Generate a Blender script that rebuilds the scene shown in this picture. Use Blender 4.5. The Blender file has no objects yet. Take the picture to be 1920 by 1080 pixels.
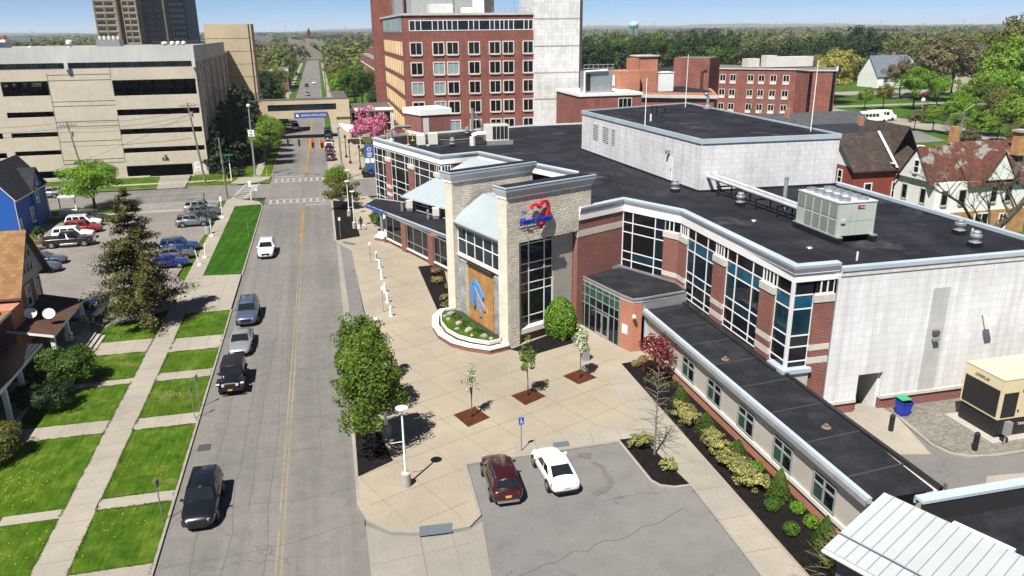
import bpy, bmesh, math, random
import numpy as np
from mathutils import Vector, Matrix
random.seed(11)
rng = np.random.default_rng(11)
SC = bpy.context.scene
COL = SC.collection
R = math.radians

# ------------------------------------------------------------------ colours and materials
def lin(r, g, b, k=1.0):
    f = lambda c: ((c/255)/12.92 if c/255 <= .04045 else ((c/255+.055)/1.055)**2.4)
    return (f(r)*k, f(g)*k, f(b)*k, 1)
MATS = {}
def nodes(name):
    m = bpy.data.materials.new(name); m.use_nodes = True
    nt = m.node_tree; nt.nodes.clear()
    out = nt.nodes.new('ShaderNodeOutputMaterial'); b = nt.nodes.new('ShaderNodeBsdfPrincipled')
    nt.links.new(b.outputs[0], out.inputs[0])
    return m, nt, b
def N(nt, t, **kw):
    n = nt.nodes.new('ShaderNode'+t)
    for k, v in kw.items():
        if k in n.inputs.keys(): n.inputs[k].default_value = v
        else: setattr(n, k, v)
    return n
def coords(nt, kind='Object', stretch=(1, 1, 1), rot=0):
    tc = N(nt, 'TexCoord'); mp = N(nt, 'Mapping')
    mp.inputs['Scale'].default_value = stretch; mp.inputs['Rotation'].default_value = (0, 0, rot)
    if kind == 'World':
        g = N(nt, 'NewGeometry'); nt.links.new(g.outputs['Position'], mp.inputs[0])
    else: nt.links.new(tc.outputs[kind], mp.inputs[0])
    return mp.outputs[0]
def ramp(nt, fac, stops):
    r = N(nt, 'ValToRGB'); e = r.color_ramp.elements
    while len(e) < len(stops): e.new(.5)
    for el, (p, c) in zip(e, stops): el.position = p; el.color = c
    nt.links.new(fac, r.inputs[0]); return r.outputs[0]
def mixc(nt, a, b, fac, mode='MIX'):
    m = nt.nodes.new('ShaderNodeMix'); m.data_type = 'RGBA'; m.blend_type = mode
    for s, v in ((6, a), (7, b), (0, fac)):
        if hasattr(v, 'is_linked') or isinstance(v, bpy.types.NodeSocket): nt.links.new(v, m.inputs[s])
        else: m.inputs[s].default_value = v
    return m.outputs[2]
def noise(nt, vec, scale, detail=4, rough=.55, dist=0):
    n = N(nt, 'TexNoise', Scale=scale, Detail=detail, Roughness=rough, Distortion=dist)
    nt.links.new(vec, n.inputs['Vector']); return n.outputs[0]
def bump(nt, b, h, strength=.3, dist=.05):
    n = N(nt, 'Bump', Strength=strength, Distance=dist); nt.links.new(h, n.inputs['Height']); nt.links.new(n.outputs[0], b.inputs['Normal'])
def mul(c, k): return (c[0]*k, c[1]*k, c[2]*k, 1)
def M(name, col, rough=.75, spec=.3, metal=0., var=.18, scale=1.5, big=.15, bscale=.12, coord='World', stretch=(1, 1, 1), bmp=0., coat=0., spots=None):
    """weathered plain surface: two scales of noise over one colour"""
    if name in MATS: return MATS[name]
    m, nt, b = nodes(name)
    v = coords(nt, coord, stretch)
    n1 = noise(nt, v, scale, 5, .65)
    c = ramp(nt, n1, [(.3, mul(col, 1-var)), (.7, mul(col, 1+var*.6))])
    n2 = noise(nt, v, bscale, 3)
    c = mixc(nt, c, ramp(nt, n2, [(.3, (1-big,)*3+(1,)), (.7, (1+big*.4,)*3+(1,))]), 1., 'MULTIPLY')
    if spots:
        n3 = noise(nt, v, spots[0], 6, .7)
        c = mixc(nt, c, spots[1], ramp(nt, n3, [(spots[2], (0, 0, 0, 1)), (spots[2]+.1, (1, 1, 1, 1))]))
    nt.links.new(c, b.inputs['Base Color'])
    b.inputs['Roughness'].default_value = rough; b.inputs['Metallic'].default_value = metal
    b.inputs['Specular IOR Level'].default_value = spec
    if coat: b.inputs['Coat Weight'].default_value = coat; b.inputs['Coat Roughness'].default_value = .05
    if bmp: bump(nt, b, n1, bmp, .05)
    MATS[name] = m; return m
def plain(name, col, rough=.5, spec=.4, metal=0., coat=0., emit=None):
    if name in MATS: return MATS[name]
    m, nt, b = nodes(name)
    b.inputs['Base Color'].default_value = col; b.inputs['Roughness'].default_value = rough
    b.inputs['Specular IOR Level'].default_value = spec; b.inputs['Metallic'].default_value = metal
    if coat: b.inputs['Coat Weight'].default_value = coat; b.inputs['Coat Roughness'].default_value = .04
    if emit: b.inputs['Emission Color'].default_value = emit[0]; b.inputs['Emission Strength'].default_value = emit[1]
    MATS[name] = m; return m
def brick(name, c1, c2, mortar, w=.3, h=.1, ms=.018, offset=.5, rough=.85, big=.2, bmp=.2, bscale=.3, streak=0):
    """coursed units laid out in metres along each wall (UV = metres)"""
    if name in MATS: return MATS[name]
    m, nt, b = nodes(name)
    tc = N(nt, 'TexCoord'); v = tc.outputs['UV']
    t = N(nt, 'TexBrick', offset=offset, Scale=1., **{'Brick Width': w, 'Row Height': h, 'Mortar Size': ms, 'Mortar Smooth': .2, 'Bias': 0.})
    t.inputs['Color1'].default_value = c1; t.inputs['Color2'].default_value = c2; t.inputs['Mortar'].default_value = mortar
    nt.links.new(v, t.inputs['Vector'])
    c = t.outputs['Color']
    n2 = noise(nt, v, bscale, 5, .6)
    c = mixc(nt, c, ramp(nt, n2, [(.3, (1-big,)*3+(1,)), (.7, (1+big*.5,)*3+(1,))]), 1., 'MULTIPLY')
    if streak:
        mp = N(nt, 'Mapping'); mp.inputs['Scale'].default_value = (1.2, .08, 1); nt.links.new(v, mp.inputs[0])
        n3 = noise(nt, mp.outputs[0], 1.5, 4)
        c = mixc(nt, c, ramp(nt, n3, [(.35, (1-streak,)*3+(1,)), (.6, (1, 1, 1, 1))]), 1., 'MULTIPLY')
    nt.links.new(c, b.inputs['Base Color']); b.inputs['Roughness'].default_value = rough
    b.inputs['Specular IOR Level'].default_value = .25
    if bmp: bump(nt, b, t.outputs['Fac'], -bmp, .02)
    MATS[name] = m; return m
def stripes(name, c1, c2, period, duty=.85, axis='u', rough=.5, spec=.35, metal=0, big=.08, bmp=.3):
    """siding laps, roof ribs, louvres: narrow dark lines every `period` metres"""
    if name in MATS: return MATS[name]
    m, nt, b = nodes(name)
    tc = N(nt, 'TexCoord'); s = N(nt, 'SeparateXYZ'); nt.links.new(tc.outputs['UV'], s.inputs[0])
    d = N(nt, 'Math', operation='DIVIDE'); d.inputs[1].default_value = period; nt.links.new(s.outputs[0 if axis == 'u' else 1], d.inputs[0])
    f = N(nt, 'Math', operation='FRACT'); nt.links.new(d.outputs[0], f.inputs[0])
    c = ramp(nt, f.outputs[0], [(0, c1), (max(.01, duty-.06), c1), (duty, c2), (1, c2)])
    n2 = noise(nt, tc.outputs['UV'], .5, 4)
    c = mixc(nt, c, ramp(nt, n2, [(.3, (1-big,)*3+(1,)), (.7, (1+big*.5,)*3+(1,))]), 1., 'MULTIPLY')
    nt.links.new(c, b.inputs['Base Color']); b.inputs['Roughness'].default_value = rough
    b.inputs['Specular IOR Level'].default_value = spec; b.inputs['Metallic'].default_value = metal
    if bmp: bump(nt, b, f.outputs[0], bmp, .03)
    MATS[name] = m; return m
def leafmat(name, dark, light, transl=.35, scale=.5, extra=None, attr=False):
    if name in MATS: return MATS[name]
    dark, light = mul(dark, 1.25), mul(light, 1.4)
    m = bpy.data.materials.new(name); m.use_nodes = True; nt = m.node_tree; nt.nodes.clear()
    out = nt.nodes.new('ShaderNodeOutputMaterial')
    v = coords(nt, 'World'); n1 = noise(nt, v, scale, 4, .6)
    g = N(nt, 'NewGeometry')
    ad = N(nt, 'Math', operation='MULTIPLY_ADD'); nt.links.new(g.outputs['Random Per Island'], ad.inputs[0]); ad.inputs[1].default_value = .5
    sc = N(nt, 'Math', operation='MULTIPLY_ADD'); nt.links.new(n1, sc.inputs[0]); sc.inputs[1].default_value = 1.1; sc.inputs[2].default_value = -.3
    nt.links.new(sc.outputs[0], ad.inputs[2])
    if attr: tint = N(nt, 'Attribute', attribute_name='tint').outputs['Color']
    c = ramp(nt, ad.outputs[0], [(.15, dark), (.85, light)] + ([(.97, extra)] if extra else []))
    oi = N(nt, 'ObjectInfo'); h = N(nt, 'HueSaturation'); mr = N(nt, 'MapRange'); mr.inputs[3].default_value = .8; mr.inputs[4].default_value = 1.15
    nt.links.new(oi.outputs['Random'], mr.inputs[0]); nt.links.new(mr.outputs[0], h.inputs['Value']); nt.links.new(c, h.inputs['Color'])
    c = h.outputs[0]
    if attr: c = mixc(nt, c, tint, 1., 'MULTIPLY')
    d = N(nt, 'BsdfPrincipled', Roughness=.6); d.inputs['Specular IOR Level'].default_value = .25; t = N(nt, 'BsdfTranslucent')
    nt.links.new(c, d.inputs['Base Color']); nt.links.new(c, t.inputs[0])
    mx = N(nt, 'MixShader'); mx.inputs[0].default_value = transl
    nt.links.new(d.outputs[0], mx.inputs[1]); nt.links.new(t.outputs[0], mx.inputs[2]); nt.links.new(mx.outputs[0], out.inputs[0])
    MATS[name] = m; return m

# ------------------------------------------------------------------ objects
ORG = {}
def thing(name, label, cat, loc=(0, 0, 0), group=None, rz=0):
    o = bpy.data.objects.new(name, None); o.empty_display_size = .3
    o.location = loc; o.rotation_euler = (0, 0, rz); COL.objects.link(o)
    o['label'] = label; o['category'] = cat
    if group: o['group'] = group
    ORG[o.name] = Vector((0, 0, 0)) if rz else Vector(loc)
    return o
def tag(o, label, cat, group=None):
    o['label'] = label; o['category'] = cat
    if group: o['group'] = group
    return o
class Fr:
    """vertical working plane: u along p0->p1, v to the left of it (inwards), z up"""
    def __init__(s, p0, p1):
        s.o = Vector((p0[0], p0[1], 0)); d = Vector((p1[0]-p0[0], p1[1]-p0[1], 0)); s.L = d.length; s.e = d/s.L; s.n = Vector((-s.e.y, s.e.x, 0))
    def __call__(s, u, v, z): return s.o+s.e*u+s.n*v+Vector((0, 0, z))
WORLD = Fr((0, 0), (1, 0))
class MB:
    def __init__(s): s.v = []; s.f = []; s.m = []
    def add(s, vs, fs, m=0):
        n = len(s.v); s.v += [Vector(p) for p in vs]; s.f += [[i+n for i in f] for f in fs]; s.m += [m]*len(fs)
    def fbox(s, F, u0, u1, v0, v1, z0, z1, m=0, mt=None):
        P = [F(u, v, z) for z in (z0, z1) for u, v in ((u0, v0), (u1, v0), (u1, v1), (u0, v1))]
        s.add(P, [[3, 2, 1, 0], [0, 1, 5, 4], [1, 2, 6, 5], [2, 3, 7, 6], [3, 0, 4, 7]], m)
        s.add(P[4:], [[0, 1, 2, 3]], m if mt is None else mt)
    def box(s, x0, x1, y0, y1, z0, z1, m=0, mt=None): s.fbox(WORLD, x0, x1, y0, y1, z0, z1, m, mt)
    def prism(s, poly, z0, z1, m=0, mt=None, bottom=True):
        a = sum(p[0]*q[1]-q[0]*p[1] for p, q in zip(poly, poly[1:]+poly[:1]))
        if a < 0: poly = poly[::-1]
        n = len(poly); lo = [(p[0], p[1], z0) for p in poly]; hi = [(p[0], p[1], z1) for p in poly]
        s.add(lo+hi, [[i, (i+1) % n, n+(i+1) % n, n+i] for i in range(n)], m)
        s.add(hi, [list(range(n))], m if mt is None else mt)
        if bottom: s.add(lo, [list(range(n))[::-1]], m)
    def sheet(s, poly, z, m=0):
        a = sum(p[0]*q[1]-q[0]*p[1] for p, q in zip(poly, poly[1:]+poly[:1]))
        if a < 0: poly = poly[::-1]
        s.add([(p[0], p[1], z) for p in poly], [list(range(len(poly)))], m)
    def strip(s, pts, w, z0, z1, m=0, closed=False):
        pts = [Vector((p[0], p[1], 0)) for p in pts]
        k = len(pts)
        L = []; Rr = []
        for i in range(k):
            a = pts[i-1] if (i or closed) else pts[i]; b = pts[(i+1) % k] if (i < k-1 or closed) else pts[i]
            d1 = (pts[i]-a); d2 = (b-pts[i]); d = (d1.normalized() if d1.length else d2.normalized())+(d2.normalized() if d2.length else d1.normalized())
            d.normalize(); nn = Vector((-d.y, d.x, 0)); dd = (d2 if d2.length else d1).normalized(); c = max(.5, abs(d.dot(dd)))
            L.append(pts[i]+nn*w/2/c); Rr.append(pts[i]-nn*w/2/c)
        rngk = range(k if closed else k-1)
        for i in rngk:
            j = (i+1) % k
            P = [Vector((q.x, q.y, z)) for z in (z0, z1) for q in (Rr[i], Rr[j], L[j], L[i])]
            fs = [[4, 5, 6, 7]]
            if z1 > z0:
                fs += [[0, 1, 5, 4], [2, 3, 7, 6]]
                if not closed and i == 0: fs.append([3, 0, 4, 7])
                if not closed and i == k-2: fs.append([1, 2, 6, 5])
            else: P = P[4:]; fs = [[0, 1, 2, 3]]
            s.add(P, fs, m)
    def cyl(s, p0, p1, r0, r1=None, n=10, m=0, caps=True):
        p0 = Vector(p0); p1 = Vector(p1); r1 = r0 if r1 is None else r1
        d = (p1-p0).normalized(); a = d.orthogonal().normalized(); b = d.cross(a)
        P = [p+a*r*math.cos(t)+b*r*math.sin(t) for p, r in ((p0, r0), (p1, r1)) for t in [2*math.pi*i/n for i in range(n)]]
        fs = [[i, (i+1) % n, n+(i+1) % n, n+i] for i in range(n)]
        if caps: fs += [list(range(n))[::-1], list(range(n, 2*n))]
        s.add(P, fs, m)
    def tube(s, pts, r, n=6, m=0, r1=None):
        pts = [Vector(p) for p in pts]; k = len(pts)-1
        for i in range(k):
            ra = r if r1 is None else r+(r1-r)*i/k; rb = r if r1 is None else r+(r1-r)*(i+1)/k
            s.cyl(pts[i], pts[i+1], ra, rb, n, m, caps=(i in (0, k-1)))
    def lathe(s, c, prof, n=16, m=0):
        c = Vector(c); P = [c+Vector((r*math.cos(2*math.pi*i/n), r*math.sin(2*math.pi*i/n), z)) for r, z in prof for i in range(n)]
        fs = [[k*n+i, k*n+(i+1) % n, (k+1)*n+(i+1) % n, (k+1)*n+i] for k in range(len(prof)-1) for i in range(n)]
        fs += [list(range(n))[::-1], list(range((len(prof)-1)*n, len(prof)*n))]
        s.add(P, fs, m)
    def build(s, name, mats, parent=None, loc=None, smooth=False, kind=None, uv=True):
        if not isinstance(mats, (list, tuple)): mats = [mats]
        org = ORG[parent.name] if parent is not None else Vector(loc or (0, 0, 0))
        me = bpy.data.meshes.new(name)
        me.from_pydata([tuple(v-org) for v in s.v], [], s.f)
        for q in mats: me.materials.append(q)
        me.polygons.foreach_set('material_index', s.m)
        if smooth: me.polygons.foreach_set('use_smooth', [True]*len(s.f))
        if uv:
            ul = me.uv_layers.new(name='UVMap'); co = []
            for f in s.f:
                nx = ny = nz = 0.
                for i in range(len(f)):
                    a = s.v[f[i]]; b = s.v[f[(i+1) % len(f)]]
                    nx += (a.y-b.y)*(a.z+b.z); ny += (a.z-b.z)*(a.x+b.x); nz += (a.x-b.x)*(a.y+b.y)
                h = math.hypot(nx, ny)
                if abs(nz) > 3*h or h < 1e-9: co += [c for i in f for c in (s.v[i].x, s.v[i].y)]
                else:
                    tx, ty = -ny/h, nx/h; L = math.sqrt(h*h+nz*nz); sl = L/h
                    co += [c for i in f for c in (s.v[i].x*tx+s.v[i].y*ty, s.v[i].z*sl)]
            ul.data.foreach_set('uv', co)
        me.update()
        o = bpy.data.objects.new(name, me); COL.objects.link(o)
        if parent is not None: o.parent = parent
        else: o.location = org
        ORG[o.name] = org
        if kind: o['kind'] = kind
        return o
def struct(name, mb, m): return mb.build(name, m, kind='structure')
def text(body, pos, right, size, m, name, parent=None, up=(0, 0, 1), depth=.03, center=True, width=None, loc=None, bold=0):
    cu = bpy.data.curves.new('t', 'FONT'); cu.body = body; cu.size = size; cu.extrude = depth/2; cu.resolution_u = 3; cu.offset = bold
    cu.align_x = 'CENTER' if center else 'LEFT'
    o = bpy.data.objects.new('t', cu); COL.objects.link(o); bpy.context.view_layer.update()
    me = bpy.data.meshes.new_from_object(o.evaluated_get(bpy.context.evaluated_depsgraph_get()))
    COL.objects.unlink(o); bpy.data.objects.remove(o)
    r = Vector(right).normalized(); u = Vector(up).normalized(); n = r.cross(u)
    k = 1.
    if width: xs = [v.co.x for v in me.vertices]; k = width/(max(xs)-min(xs))
    org = ORG[parent.name] if parent is not None else Vector(loc or pos)
    for v in me.vertices: v.co = Vector(pos)+r*v.co.x*k+u*v.co.y+n*v.co.z-org
    me.materials.clear(); me.materials.append(m); me.name = name
    o = bpy.data.objects.new(name, me); COL.objects.link(o); ORG[o.name] = org
    if parent is not None: o.parent = parent
    else: o.location = org
    return o
def copy_tree(o, parent=None):
    c = o.copy(); COL.objects.link(c)
    if parent is not None: c.parent = parent
    for ch in list(o.children): copy_tree(ch, c)
    return c

# ------------------------------------------------------------------ palette
KH, KV = .48, .9
asphalt = None
m_white = M('white_paint', (.74, .74, .73, 1), .5, var=.06)
m_offwhite = M('off_white_paint', (.62, .6, .55, 1), .6, var=.08)
m_grey = M('grey_metal', (.3, .32, .34, 1), .45, metal=.3, var=.1)
m_galv = M('galvanised_metal', (.45, .46, .47, 1), .4, metal=.6, var=.15)
m_chrome = plain('bright_metal', (.7, .7, .7, 1), .2, metal=1.)
m_black = plain('black_rubber', (.012, .012, .013, 1), .7)
m_blackgloss = plain('black_plastic', (.015, .015, .016, 1), .35)
m_glass = plain('dark_glass', (.006, .007, .009, 1), .06, .35)
m_glassblue = plain('dark_blue_glass', (.006, .014, .022, 1), .06, .5)
m_bluepane = M('blue_blind_glass', (.01, .085, .15, 1), .1, .5, var=.35, scale=.8)
m_teal = M('teal_blind_glass', (.008, .035, .055, 1), .1, .5, var=.5, scale=.7)
m_greenglass = M('green_spandrel_glass', (.035, .075, .055, 1), .1, .5, var=.25, scale=.9)
m_palecurt = M('pale_curtain_behind_glass', (.25, .32, .33, 1), .3, .5, var=.2)
m_roof = None
m_wood = M('weathered_wood', (.17, .14, .11, 1), .85, var=.35, scale=4, stretch=(3, 3, .4))
m_pole = M('pole_wood', (.2, .17, .14, 1), .9, var=.3, scale=3, stretch=(3, 3, .3))
m_conc = M('cast_concrete', (.36, .34, .3, 1), .9, var=.12, scale=2, bmp=.1)
m_limestone = M('limestone', (.55, .52, .46, 1), .85, var=.14, scale=2.5)
m_sill = M('pale_sill', (.68, .64, .57, 1), .7, var=.08)
m_red_brick = brick('red_brick', (.23, .06, .045, 1), (.16, .04, .032, 1), (.3, .22, .19, 1), .32, .11, .014)
m_orange_brick = brick('orange_brick', (.42, .135, .075, 1), (.34, .1, .055, 1), (.45, .3, .22, 1), .3, .11, .016)
m_bark = M('bark', (.09, .07, .055, 1), .95, var=.3, scale=6)
m_barkgrey = M('grey_bark', (.17, .15, .13, 1), .95, var=.3, scale=6)
# ------------------------------------------------------------------ ground surfaces
def groundmat(name, tones, scales=(7, .9, .09), rough=.9, streak=None, cracks=0, bmp=.15, spot=None, bands=None, grain=.15):
    m, nt, b = nodes(name)
    v = coords(nt, 'World')
    c = ramp(nt, noise(nt, v, scales[1], 6, .65, .3), [(.3, tones[0]), (.5, tones[1]), (.72, tones[2])])
    n1 = noise(nt, v, scales[0], 3, .7)
    c = mixc(nt, c, ramp(nt, n1, [(.25, (1-grain,)*3+(1,)), (.75, (1+grain*.75,)*3+(1,))]), 1., 'MULTIPLY')
    c = mixc(nt, c, ramp(nt, noise(nt, v, scales[2], 4), [(.3, (.84, .84, .85, 1)), (.7, (1.1, 1.09, 1.07, 1))]), 1., 'MULTIPLY')
    if streak:
        vs = coords(nt, 'World', streak[0]); c = mixc(nt, c, ramp(nt, noise(nt, vs, 1., 4, .5), [(.3, (1-streak[1],)*3+(1,)), (.65, (1+streak[1]*.5,)*3+(1,))]), 1., 'MULTIPLY')
    if spot:
        f = ramp(nt, noise(nt, v, spot[0], 6, .7), [(spot[2], (0, 0, 0, 1)), (spot[2]+.12, (1, 1, 1, 1))]); c = mixc(nt, c, spot[1], f)
    if bands:
        vb = coords(nt, 'World', (1, 1, 1), bands[0]); w = N(nt, 'TexWave', Scale=bands[1], Distortion=1.2, Detail=2.); nt.links.new(vb, w.inputs[0])
        c = mixc(nt, c, ramp(nt, w.outputs['Fac'], [(.3, (1-bands[2],)*3+(1,)), (.7, (1+bands[2],)*3+(1,))]), 1., 'MULTIPLY')
    if cracks:
        vd = N(nt, 'TexVoronoi', feature='DISTANCE_TO_EDGE', Scale=cracks)
        dn = N(nt, 'TexNoise', Scale=.8, Detail=4.); nt.links.new(v, dn.inputs[0])
        va = N(nt, 'VectorMath', operation='MULTIPLY_ADD'); va.inputs[1].default_value = (2.2, 2.2, 2.2)
        nt.links.new(dn.outputs[1], va.inputs[0]); nt.links.new(v, va.inputs[2]); nt.links.new(va.outputs[0], vd.inputs['Vector'])
        ln = ramp(nt, vd.outputs[0], [(0, (1, 1, 1, 1)), (.002, (1, 1, 1, 1)), (.005, (0, 0, 0, 1))])
        mk = ramp(nt, noise(nt, v, .11, 2), [(.46, (0, 0, 0, 1)), (.6, (1, 1, 1, 1))])
        f = mixc(nt, ln, mk, 1., 'MULTIPLY'); c = mixc(nt, c, mul(tones[0], .68), f)
    nt.links.new(c, b.inputs['Base Color']); b.inputs['Roughness'].default_value = max(rough, .85); b.inputs['Specular IOR Level'].default_value = .07
    if bmp: bump(nt, b, n1, bmp, .04)
    MATS[name] = m; return m
def T3(r, g, b, k, d=.12): c = lin(r, g, b, k); return (mul(c, 1-d), c, mul(c, 1+d*.8))
g_street = groundmat('worn_asphalt', T3(156, 153, 149, KH), (9, 1.1, .05), streak=((.9, .02, 1), .13), cracks=.13)
g_lot = groundmat('parking_asphalt', T3(158, 156, 153, KH, .1), (9, .8, .07), cracks=.1, spot=(.35, lin(118, 112, 108, KH), .66))
g_lot_left = groundmat('dusty_lot_asphalt', T3(172, 165, 158, KH, .13), (7, .5, .06), cracks=.12, spot=(.3, lin(140, 134, 130, KH), .6))
g_plaza = groundmat('warm_concrete', T3(204, 193, 172, KH, .06), (8, .6, .12), rough=.85, spot=(.25, lin(204, 186, 154, KH), .6), bmp=.04)
g_walk = groundmat('pale_concrete', T3(202, 194, 180, KH, .08), (8, .7, .15), rough=.85, spot=(.5, lin(170, 162, 148, KH), .63), bmp=.06)
g_walk2 = groundmat('grey_concrete', T3(190, 184, 174, KH, .08), (8, .7, .12), rough=.85, bmp=.06)
g_kerb = groundmat('kerb_concrete', T3(196, 190, 180, KH, .1), (8, 1, .2), bmp=.06)
g_lawn = groundmat('lawn', (lin(66, 104, 18, KH), lin(92, 130, 32, KH), lin(134, 152, 58, KH)), (16, .7, .13), bmp=.6, spot=(.2, lin(158, 152, 92, KH), .58), streak=((5, .6, 1), .3), grain=.4)
g_lawn_mown = groundmat('mown_lawn', (lin(48, 98, 18, KH), lin(64, 114, 26, KH), lin(84, 128, 38, KH)), (16, .6, .15), bmp=.6, bands=(R(6), .28, .1), streak=((6, .5, 1), .25), grain=.3)
g_mulch = groundmat('black_mulch', (lin(30, 28, 30, KH), lin(42, 39, 40, KH), lin(60, 54, 52, KH)), (20, 3, .5), bmp=.8, grain=.35)
g_redmulch = groundmat('red_mulch', (lin(92, 52, 36, KH), lin(114, 66, 46, KH), lin(138, 86, 62, KH)), (20, 3, .5), bmp=.8, grain=.35)
g_gravel = groundmat('grey_gravel', (lin(130, 126, 118, KH), lin(165, 160, 150, KH), lin(195, 190, 182, KH)), (14, 4, .3), bmp=.8, spot=(.45, lin(96, 108, 54, KH), .6), grain=.35)
g_far = groundmat('far_ground', (lin(70, 86, 44, KH), lin(98, 104, 66, KH), lin(128, 122, 92, KH)), (.5, .05, .006), bmp=0)
g_field = groundmat('park_lawn', (lin(66, 108, 30, KH), lin(84, 126, 40, KH), lin(108, 142, 58, KH)), (2, .2, .03), bmp=.2)
m_yellow = M('yellow_road_paint', lin(206, 168, 92, KH), .8, var=.4, scale=2.5, big=.2)
m_yellow_old = M('faded_yellow_paint', lin(186, 172, 140, KH), .85, var=.25, scale=2.5)
m_roadwhite = M('white_road_paint', lin(215, 214, 210, KH), .8, var=.25, scale=2.5)
m_joint = plain('saw_cut_joint', lin(163, 150, 128, KH), .95, .1)  # joints are simply a darker tan than the paving
m_crack = plain('tarred_crack', lin(130, 127, 123, KH), .95, .1)
m_joint_dark = plain('dark_joint', lin(88, 80, 70, KH), .95, .1)
m_bluegrey = M('tactile_plate', lin(128, 142, 152, KH), .8, var=.15, scale=5)

RZ = -.12     # road surface, one kerb below the pavements
def sheet(name, polys, z, m):
    b = MB()
    for p in polys: b.sheet(p, z)
    return struct(name, b, m)
def rect(x0, x1, y0, y1): return [(x0, y0), (x1, y0), (x1, y1), (x0, y1)]

b = MB(); q = 14000
b.sheet([(-q, -300), (q, -300), (q, q), (-q, q)], -.3); struct('ground', b, g_far)
sheet('street', [rect(-10.15, .35, 5, 760)], RZ, g_street)
sheet('cross_street', [rect(-170, -10.15, 130, 142.6), rect(.35, 44, 126.5, 141)], RZ-.001, g_street)
sheet('parking_bay', [[(.35, 63.5), (2.4, 67), (2.2, 72.3), (2.07, 93.2), (.35, 97.5)]], RZ+.003, g_lot)
sheet('pavement_seam', [[(.3, 64), (.95, 64), (.75, 96), (.35, 97.3), (.3, 97.3)]], RZ+.008, g_walk2)
# plaza and its pavements, with the kerb faces falling to the street
plaza_edge = [(.15, 46.6), (.13, 42), (.1, 38.8), (.54, 37.14), (1.72, 35.8), (4.08, 35.12), (5.85, 35.28), (6.6, 36.1), (6.75, 41.5), (16.92, 41.74),
              (17.1, 36.9), (17.5, 36.2), (18.17, 35.93), (19.23, 35.89), (19.02, 27.7), (18.7, 14)]
b = MB(); b.prism(plaza_edge+[(24.8, 14), (24.8, 57), (23.6, 64), (13.6, 98), (8.4, 113), (6, 126), (.15, 126), (.15, 98.7), (.4, 97.6), (2.07, 93.2), (2.35, 72.3), (2.61, 66.8), (.5, 63.7), (.15, 63.5)], -.3, 0)
b.prism([(.15, 141.4), (9, 141.4), (9, 200), (.15, 200)], -.3, 0)
struct('plaza_paving', b, g_plaza)
sheet('cross_walk_paving', [[(10.3, 43.4), (18.8, 44.05), (18.55, 41.9), (10.0, 41.75)], [(18.55, 41.9), (19.25, 35.9), (19.05, 27.7), (18.7, 14), (21.0, 14), (21.1, 28.4), (21.35, 41.6), (21.4, 53), (19.6, 50.4), (18.8, 44.05)]], .004, g_walk)
b = MB()
b.strip(plaza_edge, .16, -.2, .006)
b.strip([(.15, 98.7), (.4, 97.6), (2.07, 93.2), (2.35, 72.3), (2.61, 66.8), (.5, 63.7), (.15, 63.5), (.15, 46.6)], .16, -.2, .006)
b.strip([(.15, 126), (.15, 98.7)], .16, -.2, .006); b.strip([(6, 126), (.15, 126)], .16, -.2, .005)
b.strip([(.15, 142), (.15, 330)], .16, -.2, .006)
b.strip([(-10.2, 5), (-10.2, 74.9)], .15, -.2, .006); b.strip([(-10.2, 86.7), (-10.2, 122.5), (-10.7, 125.4), (-12, 127.5), (-16, 129.2), (-30, 129.4)], .15, -.2, .006)
b.strip([(-10.2, 330), (-10.2, 150), (-10.8, 146.5), (-12.4, 144.2), (-17, 142.7), (-24, 142.9)], .15, -.2, .006); b.strip([(-29, 143.5), (-60, 143)], .15, -.2, .006)
struct('kerb', b, g_kerb)
sheet('parking_lot', [[(.35, 5), (18.8, 5), (19.2, 36), (17.3, 37), (17, 41.9), (6.6, 41.6), (6.9, 36), (3.1, 34.9), (.35, 36.8)]], RZ+.002, g_lot)
sheet('lot_base', [[(.4, 20), (18.6, 20), (18.6, 43), (.4, 43)]], RZ-.005, g_lot)
sheet('driveway_apron', [[(.4, 36.8), (.5, 20), (5.2, 20), (6.6, 35.6), (5.8, 35), (4, 34.9), (1.7, 35.6)]], RZ+.012, g_walk2)
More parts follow.
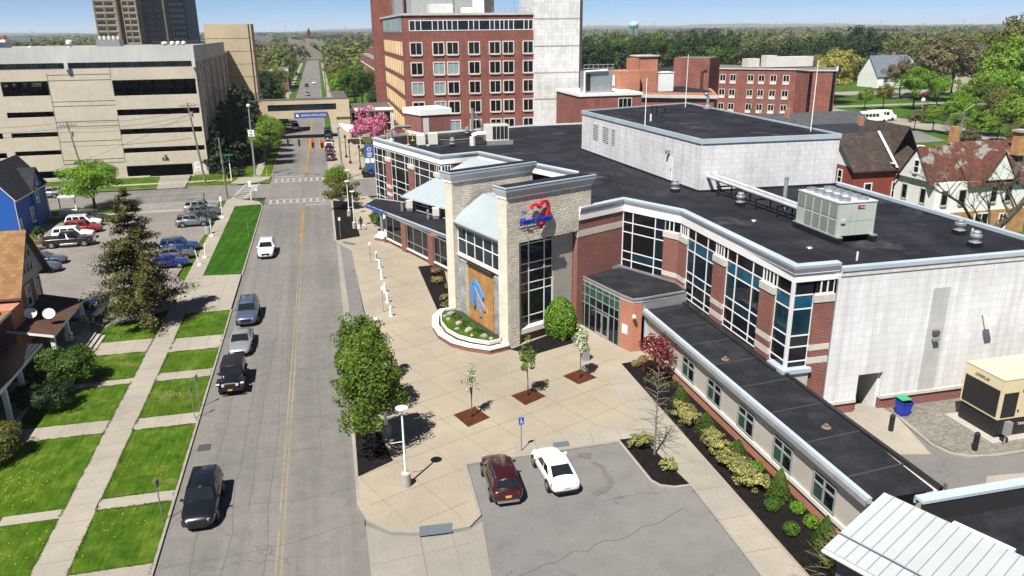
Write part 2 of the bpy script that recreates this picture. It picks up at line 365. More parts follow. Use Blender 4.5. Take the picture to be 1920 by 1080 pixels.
# left side
sheet('lawn', [rect(-70, -10.27, 2, 74.9)], -.03, g_lawn)
sheet('mown_verge', [rect(-14.4, -10.27, 86.7, 124)], -.028, g_lawn_mown)
sheet('lot_verge', [[(-16.1, 86), (-14.4, 86), (-14.4, 124), (-16.2, 129), (-30, 129.2), (-30, 126.5), (-17.2, 126), (-16.6, 108), (-17, 88)], rect(-60, -29.5, 119.5, 129.3), rect(-60, -29, 143, 155.5), rect(-24.4, -10.2, 143, 230)], -.026, g_lawn)
sheet('left_parking_lot', [[(-62, 82), (-24, 82), (-22.4, 70.5), (-20.6, 73.5), (-16.1, 76.3), (-16.2, 86), (-17.2, 88), (-16.6, 108), (-17.2, 126), (-17.2, 130), (-29.3, 130), (-29.6, 119.4), (-62, 119.4)]], -.022, g_lot_left)
walks = [[(-16.1, 5), (-14.25, 5), (-14.4, 74), (-14.4, 129.5), (-16.1, 129.5)], [(-14.38, 74.9), (-10.27, 74.9), (-10.27, 86.7), (-14.39, 87.3)],
         rect(-20.4, -16.1, 65.9, 68.9), rect(-14.4, -10.27, 65.2, 68.3), rect(-22, -16.1, 59.4, 60.4), rect(-14.4, -10.27, 59.3, 60.8), rect(-22.3, -16.1, 51.5, 53.4), rect(-14.4, -10.27, 51.4, 53.1),
         rect(-14.4, -10.27, 41.9, 43), rect(-19.2, -16.1, 41.6, 42.5), rect(-23, -19.4, 41.4, 42.3), rect(-14.4, -10.27, 33.6, 36.2),
         [(-14.4, 124), (-10.6, 124.4), (-11, 126.8), (-14, 129.3), (-14.4, 129.3)], rect(-60, -16.2, 122.9, 124.3),
         [(-12.2, 144.5), (-10.5, 147), (-10.5, 149.4), (-16, 150), (-17, 144), (-14, 143.3)], rect(-60, -17, 147.2, 148.6), rect(-13.6, -12.2, 150, 230)]
sheet('sidewalk', walks, -.012, g_walk)
sheet('garage_driveway', [[(-28.9, 142.4), (-24.4, 142.6), (-25.2, 156), (-30.6, 156)]], -.018, g_walk2)
# mulch beds
F1 = Fr((13.54, 58.6), (13.54+math.cos(R(23.5)), 58.6+math.sin(R(23.5))))
def W1(u, v): p = F1(u, v, 0); return (p.x, p.y)
sheet('mulch_bed', [[(.3, 46.7), (1.73, 47.8), (2.5, 54), (2.4, 58.8), (.5, 58.8), (.24, 55)], [(.3, 46.7), (1.73, 47.8), (2.45, 43), (.24, 41.7)], [(.4, 124), (3, 122.4), (3.4, 100), (.35, 98.7)],
      [(9.05, 84.3), (12, 84.6), (10.4, 67.9), (9.1, 68.4)], [(13.6, 58.3), (15.2, 56.7), (19.75, 58.5), (21, 61.6), (20, 62)],
      [(21.55, 53.2), (23.7, 53.5), (24.4, 53), (24.4, 14), (21.2, 14), (21.25, 28.4)], [(17.05, 41.9), (18.5, 41.9), (19.15, 36), (18.2, 36.05), (17.5, 36.4), (17.2, 37)],
      [(6.2, 142.5), (8.6, 142.5), (8.6, 150), (6.2, 150)]], .012, g_mulch)
sheet('tree_well', [[(7.09, 48.03), (8.76, 48.84), (9.49, 47), (7.78, 46.04)], [(11.67, 49.9), (13.47, 50.71), (14.14, 49.16), (12.31, 48.16)], [(16.33, 52.18), (18.09, 53.05), (18.78, 51.24), (17.05, 50.43)]], .016, g_redmulch)
# right side yard
b = MB(); b.prism([(33.7, 42.4), (36.6, 42.5), (36.6, 40), (35.3, 35.4), (33.1, 35.9), (32.6, 41.2)], -.3, -.05); struct('door_apron', b, g_walk)
sheet('gravel_yard', [[(36.6, 41.3), (36.4, 37), (37, 35), (38.4, 34.3), (60, 34.6), (60, 41.3)]], -.06, g_gravel)
b = MB(); b.strip([(36.64, 39.9), (36.13, 36.3), (36.4, 35.2), (37.3, 34.5), (39, 34.2), (62, 34.3)], .22, -.3, .03); struct('yard_kerb', b, g_kerb)
sheet('service_yard', [rect(24, 70, 10, 42)], -.1, g_lot)
sheet('yard_slab', [[(36.68, 32.5), (35.07, 30.9), (35, 20), (50, 20), (50, 31)]], -.09, g_walk)
# far right: park, roads and parking of the neighbourhood behind
sheet('park_lawn', [rect(110, 420, 180, 330), rect(52, 175, 60, 178)], -.2, g_field)
sheet('far_walk', [rect(-14.4, -12.8, 231, 700), rect(2, 4, 201, 700)], -.02, g_walk)
sheet('far_verge', [rect(-45, -10.2, 231, 700), rect(.4, 20, 226, 700)], -.06, g_field)
sheet('far_road', [rect(95, 430, 268, 284), rect(95, 430, 228, 233), rect(150, 162, 120, 420)], -.17, g_walk2)
sheet('bus_lot', [[(104, 150), (140, 152), (158, 200), (150, 208), (112, 206)]], -.16, g_lot)
sheet('hospital_yard', [rect(9, 110, 141, 175)], -.15, g_lot)
# markings
b = MB()
for x, y0, y1 in ((-4.2, 99, 122.2), (-3.98, 99, 122.2)): b.strip([(x, y0), (x, y1)], .14, RZ+.006, RZ+.006)
for x in (-4.25, -3.95): b.strip([(x, 149), (x+1.5, 330)], .16, RZ+.006, RZ+.006)
struct('centre_line', b, m_yellow)
b = MB()
for x in (-4.22, -3.95): b.strip([(x, 20), (x+.03, 50), (x+.12, 99)], .1, RZ+.006, RZ+.006)
struct('old_centre_line', b, m_yellow_old)
b = MB()
for y0, y1 in ((124.9, 127.7), (143.4, 146.8)):
    for y in (y0, y1): b.strip([(-9.7, y), (.1, y-.6)], .3, RZ+.005, RZ+.005)
    for i in range(10): b.strip([(-9.2+i*1.03, y0), (-9.2+i*1.03, y1-.3)], .35, RZ+.009, RZ+.009)
for i in range(8): b.strip([(-15.5+.18*i, 130.8+i*1.9), (-12.9+.2*i, 130.6+i*1.9)], .45, RZ+.006, RZ+.006)
b.strip([(-15.5, 130.2), (-13.9, 147.2)], .3, RZ+.009, RZ+.009); b.strip([(-13.5, 130.2), (-11.8, 145.6)], .3, RZ+.009, RZ+.009)
b.strip([(-3.8, 122.3), (-.2, 122.3)], .45, RZ+.007, RZ+.007); b.strip([(-9.5, 149), (-4.4, 148.8)], .45, RZ+.007, RZ+.007)
for y in (134.2, 138.3): b.strip([(-100, y), (-18, y)], .14, RZ+.005, RZ+.005)
struct('crosswalk_paint', b, m_roadwhite)
# saw-cut joints of plaza and pavements
b = MB()
def inside(p, poly):
    r = False
    for (x1, y1), (x2, y2) in zip(poly, poly[1:]+poly[:1]):
        if (y1 > p[1]) != (y2 > p[1]) and p[0] < (x2-x1)*(p[1]-y1)/(y2-y1)+x1: r = not r
    return r
pj = [(.3, 47), (.3, 39.5), (1, 37.3), (4, 35.4), (6.3, 36.2), (6.5, 41.7), (10.2, 41.9), (10.4, 43.4), (19.5, 44), (19.4, 50), (22.8, 55.5), (20, 58.3), (15, 56.2), (13.2, 57.8), (11.8, 57.6), (8.2, 62), (8.3, 68), (8.9, 84), (12, 85), (8, 92), (5.8, 104), (3.5, 121), (3.5, 100), (2.5, 93), (2.8, 67), (2.6, 54), (2.6, 43)]
def jline(p, q, w=.035, m=0, poly=pj):
    n = int((Vector(q)-Vector(p)).length/.25)+1; run = None
    P = [(p[0]+(q[0]-p[0])*i/n, p[1]+(q[1]-p[1])*i/n) for i in range(n+1)]
    for i, a in enumerate(P+[None]):
        ok = a is not None and inside(a, poly)
        if ok and run is None: run = a
        if ok: last = a
        if not ok and run is not None:
            if run != last: b.strip([run, last], w, .0085, .0085, m)
            run = None
for i in range(-10, 16): jline(W1(i*2.6-.7, -40), W1(i*2.6-.7, 60), .03)
for i in range(-9, 16): jline(W1(-30, i*3.1-.9), W1(30, i*3.1-.9), .03)
for y in np.arange(6, 129, 1.75): b.strip([(-16.1, y), (-14.3, y+.02)], .03, -.0075, -.0075)
for x0, x1, y0, y1 in ((-20.4, -16.1, 66, 68.8), (-14.4, -10.3, 65.4, 68.2), (-22, -16.1, 51.6, 53.3), (-14.4, -10.3, 51.5, 53), (-14.4, -10.3, 59.4, 60.7)):
    for x in np.arange(x0, x1, 1.5): b.strip([(x, y0), (x, y1)], .03, -.0075, -.0075)
for y in np.arange(15, 50, 2.9): b.strip([(18.9, y), (21.05, y)], .035, .0095, .0095)
for x in np.arange(11.5, 20, 1.9): b.strip([(x, 41.9), (x+.25, 43.8)], .03, .0095, .0095)
for x, w in ((3.05, .05), (4.75, .03)): b.strip([(x, 20), (x+.1, 35)], w, RZ+.015, RZ+.015)
for y in (23.5, 27, 30.5, 33.4): b.strip([(.5, y), (5.6, y+.5)], .03, RZ+.015, RZ+.015)
for x in (-13, -11.6): b.strip([(x, 75.2), (x, 86.6)], .03, -.0075, -.0075)
struct('paving_joints', b, m_joint)
b = MB()
def crack(p, q, w, z, amp=.25, n=14):
    P = []; off = 0
    for i in range(n+1):
        t = i/n; off = off*.6+random.uniform(-amp, amp); d = Vector(q)-Vector(p); nn = Vector((-d.y, d.x)).normalized()
        s = Vector(p)+d*t+nn*off; P.append((s.x, s.y))
    b.strip(P, w, z, z)
for y in (30, 36.2, 40.5, 45.6, 51, 58.6, 66, 79, 93): crack((-9.8, y-.6), (.1, y+random.uniform(-.6, 1)), .04, RZ+.0075, .2)
for x, y0, y1 in ((-6.9, 24, 62), (-5.9, 40, 90), (-1.9, 44, 60), (-8.4, 30, 75), (-4.9, 24, 99)): crack((x, y0), (x+random.uniform(-.3, .5), y1), .032, RZ+.0085, .13, 24)
crack((7.2, 30.6), (18, 33.6), .06, RZ+.0075, .3, 18); crack((5.6, 29), (7.4, 31.2), .05, RZ+.0078, .2)
crack((-29, 95), (-21, 112), .06, -.0165, .4); crack((-28, 86), (-20, 92), .06, -.0168, .4); crack((-30, 104), (-19, 101), .06, -.0162, .4)
struct('road_cracks', b, m_crack)
b = MB()
b.sheet([(3.1, 34.98), (4.85, 34.9), (5.0, 35.75), (3.2, 35.85)], .011); b.sheet([(12.6, 41.95), (13.7, 41.95), (13.75, 42.6), (12.7, 42.6)], .011); b.sheet([(1.0, 97.2), (2.4, 95.6), (2.7, 96.4), (1.3, 98)], .011)
struct('tactile_paving', b, m_bluegrey)
b = MB()
for pts, w_ in (([(14.5, 39.9), (14.9, 39.2), (14.8, 38.4), (14.95, 37.6)], .3), ([(14.9, 37.7), (14.6, 37.2), (14.1, 36.8), (13.4, 36.5)], .42), ([(14.5, 37.1), (14.0, 36.7)], .7), ([(13.9, 40.9), (14.4, 40.6), (14.6, 41.0)], .4)): b.strip(pts, w_, RZ+.012+.005*len(b.f), RZ+.012+.005*len(b.f)) if w_ < .6 else None
struct('asphalt_stain', b, M('oil_stain', lin(143, 139, 135, KH), .85, var=.15, scale=3))
# manholes and drain: things you could lift
o = MB(); o.cyl((-.85, 55.9, RZ), (-.85, 55.9, RZ+.02), .4, .4, 20); tag(o.build('manhole_cover', M('cast_iron', (.075, .07, .066, 1), .7, metal=.4), loc=(-.85, 55.9, RZ)), 'round dark iron manhole cover in the right traffic lane', 'manhole cover')
o = MB()
for i in range(9): o.box(-9.7+i*.09, -9.65+i*.09, 47.5, 48.3, RZ, RZ+.025)
for y in (47.5, 48.26): o.box(-9.7, -8.93, y, y+.05, RZ+.001, RZ+.022)
tag(o.build('storm_drain', MATS['cast_iron'], loc=(-9.3, 47.9, RZ)), 'barred iron storm drain grate beside the left kerb', 'drain')
# stray dandelions
bm = MB()
for _ in range(240):
    c = random.choice([(-21.3, 44.5), (-20.6, 43.6), (-19, 45), (-11.3, 46), (-12.2, 40), (-18.5, 39.5), (-21, 47), (-19.6, 46.5), (-17.6, 66), (-13, 56)])
    x, y = random.gauss(c[0], 1.3), random.gauss(c[1], 1.2)
    if -16 < x < -14.4 or x > -10.5: continue
    if any(inside((x, y), p) for p in walks): continue
    s = random.uniform(.02, .036); bm.add([(x-s, y, .05), (x, y-s, .05), (x+s, y, .05), (x, y+s, .05)], [[0, 1, 2, 3]])
DAND = bm; bm.build('dandelions', plain('dandelion_yellow', (.75, .5, .02, 1), .8), kind='stuff')
# ------------------------------------------------------------------ main building
HB_loc = (28.6, 58.4, 0)
m_tile = brick('pale_wall_tile', (.73, .73, .725, 1), (.67, .67, .67, 1), (.52, .52, .52, 1), .58, .56, .014, 0, .6, .1, .04, .25, .16)
m_tile_b = brick('penthouse_tile', (.69, .69, .69, 1), (.62, .62, .625, 1), (.47, .47, .48, 1), .75, .5, .016, .5, .6, .12, .05, .25, .16)
m_stone = brick('split_face_stone', (.66, .61, .52, 1), (.54, .49, .41, 1), (.42, .38, .31, 1), .4, .2, .012, .5, .95, .25, .0, .5)
def _stone():
    m = MATS['split_face_stone']; nt = m.node_tree; b = [n for n in nt.nodes if n.type == 'BSDF_PRINCIPLED'][0]
    tc = N(nt, 'TexCoord'); mp = N(nt, 'Mapping'); mp.inputs['Scale'].default_value = (2.2, 4.2, 1); nt.links.new(tc.outputs['UV'], mp.inputs[0])
    bump(nt, b, noise(nt, mp.outputs[0], 2.2, 3, .55), 1., .2)
_stone()
m_stone_side = brick('pale_coursed_stone', (.7, .65, .54, 1), (.62, .57, .47, 1), (.48, .43, .36, 1), .55, .22, .012, .5, .9, .15, .15, .6)
m_slate = brick('grey_ledger_stone', (.42, .43, .44, 1), (.24, .25, .27, 1), (.14, .14, .15, 1), .35, .1, .008, .4, .85, .35, .3, .7)
m_rust = brick('rust_ledger_stone', (.62, .33, .1, 1), (.42, .22, .08, 1), (.22, .13, .06, 1), .3, .07, .006, .4, .75, .35, .3, .6, .25)
m_rustpale = brick('buff_ledger_stone', (.55, .47, .3, 1), (.36, .31, .22, 1), (.2, .17, .12, 1), .3, .08, .006, .4, .8, .3, .3, .6)
m_bandgrey = M('fascia_metal', (.42, .43, .45, 1), .5, .4, .05, var=.06)
m_capblue = M('coping_metal', (.43, .5, .56, 1), .4, .4, .1, var=.08, scale=.6)
m_fasciawhite = M('white_fascia', (.84, .83, .82, 1), .5, var=.03, big=.05)
m_siding = stripes('beige_siding', (.55, .5, .43, 1), (.3, .26, .22, 1), .13, .86, 'v', .6)
m_metalroof = stripes('pale_standing_seam', (.4, .46, .485, 1), (.26, .31, .34, 1), .42, .86, 'u', .35, .5, .2)
g_roof = groundmat('roof_membrane', (lin(44, 46, 54, KH), lin(56, 58, 66, KH), lin(76, 77, 84, KH)), (5, .35, .07), rough=.7, bmp=.05, spot=(.16, lin(98, 98, 103, KH), .57), streak=((.4, .09, 1), .28))
g_roof2 = groundmat('annex_membrane', (lin(46, 48, 54, KH), lin(58, 60, 66, KH), lin(80, 80, 86, KH)), (6, .6, .1), rough=.7, bmp=.05, spot=(.9, lin(100, 100, 103, KH), .63))
m_seam = plain('membrane_seam', lin(84, 85, 90, KH), .8, .2)
m_lap = plain('membrane_lap', lin(66, 68, 75, KH), .8, .2)

HB = thing('medical_building', 'large brick, white tile and glass medical building with black flat roofs and stone entrance fins', 'building', HB_loc)
def win_grid(F, us, zs, pane=None, fw=.09, v=0., parent=HB, frame=m_white, name='window', proud=.05, skip=None):
    """glazed bay: one window part (glass panes) with its frame as sub-part; us / zs are the bar positions"""
    g = MB(); mats = []
    for i in range(len(us)-1):
        for j in range(len(zs)-1):
            if skip and skip(i, j): continue
            m = pane(i, j) if pane else m_glass
            if m not in mats: mats.append(m)
            u0, u1, z0, z1 = us[i], us[i+1], zs[j], zs[j+1]
            g.add([F(u0, v, z0), F(u1, v, z0), F(u1, v, z1), F(u0, v, z1)], [[0, 1, 2, 3]], mats.index(m))
    w = g.build(name, mats, parent)
    f = MB(); h = fw/2
    for i, u in enumerate(us):
        zz = [j for j in range(len(zs)-1) if not (skip and skip(min(i, len(us)-2), j) and skip(max(i-1, 0), j))]
        if zz: f.fbox(F, u-h, u+h, v-proud, v+.04, zs[zz[0]]-h, zs[zz[-1]+1]+h)
    for j, z in enumerate(zs):
        f.fbox(F, us[0]+h if False else us[0], us[-1], v-proud+.012, v+.03, z-h+.004, z+h-.004)
    fr = f.build('frame', frame, w)
    return w
def cornice(pts, z, ov=.45):
    """white band, flared grey fascia and bright coping running along pts (outside on the right), mitred at the corners"""
    b = MB(); Fs = [Fr(p, q2) for p, q2 in zip(pts, pts[1:])]
    def off(v, zz):
        o = []
        for i, p in enumerate(pts):
            na = Fs[max(i-1, 0)].n; nb = Fs[min(i, len(Fs)-1)].n; m = (na+nb).normalized(); o.append(Vector((p[0], p[1], zz))+m*(v/m.dot(na)))
        return o
    ov = .24; prof = [(.25, z-.6, 2), (-.1, z-1.15, 0), (-.12, z-.55, 1), (-ov, z-.2, 2), (-ov-.02, z-.02, 2), (.25, z+.03, 2), (.25, z-.6, 2)]; rows = [off(v, zz) for v, zz, m in prof]
    for k in range(1, len(prof)-1):
        for i in range(len(Fs)): b.add([rows[k][i], rows[k][i+1], rows[k+1][i+1], rows[k+1][i]], [[0, 1, 2, 3]], prof[k][2])
    for i in (0, len(pts)-1): b.add([r[i] for r in rows[:-1]], [list(range(6))], 0)
    b.build('cornice', [m_fasciawhite, m_bandgrey, m_capblue], HB)
# --- plan points
A = (25.65, 64.2); Bp = (28.6, 58.4); Cc = (28.6, 41.75); N0 = (6.9, 115.4); N1 = (13.75, 95.5); N2 = (18.9, 97.0); N3 = (22.3, 88.6); BW = (20.6, 61.72)
roof = [(28.4, 41.55), (49.4, 41.55), (50.2, 66), (49.6, 124.3), (33.5, 124.2), (12, 118.4), N0, N1, N2, N3, (26.4, 79), (22.2, 70), (21.4, 62.7), A, Bp]
b = MB(); b.sheet(roof, 10.4); rf = b.build('roof', g_roof, HB)
# seams and ponding lines on the membrane
b = MB()
for y in (46, 52, 58, 64, 72, 80, 90, 100, 110): b.strip([(29 if y < 57 else 30, y+.3), (33.9 if y > 67 else 48.9, y)], .09, 10.405, 10.405)
for x in (33, 41): b.strip([(x, 42.2), (x, 64 if x > 35 else 98)], .07, 10.409, 10.409)
for x, y0, y1 in ((27.5, 82, 116), (20, 104, 117)): b.strip([(x, y0), (x, y1)], .07, 10.409, 10.409)
b.build('roof_seams', m_lap, rf)
# --- walls
b = MB()
S0 = Fr((30.05, 41.5), (49.4, 41.5))
def tilewall(F, u0, u1, z0, z1, t=.3, v=0., m=0): b.fbox(F, u0, u1, v, v+t, z0, z1, m)
# south tile wall with a door recess at x 34.1..36.0
tilewall(S0, 1.5, 4.15, .75, 10.15); tilewall(S0, 6.1, 19.3, .75, 10.15); tilewall(S0, 4.15, 6.1, 2.75, 10.15)
b.box(31.55, 34.2, 41.53, 41.8, -.3, .75, 1); b.box(36.15, 49.3, 41.53, 41.8, -.3, .75, 1)
b.box(31.5, 34.2, 41.42, 41.8, .72, .95, 2); b.box(36.15, 49.35, 41.42, 41.8, .72, .95, 2)
b.box(34.2, 34.35, 41.8, 43.6, -.3, 2.75, 3); b.box(36.0, 36.15, 41.8, 43.6, -.3, 2.75, 0); b.box(34.35, 36, 43.5, 43.6, -.3, 2.75, 3); b.box(34.35, 36, 41.8, 43.5, 2.65, 2.75, 3)
# darker repaired stripes down the tile
for x in (39.15, 47.9): b.box(x, x+1.35, 41.485, 41.5, .95, 8.6 if x < 40 else 10.1, 4)
# east and north walls
b.box(49.3, 49.6, 41.5, 124.3, -.3, 10.5, 0)
b.fbox(Fr((49.6, 124.3), (33.5, 124.2)), 0, 16.1, 0, .3, -.3, 10.5, 0); b.fbox(Fr((33.5, 124.2), (12, 118.4)), 0, 22.2, 0, .3, -.3, 10.5, 0); b.fbox(Fr((12, 118.4), N0), 0, 5.9, 0, .3, -.3, 10.5, 1)
b.build('wall', [m_tile, m_red_brick, m_limestone, M('recess_paint', (.42, .41, .39, 1), .7), brick('repaired_tile', (.47, .47, .46, 1), (.42, .42, .415, 1), (.36, .36, .36, 1), .58, .56, .014, 0, .6, .1, .05)], HB)
b = MB(); b.box(34.5, 35.4, 43.42, 43.48, -.05, 2.1); d = b.build('door', M('grey_door', (.4, .39, .37, 1), .5), HB)
b = MB(); b.box(34.6, 34.66, 43.36, 43.42, .95, 1.1); b.build('handle', m_blackgloss, d)
b = MB(); b.strip([(31.8, 41.66), (49.4, 41.66), (49.4, 66)], .44, 10.05, 10.4, 1); b.strip([(31.8, 41.62), (49.45, 41.62), (49.45, 67)], .5, 10.4, 10.66, 0); b.strip([(49.55, 66), (49.75, 124.3), (33.5, 124.3), (12, 118.5), (7, 115.7)], .5, 10.3, 10.6, 0)
b.build('coping', [m_capblue, M('stone_band', (.6, .58, .55, 1), .7)], HB)
# --- brick piers and stone bands
b = MB()
FW = Fr(Bp, Cc)           # west front, u towards the camera
FD = Fr(A, Bp)            # canted front
FB = Fr(BW, A)            # brick wall beside the fin
FS = Fr(Cc, (31.5, 41.75)) # return on the south
def pier(F, u0, u1, z0, z1=8.9, pr=.22, bands=((5.0, 5.42), (4.05, 4.5))):
    b = MB()
    b.fbox(F, u0, u1, -pr, .1, z0, z1-.5, 0); b.fbox(F, u0-.05, u1+.05, -pr-.06, .1, z1-.5, z1, 1)
    for za, zb in bands:
        if za > z0+.4: b.fbox(F, u0-.012, u1+.012, -pr-.02, .1, za, zb, 1)
    b.build('brick_pier', [m_red_brick, m_limestone], HB)
pier(FW, 0, 1.45, 3.5); pier(FW, 6.25, 8.05, 3.5); pier(FW, 13.05, 14.75, 3.5)
pier(FD, 4.85, 6.66, 4.5)
pier(FS, 1.5, 2.95, -.3); b = MB(); b.box(31.55, 31.62, 41.45, 41.9, -.3, 9.9); b.build('corner_trim', m_grey, HB); b = MB()
# brick wall next to the fin
b.fbox(FB, -.1, FB.L, 0, .3, -.3, 8.35, 0); b.fbox(FB, -.1, FB.L, -.025, .3, 8.35, 8.92, 1); b.fbox(FB, -.1, FB.L, 0, .3, 8.92, 10.1, 0); b.fbox(FB, -.1, .2, .3, 1.4, -.3, 10.1, 0)
b.build('brick_wall', [m_red_brick, m_limestone], HB)
b = MB(); b.box(28.25, 30.15, 41.4, 43.3, -.3, 3.55, 0); b.box(28.1, 30.25, 41.25, 43.2, 3.55, 3.85, 1); b.build('corner_plinth', [m_siding, m_capblue], HB)
# glass
ZW = [3.75, 4.25, 5.29, 6.09, 7.96, 8.92, 9.85]
def pane_w(i, j): return m_glass if j in (0, 1, 5) else (m_bluepane if j == 4 else (m_glassblue if (i+j) % 3 else m_teal))
win_grid(FW, [1.45, 2.75, 4.9, 6.25], ZW, pane_w)
win_grid(FW, [8.05, 9.4, 11.7, 13.05], ZW, pane_w)
win_grid(FW, [14.75, 16.6], ZW, pane_w)
win_grid(FS, [.06, 1.5], ZW, pane_w)
win_grid(FD, [0.05, 1.2, 3.75, 4.85], [4.5, 5.35, 6.15, 7.95, 8.85, 9.85], lambda i, j: m_teal if (i, j) in ((1, 1),) else m_glass if i != 2 else m_glassblue)
for F, us in ((FW, [0, .45, .85, 1.25]), (FW, [6.65, 7.05, 7.45]), (FW, [13.45, 13.85, 14.3]), (FD, [4.85, 5.3, 5.75, 6.6]), (FS, [1.5, 1.98, 2.46, 2.95])):
    win_grid(F, us, [8.93, 9.85], None, name='clerestory_window')
b = MB(); b.fbox(FW, 16.55, 16.75, -.14, .02, 3.75, 9.9); b.build('corner_post', m_white, HB)
# north wing front
FN = Fr(N0, N1); FNB = Fr(N1, N2); FNC = Fr(N2, N3)
ZN = [0.3, 1.2, 2.4, 3.6, 4.6, 5.5, 7.45, 8.35, 9.4]
b = MB()
for u in (4.2, 11.75, 19.4): pier(FN, u, u+1.7, -.3, 8.4, .22, ((3.0, 3.5), (4.1, 4.65)))
b.fbox(FN, 0, FN.L, -.12, .1, -.3, .3, 1); b.fbox(FNB, 1.3, FNB.L, 0, .3, -.3, 9.6, 0); b.fbox(FNC, 0, FNC.L, 0, .3, 5, 9.9, 0)
b.build('brick_wall', [m_red_brick, m_limestone], HB)
for us in ([0, 1, 2.95, 4.2], [5.9, 7.3, 10.4, 11.75], [13.45, 14.9, 17.8, 19.4]): win_grid(FN, us, ZN)
for us in ([4.2, 4.75, 5.3, 5.9], [11.75, 12.3, 12.9, 13.45], [19.4, 19.9, 20.4, 21]): win_grid(FN, us, [8.42, 9.4], name='clerestory_window')
win_grid(FNB, [.1, .5, .9, 1.3], [8.4, 9.4], name='clerestory_window')
cornice([(12, 118.6), N0, N1, N2, N3, (26.3, 79.5)], 10.75); cornice([BW, A, Bp, Cc, (31.75, 41.75)], 11.0)
b = MB(); b.strip([W1(8.6, 9.3), W1(8.6, 1.3)], .2, 10.3, 11.5, 0); b.build('fin_parapet', m_fasciawhite, HB)
# --- stone fins
b = MB()
def fin(F, u0, u1, v0, v1, zt, opening=None):
    if opening:
        a, c, z0, z1 = opening
        b.fbox(F, u0, a, v0, v1, -.3, zt, 0); b.fbox(F, c, u1, v0, v1, -.3, zt, 0); b.fbox(F, a, c, v0, v1, z1, zt, 0)
    else: b.fbox(F, u0, u1, v0, v1, -.3, zt, 0)
    b.fbox(F, u0-.012, u0, v0+.02, v1-.02, -.3, zt, 1)
fin(F1, 0, 1.2, 0, 1.25, 12.72); b.fbox(F1, 1.2, 7.7, 0, 1.25, 8.95, 12.72, 0); b.fbox(F1, 7.7, 9.05, 0, 1.25, 10.9, 12.72, 0)
F2 = Fr(W1(.9, 9.4), W1(9.9, 9.4)); fin(F2, 0, 9.2, 0, 1.25, 12.55)
fw_ = b.build('stone_fin', [m_stone, m_stone_side], HB)
b = MB()
for F, L, zt in ((F1, 9.05, 12.72), (F2, 9.2, 12.55)):
    pts = [F(0, 1.25, 0), F(0, 0, 0), F(L, 0, 0), F(L, 1.25, 0)]
    P = [(p.x, p.y) for p in pts]
    for si, (p, q2) in enumerate(zip(P, P[1:]+P[:1])):
        G2 = Fr(p, q2)
        for m, (va, za), (vb, zb) in ((0, (0, zt), (-.05, zt+.12)), (1, (-.05, zt+.12), (-.28, zt+.62)), (2, (-.28, zt+.62), (-.3, zt+.8))):
            b.add([G2(va*1, va, za), G2(G2.L-va, va, za), G2(G2.L-vb, vb, zb), G2(vb, vb, zb)], [[0, 1, 2, 3]], 0 if si == 0 and m == 1 else m)  # west fascia white instead of grey: its sunlit look put into the colour
    b.fbox(F, -.3, L+.3, -.3, 1.55, zt+.8, zt+.86, 3); b.fbox(F, -.3, L+.3, -.3, -.1, zt+.865, zt+.95, 2); b.fbox(F, -.3, -.1, -.1, 1.55, zt+.865, zt+.95, 2)
    b.fbox(F, -.06, 0, 0, 1.25, zt-.02, zt+.6, 4)
b.build('fin_cap', [m_fasciawhite, m_bandgrey, m_capblue, g_roof, m_fasciawhite], HB)
# recessed window of the front fin and its reveals
FR = Fr(W1(0, .75), W1(1, .75))
b = MB(); b.fbox(F1, 1.2, 1.62, .3, 1.2, .0, 8.95, 0); b.fbox(F1, 5.35, 7.5, .55, 1.2, .0, 8.95, 0); b.fbox(F1, 1.3, 7.5, .15, 1.2, .8, 1.25, 1); b.fbox(F1, 1.2, 7.5, .5, 1.2, -.3, .8, 2)
b.build('window_surround', [m_conc, m_sill, m_red_brick], HB)
win_grid(FR, [1.62, 2.75, 4.45, 5.35], [1.25, 2.1, 4.3, 5.05, 6.1, 6.8, 8.5, 8.95], lambda i, j: m_glass if (i+j) % 3 else m_glassblue)
# --- waterfall wall between the fins
W0 = (13.3, 59.9); FWt = Fr((10.9, 67.3), W0); LW = FWt.L
b = MB(); b.fbox(FWt, -.9, LW, .35, .6, -.2, 9.1, 0); b.fbox(FWt, -.6, LW, .2, .35, 5.85, 6.15, 1)
for u0, u1, m, v in ((-.6, 1.0, 0, .25), (1.0, 1.75, 3, .2), (1.75, 6.1, 2, .12), (6.1, LW, 0, .25)): b.fbox(FWt, u0, u1, v, .36, .1, 5.5, m)
b.fbox(FWt, 1.7, 6.15, -.02, .3, 5.5, 5.75, 4)
b.build('waterfall_wall', [m_slate, m_sill, m_rust, m_rustpale, m_blackgloss], HB)
win_grid(FWt, [-.3, 1.25, 2.8, 4.35, 5.9, 7.45], [6.15, 7.5, 8.6], lambda i, j: m_glassblue if (i*2+j) % 3 else m_teal, v=.3)
b = MB(); b.fbox(FWt, -.8, LW, .1, .6, 8.6, 9.05, 0); b.build('eave_fascia', m_bandgrey, HB)
b = MB(); a0, a1 = -.9, LW+.1
P = [FWt(a0, -.15, 9.08), FWt(a1, -.15, 9.08), FWt(a1, 2.7, 11.35), FWt(a0+1, 2.7, 11.35)]
b.add(P, [[0, 1, 2, 3]]); b.add([P[0], P[1], FWt(a1, -.15, 8.95), FWt(a0, -.15, 8.95)], [[3, 2, 1, 0]])
b.add([P[3], P[2], FWt(a1, 8.2, 11.32), FWt(a0+1, 8.2, 11.32)], [[0, 1, 2, 3]]); b.build('metal_roof', m_metalroof, HB)
